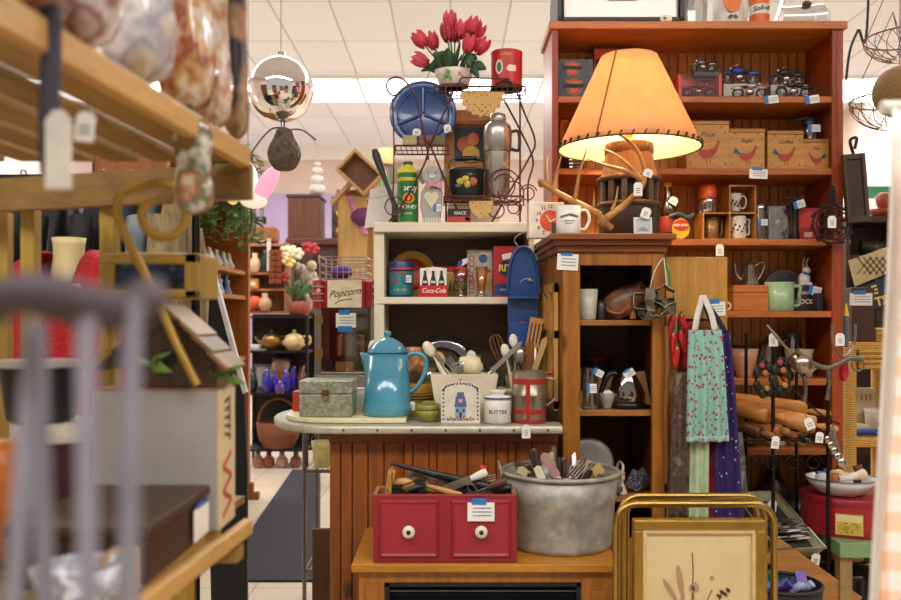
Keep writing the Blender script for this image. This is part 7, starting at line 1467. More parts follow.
bag('brown paper wrapped bundle on the upper slatted shelf, nearest the camera', 12, .74, .1, .2, .1, ['6a4a3a', 'a88a72', '8a4a3a', 'c8b8a8'])
bag('clear wrapped bundle with pale pink and white contents on the upper slatted shelf', 82, .83, .075, .2, .07, ['c8a8a0', 'ece4e0', '8a5a4a', 'd8c8c0'], 20)
bag('grey white plastic wrapped bundle in the middle of the upper slatted shelf', 138, .97, .075, .25, .08, ['b8aca4', 'ddd6d2', '9a9aa8', 'c8b8a4', 'e8e4e2'], 16)
bag('orange and brown patterned bundle in clear plastic on the upper slatted shelf', 186, 1.1, .07, .27, .08, ['a8622c', '8a3a20', 'c8a068', 'd8d0c8', 'b86a30'], 22)
bag('rust red bundle in clear plastic beside the dark patterned roll', 212, 1.2, .05, .28, .07, ['8a4a30', 'b89068', 'd8ccc0', 'a83a2a'], 26)
bag('dark patterned cloth roll standing at the far end of the upper slatted shelf', 236, 1.27, .036, .32, .06, ['14161e', '20242e', 'a8805a', '16181f', '3a4a6a'], 11, name='cloth_roll')
hb = bag('cream and rust patterned bag hanging from the edge of the upper slatted shelf', 193, 1.1, .05, .13, .03, ['c8b89a', 'a86a3a', '6a6a4a', 'e0d8cc', '8a4a2a'], 30, hang_z=1.385, name='hanging_bag')
MB(pm('2a7a5a', .4)).ob((0, -.012, .128), (.008, .01, .034)).build('clip', hb)
def strap():
    d = .74; t = T('hanging_strap', 'dark grey cloth strap with big blank white tag hanging from the upper slatted shelf', 'strap', P(50, 40, d)); k = F / d
    b = MB(pm('3c3a44', .8)); b.grid(lambda u, v: ((u - .5) * .017, .002 * math.sin(v * 7), .03 - v * (170 / k)), 3, 12).build('strap', t, solid=.004)
    b = MB(pm('d8d0c4', .7)); w, h = 26 / k, 78 / k; b.prism([(-w / 2, -h), (w / 2, -h), (w / 2, -w * .4), (w * .2, 0), (-w * .2, 0), (-w / 2, -w * .4)], .0015, FR(12 / k, -.006, -72 / k)); b.build('paper_tag', t, label='blank white paper tag')
strap()
t = loosetag(FRK, 87, 112, .8, .018, .028, .1)
def prongs():
    d = .37; k = F / d; t = T('metal_stand', 'blurred grey metal stand with dark hoop and flat legs close to the camera', 'stand', (XX(70, d), d, 0)); o = V((XX(70, d), d, 0)); zr = ZZ(303, d); r = 72 / k
    b = MB(pm('4c4046', .6, .3)); b.tube([(r * 1.05 * math.cos(a), r * math.sin(a), zr + .004 * math.sin(3 * a)) for a in [2 * PI * i / 36 for i in range(36)]], .0085, 10, closed=True).build('hoop', t)
    m = pm('8e8c98', .5, .2)
    for px, px2, dy, y0 in ((35, 13, -.01, 345), (37, 46, .015, 350), (86, 88, -.03, 330), (132, 128, -.02, 325)):
        a = P(px, y0 - 25, d + dy) - o; e = P(px + (px2 - px) * (1.25 / (280 * d / F)), 320, d + dy) - o; e.z = .0; b = MB(m); b.tube([a, a * .5 + e * .5, e], [.0045, .0048, .0048], 8, flat=.45).build('leg', t)
prongs()
t = T('towel_ring', 'thin brass ring hanging from the rod of the display rack', 'ring', P(68, 303, 1.36)); rr = 36 * 1.36 / F
MB(pm('d8b458', .35, .6)).tube([(rr * math.cos(a), 0, -rr + rr * math.sin(a)) for a in [2 * PI * i / 36 for i in range(36)]], 0.006, 8, closed=True).build('ring', t)
# on the lower shelf
def case():
    x0, x1, d = XX(93, 1.22), XX(217, 1.22), 1.22; t = T('grey_case', 'flat grey case with lettered cream spine standing on the lower slatted shelf', 'case', ((x0 + x1) / 2, 1.27, zl)); w = (x1 - x0) / 2; h = 1.148 - zl
    b = MB(pm('a8a29c', .6, var=.07, s=14)); b.box(-w, w, -.05, .04, 0, h); b.use(pm('a87a5a', .6)).box(-w, w, -.051, .04, h, h + .003); b.build('case_body', t, bevel=.002)
    b = MB(pm('d8c49a', .6, var=.1)); b.box(w + .0004, w + .003, -.05, .04, 0, h); M = Mx.Translation((w + .003, -.005, h * .5)) @ Mx.Rotation(PI / 2, 4, 'Z') @ Mx.Rotation(PI / 2, 4, 'X') @ Mx.Rotation(-PI / 2, 4, 'Z')
    b.use(pm('5a4a3a', .6))
    for i in range(5): b.ob((w + .0032, -.005, h * .92 - i * .013), (.0012, .03, .005), (.2 - .1 * i, 0, 0)); b.ob((w + .0032, .008, h * .92 - i * .013 - .004), (.0012, .006, .01))
    b.use(pm('c04a34', .6))
    for i in range(5): b.ob((w + .0032, -.006, h * .48 - i * .018), (.0012, .05, .007), (.35 * (-1) ** i, 0, 0))
    b.build('spine', t)
    return x0, x1
case(); zcs = 1.1525
def birdhouse():
    d = 1.27; X = XX(184, d); t = T('birdhouse', 'rustic dark birdhouse with shingled roof standing on the grey case', 'birdhouse', (X, d, zcs)); k = F / d; wl_ = wood('4a3220', 'Z', .6); hw = 38 / k; he = 26 / k; hr = 74 / k
    MB(wl_).prism([(-hw, 0), (hw, 0), (hw, he), (-.014, hr), (-hw, he)], .075, FR(0, .035, 0)).build('walls', t)
    MB(wood('7a5c34', 'Z')).box(hw, hw + .003, -.036, .03, 0, he).build('side_wall', t)
    MB(pm('0c0a08', .8)).cyl((-.01, -.0425, he * 1.1), (-.01, -.04, he * 1.1), .013, n=16).build('entrance', t)
    rw = [wood(c, 'X', .7) for c in ('8a6a3c', '9a7a48', '7a5a34')]; a = math.atan2(hr - he, hw + .014); sl = math.hypot(hr - he, hw + .014) + .026
    for sgn in (1, -1):
        for j in range(4):
            u = (j + .55) / 4 * sl; b = MB(rw[j % 3] if sgn > 0 else wood('4a3624', 'X')); b.ob((-.014 + sgn * u * math.cos(a), -.004, hr + .008 - u * math.sin(a) + .003 * j % .004), (sl / 4 * 1.25, .105, .007), (0, sgn * (a - .07), 0)); b.build('shingle_board', t, bevel=.0015)
birdhouse()
def sprig(label, px, py, d):
    t = T('leaf_sprig', label, 'leaves', P(px, py, d)); lf = pm('6a8a3a', .5, var=.3)
    for i in range(6): a = i * 1.3; b = MB(lf); b.add([(0, 0, i * .004), (.016 * math.cos(a), -.006 + .008 * math.sin(a), .012 + i * .004 - .012), (.032 * math.cos(a), -.008 + .006 * math.sin(a), i * .006), (.016 * math.cos(a) - .004, -.004, .016 + i * .002)], [(0, 1, 2, 3)]); b.build('leaf', t, solid=.0008)
sprig('sprig of green ivy leaves at the right corner of the birdhouse', 226, 384, 1.24); sprig('green leaves before the dark front of the birdhouse', 152, 372, 1.2)
def scroll():
    d = 1.2; pts = [(197, 385), (172, 335), (150, 285), (130, 245), (120, 222), (117, 205), (123, 192), (140, 186), (160, 183), (178, 190), (187, 206), (184, 224), (172, 235), (157, 236), (146, 227), (142, 214), (148, 203), (158, 200)]
    b = MB(pm('b08c3e', .45, .5)); b.tube(spl([P(x, y, d) for x, y in pts], 5), [.0065, .0072], 9); return one(b, 'scroll_rod', 'brass coloured rod ending in a big spiral curl, standing on the grey case', 'rod')
scroll()
def wbox():
    x0, x1, y0, y1, z1 = -.505, -.345, .967, 1.207, 1.016; c = ((x0 + x1) / 2, (y0 + y1) / 2, zl); t = T('wooden_box', 'low dark brown wooden box with price tag on its end on the lower slatted shelf', 'box', c); m = wood('38220f', 'X', .6); w, e, h = (x1 - x0) / 2, (y1 - y0) / 2, z1 - zl
    MB(m).box(-w, w, -e, e, 0, h * .78).build('body', t, bevel=.003); MB(wood('48301c', 'X', .6)).box(-w - .004, w + .004, -e - .004, e + .004, h * .78 + .001, h).build('lid', t, bevel=.004)
    b = MB(PAPER()); b.box(w + .0045, w + .006, .04, .105, -.0 + h * .1, h * .72).use(pm('3a6aa8', .6)).box(w + .0045, w + .0066, .05, .1, h * .72, h * .8); b.build('price_note', t, label='white price note with blue tape')
wbox()
t = T('hat_box', 'maroon round box with cream lid behind the grey metal stand', 'box', (XX(45, 1.22), 1.285, zl)); MB(pm('4e1c24', .6)).lathe([(.072, 0), (.072, .125)], n=28).build('body', t); MB(pm('cfc4b0', .6)).lathe([(.075, .1255), (.076, .15), (.0, .151)], n=28).build('lid', t)
b = MB(pm('24262c', .6)); b.lathe([(.042, 0), (.047, .004), (.056, .075), (.058, .08)], n=28); b.use(pm('b8b4ac', .6)).lathe([(.06, .0805), (.061, .09), (.0, .091)], n=28); one(b, 'lidded_pot', 'dark round pot with pale top standing on the maroon box', 'pot', (XX(24, 1.22), 1.27, zl + .1525))
b = MB(patch(['e8e8ea', 'b8bcc4', '8a8a92', 'ffffff'], 30, .12)); b.lathe([(.03, 0), (.038, .015), (.046, .05), (.042, .05), (.03, .015), (0, .012)], n=20, flute=.06, nf=9); one(b, 'glass_dish', 'bright silvery cut glass dish low behind the grey metal stand', 'dish', (-.385, .88, zl))
one(MB(pm('b8946a', .5)).box(-.016, .016, -.02, .02, 0, .05), 'small_crate', 'tan block beside the silvery dish at the bottom left', 'block', (-.362, .935, zl), bevel=.004)
b = MB(pm('c8742a', .4)); b.lathe([(.025, 0), (.034, .02), (.034, .12), (.025, .15), (0, .152)], n=20); one(b, 'amber_jar', 'amber orange jar at the very left edge behind the grey metal stand', 'jar', (-.572, 1.07, zl))

# ================================================================ mannequin and coats behind the rack
def manneq():
    d = 2.05; X = XX(69, d); t = T('dress_form', 'cream headless neck mannequin wearing a red knitted jacket', 'mannequin', (X, d, 0)); m = pm('cdbb86', .55, var=.05)
    zs = ZZ(287, d); MB(m).lathe([(.0, zs - .16), (.07, zs - .14), (.06, zs - .03), (.043, zs + .02), (.036, zs + .07), (.037, zs + .1), (.04, zs + .118), (0, zs + .119)], n=28, sx=1, sy=.85).build('neck', t)
    MB(pm('8a8078', .4, .6)).cyl((0, 0, .0), (0, 0, zs - .15), .014).build('pole', t); MB(pm('3a3430', .5)).lathe([(.16, 0), (.16, .012), (.02, .03)], n=28).build('base', t)
    j = T('knit_jacket', 'red knitted jacket with round red buttons and flower brooch on the mannequin', 'jacket', (X, d, 0)); rd = dots('9c1218', 'c42028', '7a0c12', 190, .35, .9)
    def body(u, v):
        a = u * 2 * PI + PI * 1.5; z = zs + .085 - v * .66; s = min(1, v / .13); wx = .07 + (.19 - .07) * s ** .6 + .0 * v; wy = .062 + .07 * s
        gap = .0
        drop = 0
        c = math.cos(a); fr = max(0, -math.sin(a)); 
        if v < .22: drop = fr ** 6 * .16 * (1 - v / .22)
        return (wx * c, wy * math.sin(a) * (1 + .03 * math.sin(9 * a)), z - drop - abs(c) * .035 * s * (1 - s * .0))
    b = MB(rd); b.grid(body, 48, 28).build('body', j, solid=.008)
    for s in (-1, 1):
        b = MB(rd); b.tube(spl([(s * .15, 0, zs - .045), (s * .205, -.005, zs - .1), (s * .23, -.01, zs - .26), (s * .235, -.03, zs - .46)], 6), [.05, .058, .05, .045], 14).build('sleeve', j)
        b = MB(pm('b01820', .9)); b.add([(s * .052, -.035, zs + .06), (s * .085, -.02, zs + .04), (s * .12, -.085, zs - .055), (s * .02, -.125, zs - .1), (s * .045, -.075, zs - .0)], [(0, 1, 2, 3, 4)]); b.build('lapel', j, solid=.008)
    for z in (-.045, -.14, -.235): MB(pm('c8282c', .3)).lathe([(.0, 0), (.0135, .001), (.014, .006), (.009, .009), (0, .008)], n=16, M=FR(0, -.136, zs + z - .01)).build('button', j)
    b = MB(pm('e8e0d8', .5)); 
    for i in range(6): b.sph((.062 + .011 * math.cos(i), -.105, zs - .012 + .011 * math.sin(i)), .008, 8)
    b.build('brooch', j)
manneq()
def rail():
    t = T('clothes_rail', 'black clothes rail of coats behind the mannequin', 'rail', (XX(80, 2.75), 2.75, 0)); m = pm('1c1c1e', .4, .6); x0, x1, z = XX(-60, 2.75), XX(196, 2.75), ZZ(178, 2.75)
    MB(m).cyl((x0, 2.75, z), (x1, 2.75, z), .013).build('bar', t, W=True)
    for x in (x0, x1): MB(m).cyl((x, 2.75, 0), (x, 2.75, z), .013).build('upright', t, W=True); MB(m).cyl((x, 2.5, .02), (x, 3.0, .02), .014).build('foot', t, W=True)
    return z
zrl = rail()
def coat(label, px, c, wx=.05, dy=.2, ln=1.0, m=None, top=.03, col=None):
    t = T('hanging_coat', label, 'coat', (XX(px, 2.75), 2.75, zrl - .02)); m = m or pm(c, .75, var=.2, s=8)
    def f(u, v):
        a = u * 2 * PI; s = min(1, .22 + 3.2 * v) ** .6; w = wx * (.45 + .55 * s); e = dy * s
        return (w * math.cos(a) * (1 + .1 * math.sin(7 * a + v * 3)), e * math.sin(a) * (1 + .05 * math.sin(6 * a)), -top - v * ln)
    b = MB(m); b.grid(f, 40, 16).build('cloth', t)
    b = MB(m); b.tube(spl([(wx * .3 * math.cos(a), dy * .3 * math.sin(a), -top - .0) for a in [2 * PI * i / 10 for i in range(10)]], 2, True), .022, 8, closed=True).build('collar', t)
    for s in (-1, 1): MB(m).tube(spl([(0, s * dy * .85, -top - .1), (.01, s * (dy + .02), -top - .3), (.0, s * (dy + .0), -top - .62)], 5), [.034, .034, .03], 10).build('sleeve', t)
    MB(pm('6a625a', .3, .9)).tube(spl([(0, 0, -top), (0, .02, -.004), (.0, .026, .02), (0, .01, .043), (0, -.014, .042), (0, -.021, .026)], 4), .003, 6).build('hanger_hook', t)
coat('black shiny coat at the far left of the clothes rail', -12, '16181a', .06, .2)
coat('dark green black jacket hanging second from the left on the clothes rail', 24, '1e2a22', .058, .2)
coat('black coat hanging directly behind the mannequin neck', 64, '141418', .06, .21, m=pm('141418', .35, var=.2))
coat('black leather jacket hanging right of the mannequin neck', 104, '1a1a1c', .055, .2)
coat('dark blue denim jacket hanging next to the grey denim one', 132, '2c3a44', .042, .19)
coat('worn grey blue denim jacket on the clothes rail', 155, '6a7276', .036, .18, m=patch(['4a565e', '6a7680', '8a9090'], 12, .85))
coat('olive tan corduroy coat at the right end of the clothes rail', 177, '8a7850', .044, .2, 1.25, m=patch(['6e6040', '8e7c54', 'a08e64'], 18, .85, stretch=(3, 3, .4)))
def flamp():
    d = 3.6; X = XX(2, d); t = T('floor_lamp', 'lit floor lamp with white shade glowing at the left edge', 'lamp', (X, d, 0)); z0, z1 = ZZ(218, d), ZZ(166, d); MB(emit('ffe9d0', 2.6)).lathe([(.1, z0), (.06, z1)], n=28).build('lamp_shade', t); MB(pm('6a5a3a', .4, .6)).cyl((0, 0, .0), (0, 0, z0), .012).build('pole', t); MB(pm('6a5a3a', .4, .6)).lathe([(.14, 0), (.14, .02), (.02, .04)], n=24).build('base', t)
flamp()
# ================================================================ aisle bookcase, left of the runner
AX, a0, a1, adp = -1.42, 4.25, 5.95, .36
ab = T('aisle_bookcase', 'orange pine bookcase along the left of the aisle holding bottles and plants', 'bookcase', (AX - adp / 2, 5.1, 0)); AW = wood('a05e22', 'Z', .6); AWY = wood('a86a2a', 'Y', .6)
for y in (a0, a1 - .06): MB(AW).box(AX - adp, AX + (.0 if y < 5 else .02), y, y + .06, 0, 2.1).build('upright', ab, W=True, bevel=.003)
for z in (2.1, 1.587, 1.417, 1.0, .55, .12): MB(AWY).box(AX - adp, AX, a0 + .061, a1 - .061, z - .028, z).build('shelf', ab, W=True, bevel=.002)
MB(wood('5a3212', 'Z')).box(AX - adp - .012, AX - adp - .001, a0, a1, 0, 2.1).build('back', ab, W=True)
MB(AW).box(AX - .0, AX + .09, a1 - .055, a1 - .005, 0, .055).build('foot', ab, W=True, bevel=.01); MB(AW).box(AX - .0, AX + .05, a1 - .055, a1 - .005, .055, .12).build('foot_scroll', ab, W=True, bevel=.01)
def abot(nm, label, y, z, prof, m, cat, dx=.06): b = MB(m); b.lathe(prof, n=16); one(b, nm, label, cat, (AX - dx, y, z + .001))
BT = lambda r, h: [(r * .9, 0), (r, h * .05), (r, h * .55), (r * .4, h * .75), (r * .4, h), (0, h)]
abot('glass_bottle', 'cobalt blue bottle on the upper shelf of the aisle bookcase', 4.75, 1.587, BT(.035, .16), pm('1c2a8a', .1, coat=.5), 'bottle')
for i, y in enumerate((4.9, 5.05, 5.2, 5.36, 5.52, 5.66)): abot('china_figurine', 'white china %s on the upper shelf of the aisle bookcase' % ('bottle shaped ornament', 'bird ornament', 'vase', 'cup', 'covered dish', 'bell')[i], y, 1.587, [(.03, 0), (.045, .02), (.04 - .003 * i, .05), (.015, .08 + .01 * (i % 3)), (.018, .1), (0, .11)], pm('c8c4c0', .3), 'ornament')
for i, y in enumerate((5.25, 5.42, 5.6)): abot('porcelain_figure', ('green and white china figure on the second aisle shelf', 'blue and white china figure on the second aisle shelf', 'tall blue china figure on the second aisle shelf')[i], y, 1.417, [(.035, 0), (.04, .01), (.022, .06), (.026, .09), (.012, .1), (.017, .12), (0, .14)], patch([('4a6a5a', 'd8d8d0'), ('3a4a8a', 'd8dce4'), ('2a3a7a', '8a9ac0')][i] , 20, .3), 'figurine')
def plant(label, loc, n, sp, dn, potm, potr, nm='hanging_plant', leafc=('6a8a4a', '8aa868', '4a6a34')):
    t = T(nm, label, 'plant', loc); MB(potm).lathe([(potr * .65, 0), (potr, potr * 1.5), (potr * 1.08, potr * 1.5), (potr * 1.08, potr * 1.8), (potr * .9, potr * 1.8), (potr * .8, potr * 1.4), (0, potr * 1.3)], n=20).build('pot', t); rnd = random.Random(int(loc[1] * 100))
    b = MB(pm('5a7a3e', .6)); lv = MB()
    for i in range(n):
        a = rnd.uniform(0, 2 * PI); r1 = sp * rnd.uniform(.5, 1); z0 = potr * 1.6; pts = spl([(0, 0, z0), (math.cos(a) * r1 * .5, math.sin(a) * r1 * .5, z0 + rnd.uniform(.04, .1)), (math.cos(a) * r1, math.sin(a) * r1, z0 - dn * rnd.uniform(.1, .4)), (math.cos(a) * r1 * 1.05, math.sin(a) * r1 * 1.05, z0 - dn * rnd.uniform(.5, 1))], 5); b.tube(pts, .0035, 4)
        for p in pts[2:]:
            for k in range(2):
                lv.use(pm(leafc[rnd.randrange(3)], .5, var=.2)); an = rnd.uniform(0, 2 * PI); l = rnd.uniform(.05, .1); q = V((math.cos(an), math.sin(an), rnd.uniform(-.7, .3))) * l; s = q.cross(V((0, 0, 1))).normalized() * l * .26; lv.add([p, p + q * .5 + s, p + q, p + q * .5 - s], [(0, 1, 2, 3)])
    b.build('stems', t); o = lv.build('foliage', t); o['kind'] = 'stuff'; return t
plant('trailing green plant in a terracotta pot on top of the aisle bookcase', (AX - .02, 5.5, 2.102), 36, .22, .55, pm('8a4a2e', .7), .11)
plant('pale spider plant spilling over the aisle bookcase top nearer the camera', (AX - .02, 4.95, 2.102), 34, .26, .6, pm('5a4030', .7), .08)
b = MB(weave('a8702c', 60)); b.box(-.13, .13, -.35, .35, 0, .16); one(b, 'wicker_hamper', 'orange brown wicker hamper on the near end of the aisle bookcase top', 'hamper', (AX - .2, 4.42 + .0, 2.101 - .0), bevel=.02) if 0 else None
def board():
    d = 3.3; b = MB(pm('16161a', .6)); b.prism([((x - 226) * d / F, (HY - y) * d / F + EZ) for x, y in ((203, 268), (211, 268), (244, 392), (247, 470), (247, 639), (212, 639))][::-1], .02, FR(0, .02, 0)); t = T('folding_board', 'black folded board with white edge leaning in the aisle', 'board', (XX(226, d), d, 0)); b.build('board', t)
    b = MB(pm('d8d4ce', .5)); b.prism([((x - 226) * d / F, (HY - y) * d / F + EZ) for x, y in ((209, 266), (213, 266), (247, 392), (243, 394))][::-1], .03, FR(0, .025, 0)); b.build('edge_strip', t)
board()
# ================================================================ shelving at the end of the aisle
D7 = 7.3
def hutch():
    x0, x1, xm = XX(247, D7), XX(287, D7), XX(270, D7); t = T('small_hutch', 'orange wooden hutch with a row of little drawers at the end of the aisle', 'hutch', ((x0 + x1) / 2, D7, ZZ(316, D7) + .02)); zb = ZZ(316, D7) + .02; m = wood('b0703a', 'X', .75); g = lambda b: b
    for z in (ZZ(245, D7), ZZ(273, D7), ZZ(289, D7), zb + .02): MB(m).box(x0 + .016, x1 - .001, D7 - .12, D7 + .12, z - .02, z).build('shelf', t, W=True)
    for x in (x0, x1): MB(m).box(x, x + .015, D7 - .12, D7 + .12, zb, ZZ(243, D7)).build('side', t, W=True)
    MB(pm('d8cfc0', .6)).box(xm, xm + .035, D7 - .13, D7 - .121, ZZ(272, D7), ZZ(240, D7)).build('white_strip', t, W=True); MB(wood('c89a6a', 'Z')).box(x0 + .015, x1, D7 + .125, D7 + .135, zb, ZZ(245, D7)).build('back', t, W=True)
    xa, xb = XX(273, D7), XX(285, D7); n = 6; za, zc = ZZ(285, D7), ZZ(251, D7)
    for i in range(n):
        h = (zc - za) / n; dr = MB(wood('8a3e1c', 'X')).box(xa, xb, D7 - .16, D7 - .121, za + i * h + .004, za + (i + 1) * h - .004).build('drawer', t, W=True, bevel=.003); MB(pm('2a1a14', .4)).sph(((xa + xb) / 2 - 0, D7 - .168, za + (i + .5) * h), .009, 8).build('knob', dr)
def mrack():
    x0, x1 = XX(247, D7), XX(312, D7); t = T('metal_rack', 'black metal shelf rack of ornaments at the end of the aisle', 'rack', ((x0 + x1) / 2, D7, 0)); m = pm('1e1c22', .5, .4)
    for y in (316, 350, 391, 446): z = ZZ(y, D7); MB(m).box(x0 + .021, x1 - .021, D7 - .2, D7 + .2, z - .018, z).build('shelf', t, W=True)
    for x in (x0, x1 - .02):
        for y in (D7 - .2, D7 + .18): MB(m).box(x, x + .02, y, y + .02, 0, ZZ(316, D7) - .0005).build('post', t, W=True)
    MB(pm('1a1412', .7)).box(x0, x1, D7 + .205, D7 + .215, .1, ZZ(314, D7)).build('back', t, W=True)
hutch(); mrack(); zq = [ZZ(y, D7) + .001 for y in (316, 350, 391, 446)]; Y7 = D7 - .1
def orn(nm, label, cat, px, z, prof, m, sx=1, y=Y7, **kw): b = MB(m); b.lathe(prof, n=18, sx=sx, **kw); return one(b, nm, label, cat, (XX(px, y), y, z))
BL = lambda r, h: [(r * .6, 0), (r, h * .3), (r * .9, h * .6), (r * .4, h * .8), (r * .5, h), (0, h)]
zh = ZZ(316, D7) + .042
orn('rabbit_figurine', 'pinkish tan rabbit ornament on the hutch bottom shelf', 'figurine', 265, zh, BL(.06, .15), pm('c89a7c', .6))
orn('orange_ball', 'orange round ornament at the left of the hutch bottom shelf', 'ornament', 255, zh, [(0, 0), (.05, .03), (.06, .08), (.04, .12), (0, .13)], pm('d85a1e', .5))
orn('cream_shell', 'cream shell ornament on the hutch upper shelf', 'ornament', 255, ZZ(273, D7) + .001, BL(.05, .16), pm('d8b890', .5))
orn('dark_vase', 'dark green vase on the hutch upper shelf', 'vase', 265, ZZ(273, D7) + .001, BL(.035, .19), pm('26342e', .3))
boxed('yellow_box', 'small yellow printed box on the hutch middle shelf', 'box', (XX(253, Y7), Y7, ZZ(289, D7) + .001), .1, .06, .08, pm('c88a2a', .5), None, blk('d8d8d0', 0, 0, .05, .03))
b = MB(weave('a8682c', 40)); b.box(-.16, .16, -.1, .1, 0, .13); one(b, 'wicker_basket', 'orange wicker basket on top of the hutch', 'basket', (XX(259, D7), D7, ZZ(245, D7) + .021), bevel=.02)
orn('clay_planter', 'terracotta planter bowl of long leaves on the metal rack top', 'planter', 299.5, zq[0], [(.07, 0), (.085, .02), (.095, .12), (.08, .12), (0, .1)], pm('8a3e22', .6))
t = T('leafy_plant', 'broad leaved plant with cream orchids in the terracotta planter', 'plant', (XX(296, Y7), Y7, zq[0] + .125)); lf = pm('4a6a3e', .5, var=.3)
for i in range(9):
    a = i * .7; e = V((.16 * math.cos(a), .1 * math.sin(a), .1 + .05 * (i % 3))); s = V((-math.sin(a), 0, .4)) * .035; MB(lf).add([(0, 0, 0), e * .5 + s + V((0, 0, .05)), e, e * .5 - s + V((0, 0, .03))], [(0, 1, 2, 3)]).build('leaf', t, solid=.004)
MB(pm('5a6a3a', .6)).tube(spl([(0, 0, 0), (-.03, 0, .2), (.0, 0, .36)], 5), .008, 6).build('stem', t)
for i, (x, z, c) in enumerate(((-.11, .36, 'e8d8a8'), (-.05, .33, 'e0c070'), (-.03, .42, 'ece2c4'), (.02, .4, 'e8dcb8'), (-.08, .42, 'ecdfb4'), (.1, .45, 'a8242e'), (.15, .44, 'b02a34'), (-.1, .2, '9a2a2a'))):
    b = MB(pm(c, .6, var=.15))
    for k in range(5): b.sph((x + .03 * math.cos(k * 1.256), -.03 + .01 * (k % 2), z + .03 * math.sin(k * 1.256)), (.028, .014, .024), 8)
    b.build('blossom', t)
def wreathbird():
    t = T('feather_bird', 'grey and cream feathered bird ornament beside the orchids', 'ornament', (XX(307, 7.36), 7.36, zq[0])); b = MB(patch(['8a8478', 'c8c0b0', 'a89a88', '6a6458'], 14, .9)); rn = random.Random(2)
    for i in range(26): z = .06 + .36 * i / 26; b.sph((rn.uniform(-.06, .06) + .03 * math.sin(z * 9), rn.uniform(-.06, .03), z), (rn.uniform(.03, .055), .04, rn.uniform(.04, .07)), 7)
    b.build('plumage', t); MB(pm('c8b890', .6)).sph((.05, -.06, .43), (.045, .04, .045), 10).build('head', t)
wreathbird()
def teapot(label, px, z, m, s=1.0, sp=1):
    t = T('teapot', label, 'teapot', (XX(px, Y7), Y7, z)); MB(m).lathe([(.06 * s, 0), (.1 * s, .05 * s), (.11 * s, .1 * s), (.07 * s, .16 * s), (.03 * s, .175 * s), (.012 * s, .185 * s), (.02 * s, .205 * s), (0, .215 * s)], n=20).build('body', t); MB(m).tube(spl([(-sp * .09 * s, 0, .06 * s), (-sp * .15 * s, 0, .1 * s), (-sp * .17 * s, 0, .15 * s)], 4), [.022 * s, .01 * s], 8).build('spout', t); MB(m).tube(spl([(sp * .08 * s, 0, .14 * s), (sp * .16 * s, 0, .14 * s), (sp * .16 * s, 0, .07 * s), (sp * .09 * s, 0, .05 * s)], 4), .012 * s, 8).build('handle', t)
teapot('brass teapot on the second shelf of the metal rack', 272, zq[1], pm('8a6a34', .3, .8), .82)
teapot('cream teapot with yellow top on the second shelf of the metal rack', 294, zq[1], pm('d8bf86', .35), .82)
orn('white_dish', 'white oval dish at the left of the metal rack second shelf', 'dish', 255, zq[1], [(.05, 0), (.065, .05), (.055, .05), (0, .02)], pm('d0ccc4', .3))
orn('china_plate', 'small white plate before the brass teapot', 'plate', 262, zq[1], [(.02, 0), (.045, .015), (0, .01)], pm('c8c0b4', .3), y=Y7 - .09)
for i, (px, c, h, lab) in enumerate(((253, '0e3a3a', .2, 'dark teal glass bottle at the left of the blue glass shelf'), (267, '1a24a0', .2, 'cobalt glass jug left of the china bust'), (275, '2a2cc0', .16, 'bright cobalt glass goblet before the china bust'), (286, '1c1e9a', .19, 'cobalt glass vase right of the china bust'), (293, '2222a8', .22, 'tall cobalt glass bottle on the blue glass shelf'), (280, '5a2a88', .1, 'violet glass bowl at the front of the blue glass shelf'), (302, '6a2e2a', .22, 'dark red glass bottle at the right of the blue glass shelf'))):
    orn('glass_vase', lab, 'glassware', px, zq[2], BL(.044 if i != 4 else .036, h), pm(c, .1, coat=.6), y=Y7 - .06 * (i % 2) - (.08 if i == 5 else 0))
def bust():
    t = T('china_bust', 'round faced china bust with dark hair on the blue glass shelf', 'bust', (XX(279, D7), D7 + .08, zq[2])); t.scale = (.78,) * 3; MB(pm('c8a89a', .4)).sph((0, 0, .28), (.1, .09, .1), 16).build('face', t); MB(pm('1e1a1c', .5)).sph((0, .02, .34), (.11, .09, .07), 14).build('hair', t); MB(pm('c8762a', .5)).lathe([(.12, 0), (.14, .08), (.08, .2), (0, .2)], n=18).build('shoulders', t)
bust()
b = MB(pm('7a7872', .4, .6)); b.box(-.11, .11, -.01, .01, 0, .22); b.use(pm('b8b4ac', .5)).box(-.085, .085, -.012, -.009, .025, .195); b.use(pm('5a5854', .6)).prism(ell(.04, .06, 16), .003, FR(0, -.012, .1)); one(b, 'photo_frame', 'silver framed grey portrait at the back of the blue glass shelf', 'photo frame', (XX(262, D7), D7 + .186, zq[2]))
def lbasket():
    t = T('harvest_basket', 'reddish wicker harvest basket with hoop handle on the bottom rack shelf', 'basket', (XX(279, Y7), Y7 - .02, zq[3])); w = weave('8a4c28', 40); MB(w).lathe([(.13, 0), (.18, .1), (.2, .22), (.19, .22), (.14, .02), (0, .02)], n=24, sx=.95, sy=.6).build('bowl', t); MB(w).tube([(.17 * math.cos(a), 0, .2 + .22 * math.sin(a)) for a in [PI * i / 14 for i in range(15)]], .013, 6).build('handle', t)
lbasket()
for i, (px, c) in enumerate(((258, 'b88a7a'), (269, '9a5a4c'), (282, 'c8a094'), (296, '8a5a50'))): orn('sea_shell', 'pink brown conch shell on the floor under the metal rack, %s' % ('leftmost of four', 'second from the left', 'third from the left', 'rightmost of four')[i], 'shell', px, .001, BL(.05, .13), pm(c, .6))
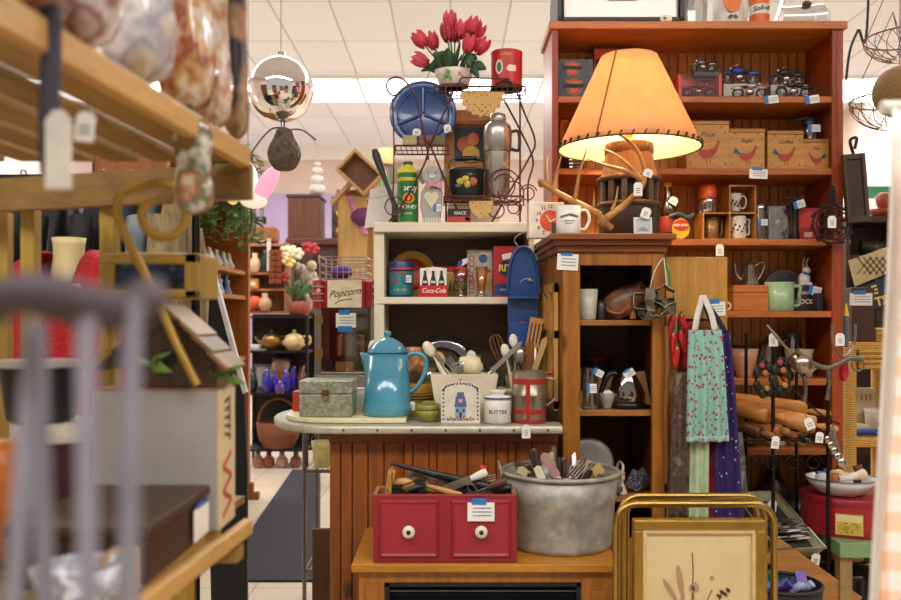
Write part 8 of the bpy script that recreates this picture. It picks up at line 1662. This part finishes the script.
# ================================================================ popcorn machine on its cart
DP = 3.75
def cart():
    x0, x1 = XX(311, DP), XX(378, DP); zt = ZZ(416, DP - .15); t = T('wire_cart', 'chrome wire cart under the popcorn machine, seen left of the counter', 'cart', ((x0 + x1) / 2, DP, 0)); m = pm('7a766e', .35, .8)
    for x in (x0, x1):
        for y in (DP - .17, DP + .17): MB(m).cyl((x, y, 0), (x, y, zt - .016), .009).build('post', t, W=True)
    for z in (zt, .62, .2):
        b = MB(m); b.box(x0, x1, DP - .175, DP - .165, z - .014, z); b.box(x0, x1, DP + .165, DP + .175, z - .014, z)
        for i in range(14): x = x0 + (x1 - x0) * i / 13; b.tube([(x, DP - .165, z - .006), (x, DP + .165, z - .006)], .003, 5)
        b.build('wire_shelf', t, W=True)
    return zt
zpc = cart() + .001
def popcorn():
    X = XX(346, DP); t = T('popcorn_machine', 'red and cream popcorn machine with glass sides and script lettering', 'popcorn machine', (X, DP, zpc)); f = lambda px, d=DP - .13: (px - 346) * (d) / F + 0; y0 = -.13
    k = F / (DP - .13); g = lambda px: XX(px, DP - .13) - X; hz = lambda py: ZZ(py, DP - .13) - zpc; red_ = pm('a01620', .3, coat=.4); cr = pm('ece0bc', .4); ch = pm('c8c4bc', .2, .9); mt = pm('8e8a7c', .35, .7)
    zt, zb = hz(280), hz(308); xa, xb = g(312), g(385)
    b = MB(red_); b.box(xa + .02, xb - .02, y0, .13, zb, zt - .004); b.box(g(324), g(366), y0 - .012, y0, zb, zt); b.build('header', t, bevel=.01)
    for s in (-1, 1):
        c = (xa + .028) if s < 0 else (xb - .028); b = MB(red_); b.lathe([(.028, zb), (.028, zt - .006), (.022, zt)], n=18, c=(c, y0 + .012, 0)); b.build('rounded_corner', t)
        for q in (.25, .5, .75): MB(ch).ob((c + (-.0 if s < 0 else .0), y0 - .0165, zb + (zt - zb) * q), (.05, .012, .008)).build('chrome_fin', t, bevel=.002)
    b = MB(cr); b.box(g(328), g(362), y0 - .016, y0 - .0125, zb + .002, zt - .002); b.use(pm('2a1c18', .5)).text('Popcorn', .043, FR((g(328) + g(362)) / 2, y0 - .0162, (zb + zt) / 2 + .004), shear=.45, bold=.006, sx=.92, arc=.14); b.tube(spl([((g(336)), y0 - .0168, zb + .016), (g(340), y0 - .0168, zb + .03), (g(352), y0 - .0168, zb + .038)], 4), .0018, 5); b.build('name_panel', t)
    zd = hz(372)
    for x in (g(318), g(374)):
        for y in (y0 + .004, .12): MB(mt).box(x - .014, x + .014, y - .01, y + .01, zd, zb).build('post', t)
    for x0_, x1_, ya in ((g(321), g(371), y0 + .002),): MB(glass('e8e0d0', .06, .05)).box(x0_, x1_, ya, ya + .003, zd, zb).build('glass_door', t)
    for x in (g(316), g(376)): MB(glass('e8e0d0', .06, .05)).box(x - .001, x + .002, y0 + .014, .11, zd, zb).build('glass_side', t)
    MB(pm('4a3626', .5)).box(g(318), g(374), .122, .13, zd, zb).build('back_panel', t)
    b = MB(mt); b.box(g(314), g(378), y0, .13, zd - .014, zd); b.build('deck', t, bevel=.003); b = MB(pm('a09c90', .35, .6)); b.box(g(314), g(378), y0 + .004, .126, .0, zd - .015); b.use(mt).box(g(322), g(370), y0 - .004, y0 + .004, .03, .05); b.build('base', t, bevel=.003)
    b = MB(pm('a89c8c', .2, .9)); b.lathe([(.062, hz(357)), (.064, hz(356)), (.064, hz(338)), (.066, hz(336)), (.03, hz(333)), (0, hz(332))], n=26, c=(g(347), 0, 0)); b.build('kettle', t); MB(pm('2a2420', .5)).lathe([(.045, hz(366)), (.05, hz(358))], n=20, c=(g(347), 0, 0)).build('kettle_base', t)
    MB(pm('b8672a', .3, .6)).tube([(g(347), 0, hz(332)), (g(347), 0, hz(318)), (g(338), 0, hz(312))], .01, 8).build('heater_pipe', t)
    for y in (320, 353): b = MB(pm('a88a4a', .3, .8)); b.box(g(315), g(323), y0 - .008, y0 - .004, hz(y + 4), hz(y - 4)); b.build('hinge', t)
    note(t, (g(346), y0 - .003, hz(313)), .085, .062, tape='2f78b8'); b = MB(pm('2f78b8', .6)); b.box(g(338), g(352), y0 - .006, y0 - .0045, hz(332), hz(326)); b.build('tape_strip', t)
    b = MB(dots('b8342a', 'e8d8c0', None, 60, .3)); b.prism([(0, 0), (.04, 0), (.05, .07), (-.01, .06)], .03, FR(g(364), -.05, zd + .001)); b.build('popcorn_box', t)
    MB(pm('d8c8b0', .7)).box(g(334), g(352), -.08, -.03, zd + .001, zd + .04).build('scoop_tray', t); MB(pm('1e4a8a', .5)).box(g(323), g(331), -.09, -.06, zd + .001, zd + .05).build('salt_shaker', t)
    return hz(280) + zpc, X
zpt, XP = popcorn()
def topbasket():
    t = T('wire_basket', 'white wire basket standing on top of the popcorn machine', 'basket', (XP, DP, zpt + .0055)); m = pm('b8b0a4', .4, .5); w, e, h = .1, .1, .095
    for z in (.0, .03, .065, h): b = MB(m); b.tube([(-w, -e, z), (w, -e, z), (w, e, z), (-w, e, z)], .003, 6, closed=True); b.build('wire_hoop', t)
    for i in range(9):
        x = -w + 2 * w * i / 8
        for y in (-e, e): MB(m).tube([(x, y, 0), (x, y, h)], .0018, 5).build('wire', t)
    b = MB(m); b.tube(spl([(-w, -e, h), (-w, -e - .02, h + .0), (-w, -e - .02, h - .03)], 3), .004, 6); b.build('hook', t); MB(pm('5a3a8a', .8)).sph((-.02, 0, .035), (.05, .05, .032), 12).build('purple_filler', t)
topbasket()
t = T('milk_pail', 'small pale yellow enamel pail on the wire cart left of the counter', 'pail', (XX(322, 3.62), 3.64, .6215)); MB(pm('d8cc88', .3)).lathe([(.035, 0), (.045, .08), (.05, .11), (.046, .11), (.03, .01)], n=22).build('body', t); MB(pm('8a8478', .3, .7)).tube([(.05 * math.cos(a), 0, .11 + .04 * math.sin(a)) for a in [PI * i / 10 for i in range(11)]], .002, 5).build('bail', t)
for i in range(3): one(MB(wood(('5a3018', '6e3c1c', '4a2814')[i], 'Z', .6)).box(-.02, .05, -.01, .01, 0, .42 + .05 * (2 - i)), 'wooden_board', ('brown wooden board nearest the aisle leaning beside the counter', 'second brown wooden board leaning beside the counter', 'darkest brown wooden board, farthest of three beside the counter')[i], 'board', (XX(319, 3.0 + .1 * i), 2.98 + .12 * i, 0), bevel=.003)
b = MB(pm('e0d8c4', .4)); b.lathe([(.0, 0), (.013, .004), (.016, .03), (.01, .05), (.004, .055)], n=14, sy=.4); b.use(pm('8a8478', .4, .6)).tube([(0, 0, .05), (0, 0, .2)], .002, 5); one(b, 'hanging_spoon', 'white ceramic spoon hanging before the popcorn machine', 'spoon', P(372.5, 356, 2.98) - V((0, 0, .0)))
# ================================================================ cabinets and ornaments far back
D8 = 8.6
def armoire():
    x0, x1 = XX(286, D8), XX(345, D8); zt = ZZ(238, D8); t = T('armoire', 'dark brown armoire with wide cornice far back', 'armoire', ((x0 + x1) / 2, D8 + .25, 0)); m = wood('3a2014', 'Z', .6)
    MB(m).box(x0 + .05, x1 - .05, D8, D8 + .5, 0, zt - .08).build('carcass', t, W=True); MB(wood('5a3018', 'X')).box(x0, x1, D8 - .05, D8 + .52, zt - .079, zt).build('cornice', t, W=True, bevel=.02)
    for s in (0, 1): xa = x0 + .09 + s * (x1 - x0 - .16) / 2; dr = MB(wood('44261a', 'Z')).box(xa, xa + (x1 - x0 - .2) / 2, D8 - .02, D8 - .001, .2, zt - .14).build('door', t, W=True, bevel=.01); MB(pm('8a6a3a', .4, .7)).sph((xa + .03 + .2 * (1 - s), D8 - .03, 1.1), .015, 8).build('knob', dr)
    return zt
za = armoire() + .001
t = T('chest', 'brown plank blanket chest standing on top of the armoire', 'chest', (XX(303.5, D8), D8 + .2, za)); MB(wood('6a3c22', 'Z', .6)).box(-.16, .16, -.2, .2, 0, .41).build('body', t, bevel=.004); MB(wood('5a2e18', 'X', .6)).box(-.175, .175, -.215, .215, .411, .44).build('lid', t, bevel=.004)
b = MB(pm('e4ded4', .4)); 
for i, (r, z) in enumerate(((.085, 0.07), (.07, .17), (.055, .26), (.035, .33))): b.sph((0, 0, z), (r, r, r * .75), 14)
one(b, 'ceramic_topiary', 'white ceramic stacked ornament on the blanket chest', 'ornament', (XX(315, D8), D8 + .15, za + .441))
def goldshelf():
    d = 8.2; x0, x1 = XX(322, d), XX(346, d); t = T('curio_shelf', 'dark curio shelf of brass ware on the armoire top', 'shelf', ((x0 + x1) / 2, D8 + .2, za)); m = wood('3c2414', 'X'); X0_, X1_ = x0 + .03, x1 + .04
    for z in (0, .17, .4): MB(m).box(X0_, X1_, D8 + .05, D8 + .4, za + z, za + z + .025).build('board', t, W=True)
    for x in (X0_, X1_ - .02): MB(m).box(x, x + .02, D8 + .05, D8 + .4, za + .026, za + .399).build('side', t, W=True)
    for i in range(5):
        for j, z in enumerate((.026, .196)): orn('brass_bottle', 'small brass bottle on the %s board of the dark curio shelf' % ('lower', 'upper')[j], 'bottle', 0, za + z, BL(.02, .11 + .02 * (i % 2)), pm('a8823a', .3, .8)); o = bpy.context.scene.collection.objects[-1]; o.location.x = X0_ + .045 + i * (X1_ - X0_ - .09) / 4; o.location.y = D8 + .12; o['group'] = 'brass bottles on the %s curio board' % ('lower', 'upper')[j]
goldshelf()
def tallcab():
    d = 6.2; x0, x1 = XX(338, d), XX(402, d); zt = ZZ(190, d); t = T('tall_cabinet', 'tall honey coloured cabinet standing behind the popcorn machine', 'cabinet', ((x0 + x1) / 2, d + .25, 0)); m = wood('c8964a', 'Z', .8); MB(m).box(x0, x1, d, d + .5, 0, zt - .02).build('carcass', t, W=True); MB(wood('a8743a', 'X')).box(x0 - .01, x1 + .01, d - .02, d + .52, zt - .02, zt).build('top', t, W=True)
    for s in (0, 1): xa = x0 + .02 + s * (x1 - x0) / 2; dr = MB(wood('d8ac64', 'Z', .85)).box(xa, xa + (x1 - x0) / 2 - .04, d - .018, d - .001, .15, zt - .05).build('door', t, W=True, bevel=.006); MB(pm('6a4a2a', .4)).sph((xa + .03 + .15 * (1 - s), d - .03, 1.3), .014, 8).build('knob', dr)
    return zt, d
ztc, dtc = tallcab()
b = MB(wood('a85a2c', 'X')); b.box(-.14, .14, -.1, .1, 0, .12); one(b, 'low_chest', 'low orange chest with arched back beyond the popcorn machine basket', 'chest', (XX(352, 5.6), 5.6, 0)) if 0 else None
def shadowbox():
    d = 4.6; k = F / d; t = T('shadow_box', 'tilted open wooden box leaning at the corner of the tall cabinet', 'box', P(361, 205, 6.15), rot=(0, .0, 0)); s = 6.15 / F; m = wood('b88a54', 'X', .8); A = Mx.Rotation(.75, 4, 'Y') 
    w = 19 * s; 
    for q in ((-w, w, -w * .75, -w * .6), (-w, w, w * .6, w * .75), (-w, -w * .86, -w * .6, w * .6), (w * .86, w, -w * .6, w * .6)): MB(m).box(q[0], q[1], -.12, .0, q[2], q[3], Mx.Translation((0, 0, w * 1.6)) @ A).build('side_board', t)
    MB(wood('8a5a2a', 'X')).box(-w * .86, w * .86, -.012, 0, -w * .6, w * .6, Mx.Translation((0, 0, w * 1.6)) @ A).build('back', t)
    MB(m).box(-w * .1, w * .1, -.1, -.02, -w * .75 - .2, -w * .75 - .001, Mx.Translation((0, 0, w * 1.6)) @ A).build('arm', t)
shadowbox()
for i, (px, py, a, lab) in enumerate(((353, 208, .3, 'pink candle hanging left on the tall cabinet front'), (362, 222, .25, 'pink candle hanging right and lower on the tall cabinet front'))): b = MB(pm('d88ab0', .5)); b.tube([(0, 0, -.09), (0, 0, .09)], .022, 10); one(b, 'wall_candle', lab, 'candle', P(px, py, 6.14), rot=(0, -a, 0))
b = MB(pm('7a3a6a', .8)); b.sph((0, 0, 0), (.1, .04, .07), 12); one(b, 'bow_ribbon', 'dark plum bow on the tall cabinet front', 'bow', P(364, 217, 6.13))
b = MB(pm('d8b070', .5)); b.lathe([(.06, .22), (.055, .34), (0, .34)], n=20); b.use(glass('e8e8e4', .15)).lathe([(.03, .12), (.035, .22)], n=16); b.use(pm('2a8a4a', .4)).lathe([(.06, 0), (.06, .02), (.03, .04), (.03, .12), (0, .12)], n=20); one(b, 'oil_lamp', 'little lamp with yellow shade and green base on the tall cabinet', 'lamp', (XX(386, 6.4), 6.4, ztc + .001))
for i, (px, c, h, lab) in enumerate(((372, 'b8a890', .3, 'beige carton on the tall cabinet top'), (395, '8a7a6a', .26, 'grey brown carton on the tall cabinet top'))): boxed('carton', lab, 'box', (XX(px, 6.5), 6.56, ztc + .001), .12, .12, h, pm(c, .7))
# ================================================================ hanging things
def gazing():
    d = 3.4; X, Y, Z = P(281, 89, d); t = T('gazing_ball', 'large silver mirror ball hanging from the ceiling', 'mirror ball', (X, Y, Z)); r = 32.5 * d / F; MB(pm('f0ecea', .015, 1, .01, 2)).sph((0, 0, 0), r, 64).build('ball', t); MB(pm('c8c0b4', .3, .8)).lathe([(.018, r - .003), (.018, r + .015), (.004, r + .022)], n=14).build('cap', t); MB(pm('8a8478', .5)).tube([(0, 0, r + .02), (0, 0, 4.449 - Z)], .0018, 5).build('string', t); MB(pm('8a8478', .3, .8)).tube([(0, 0, -r), (.004, 0, -r - .03)], .003, 6).build('hook', t)
    n = T('hanging_nest', 'grey brown papery nest hanging below the mirror ball', 'nest', P(284, 152, d)); b = MB(patch(['3a3024', '6a5a48', '4e4232', '8a7a66'], 20, .95)); q = d / F
    b.tube([(0, 0, 24 * q), (.002, 0, 31 * q)], .003, 6); b.lathe([(max(1e-6, p.x), p.y) for p in spl([(.0, -19 * q, 0), (10 * q, -17 * q, 0), (16 * q, -6 * q, 0), (15 * q, 4 * q, 0), (10 * q, 14 * q, 0), (7 * q, 22 * q, 0), (.004, 25 * q, 0)], 4)], n=28, flute=.05, nf=5); b.build('nest', n)
    b = MB(pm('6a5a4a', .6)); b.tube(spl([(0, 0, 24 * q), (-14 * q, 0, 22 * q), (-32 * q, 0, 0), (-44 * q, -.01, -26 * q)], 5), .0035, 6); b.tube(spl([(4 * q, 0, 22 * q), (18 * q, 0, 22 * q), (32 * q, 0, 12 * q)], 5), .0035, 6); b.build('twig', n)
gazing()
def petals():
    d = 4.3; o = P(247, 194, d); t = T('flower_light', 'stained glass flower light with white, green and pink petals above the aisle', 'light', o); q = 1.15 * d / F
    for i, (x, y, rx, ry, a, c) in enumerate(((0, 12, 10, 17, .1, 'e8ecd8'), (17, 8, 8, 18, -.55, 'e8a0b8'), (6, -6, 12, 7, -.1, 'f0d8c4'), (-8, 2, 6, 9, .3, 'd8e8b0'), (-12, -4, 5, 6, .5, 'e8c87a'))):
        M = FR(x * q, -.004 * i, y * q) @ Mx.Rotation(a, 4, 'Z'); b = MB(emit(c, .55)); b.sph((0, 0, 0), (1, 1, 1), 16, M @ Mx.Diagonal((rx * q, ry * q, .02, 1))); b.build('petal', t)
    b = MB(pm('4a5a3a', .5)); b.tube(spl([(0, .02, -5 * q), (.02, .03, -.1), (.0, .05, -.2)], 4), .008, 6); b.tube([(0, .02, 0), (0, .02, 4.449 - o.z)], .002, 5); b.build('hanger', t)
petals()

# ================================================================ stocked shelves behind the camera (seen in the mirror ball)
def stock(x, y, rz, lab, seed, w=1.5, h=2.0):
    t = T('stocked_shelf', lab, 'shelf unit', (x, y, 0), rz); rnd = random.Random(seed); m = wood('7a4a22', 'X')
    for i in range(6): MB(m).box(-w / 2 + .021, w / 2 - .021, -.2, .2, i * h / 5, i * h / 5 + .025).build('shelf', t)
    for s in (-1, 1): MB(m).box(s * w / 2 - .02, s * w / 2 + .02, -.2, .2, 0, h + .03).build('side', t)
    MB(wood('5a3418', 'Z')).box(-w / 2 + .021, w / 2 - .021, .201, .215, 0, h).build('back', t)
    b = [MB(pm(c, .5)) for c in ('b8402c', 'd8c8a0', '3a5a8a', '6a7a4a', 'c8902c', '3a2a22', 'e0dcd4')]
    for i in range(5):
        u = -w / 2 + .04
        while u < w / 2 - .16: q = rnd.uniform(.05, .14); k = b[rnd.randrange(7)]; k.box(u, u + q, -.15 + rnd.random() * .05, .12, i * h / 5 + .026, i * h / 5 + .03 + rnd.uniform(.08, .3)); u += q + .015
    for k in b:
        if k.v: k.build('goods', t)['kind'] = 'stuff'
stock(-1.7, -1.2, -2.4, 'stocked shelf behind the camera on the left, seen in the mirror ball', 1)
stock(1.9, -1.0, 2.5, 'stocked shelf behind the camera on the right, seen in the mirror ball', 2)
stock(.9, -2.6, PI, 'stocked shelf straight behind the camera, seen in the mirror ball', 3, 1.8, 1.6)
stock(-3.4, .9, -1.9, 'tall stocked shelf far left of the camera, seen in the mirror ball', 4, 2.2, 2.3)
stock(3.2, 1.2, 1.9, 'tall stocked shelf far right of the camera, seen in the mirror ball', 5, 2.2, 2.3)
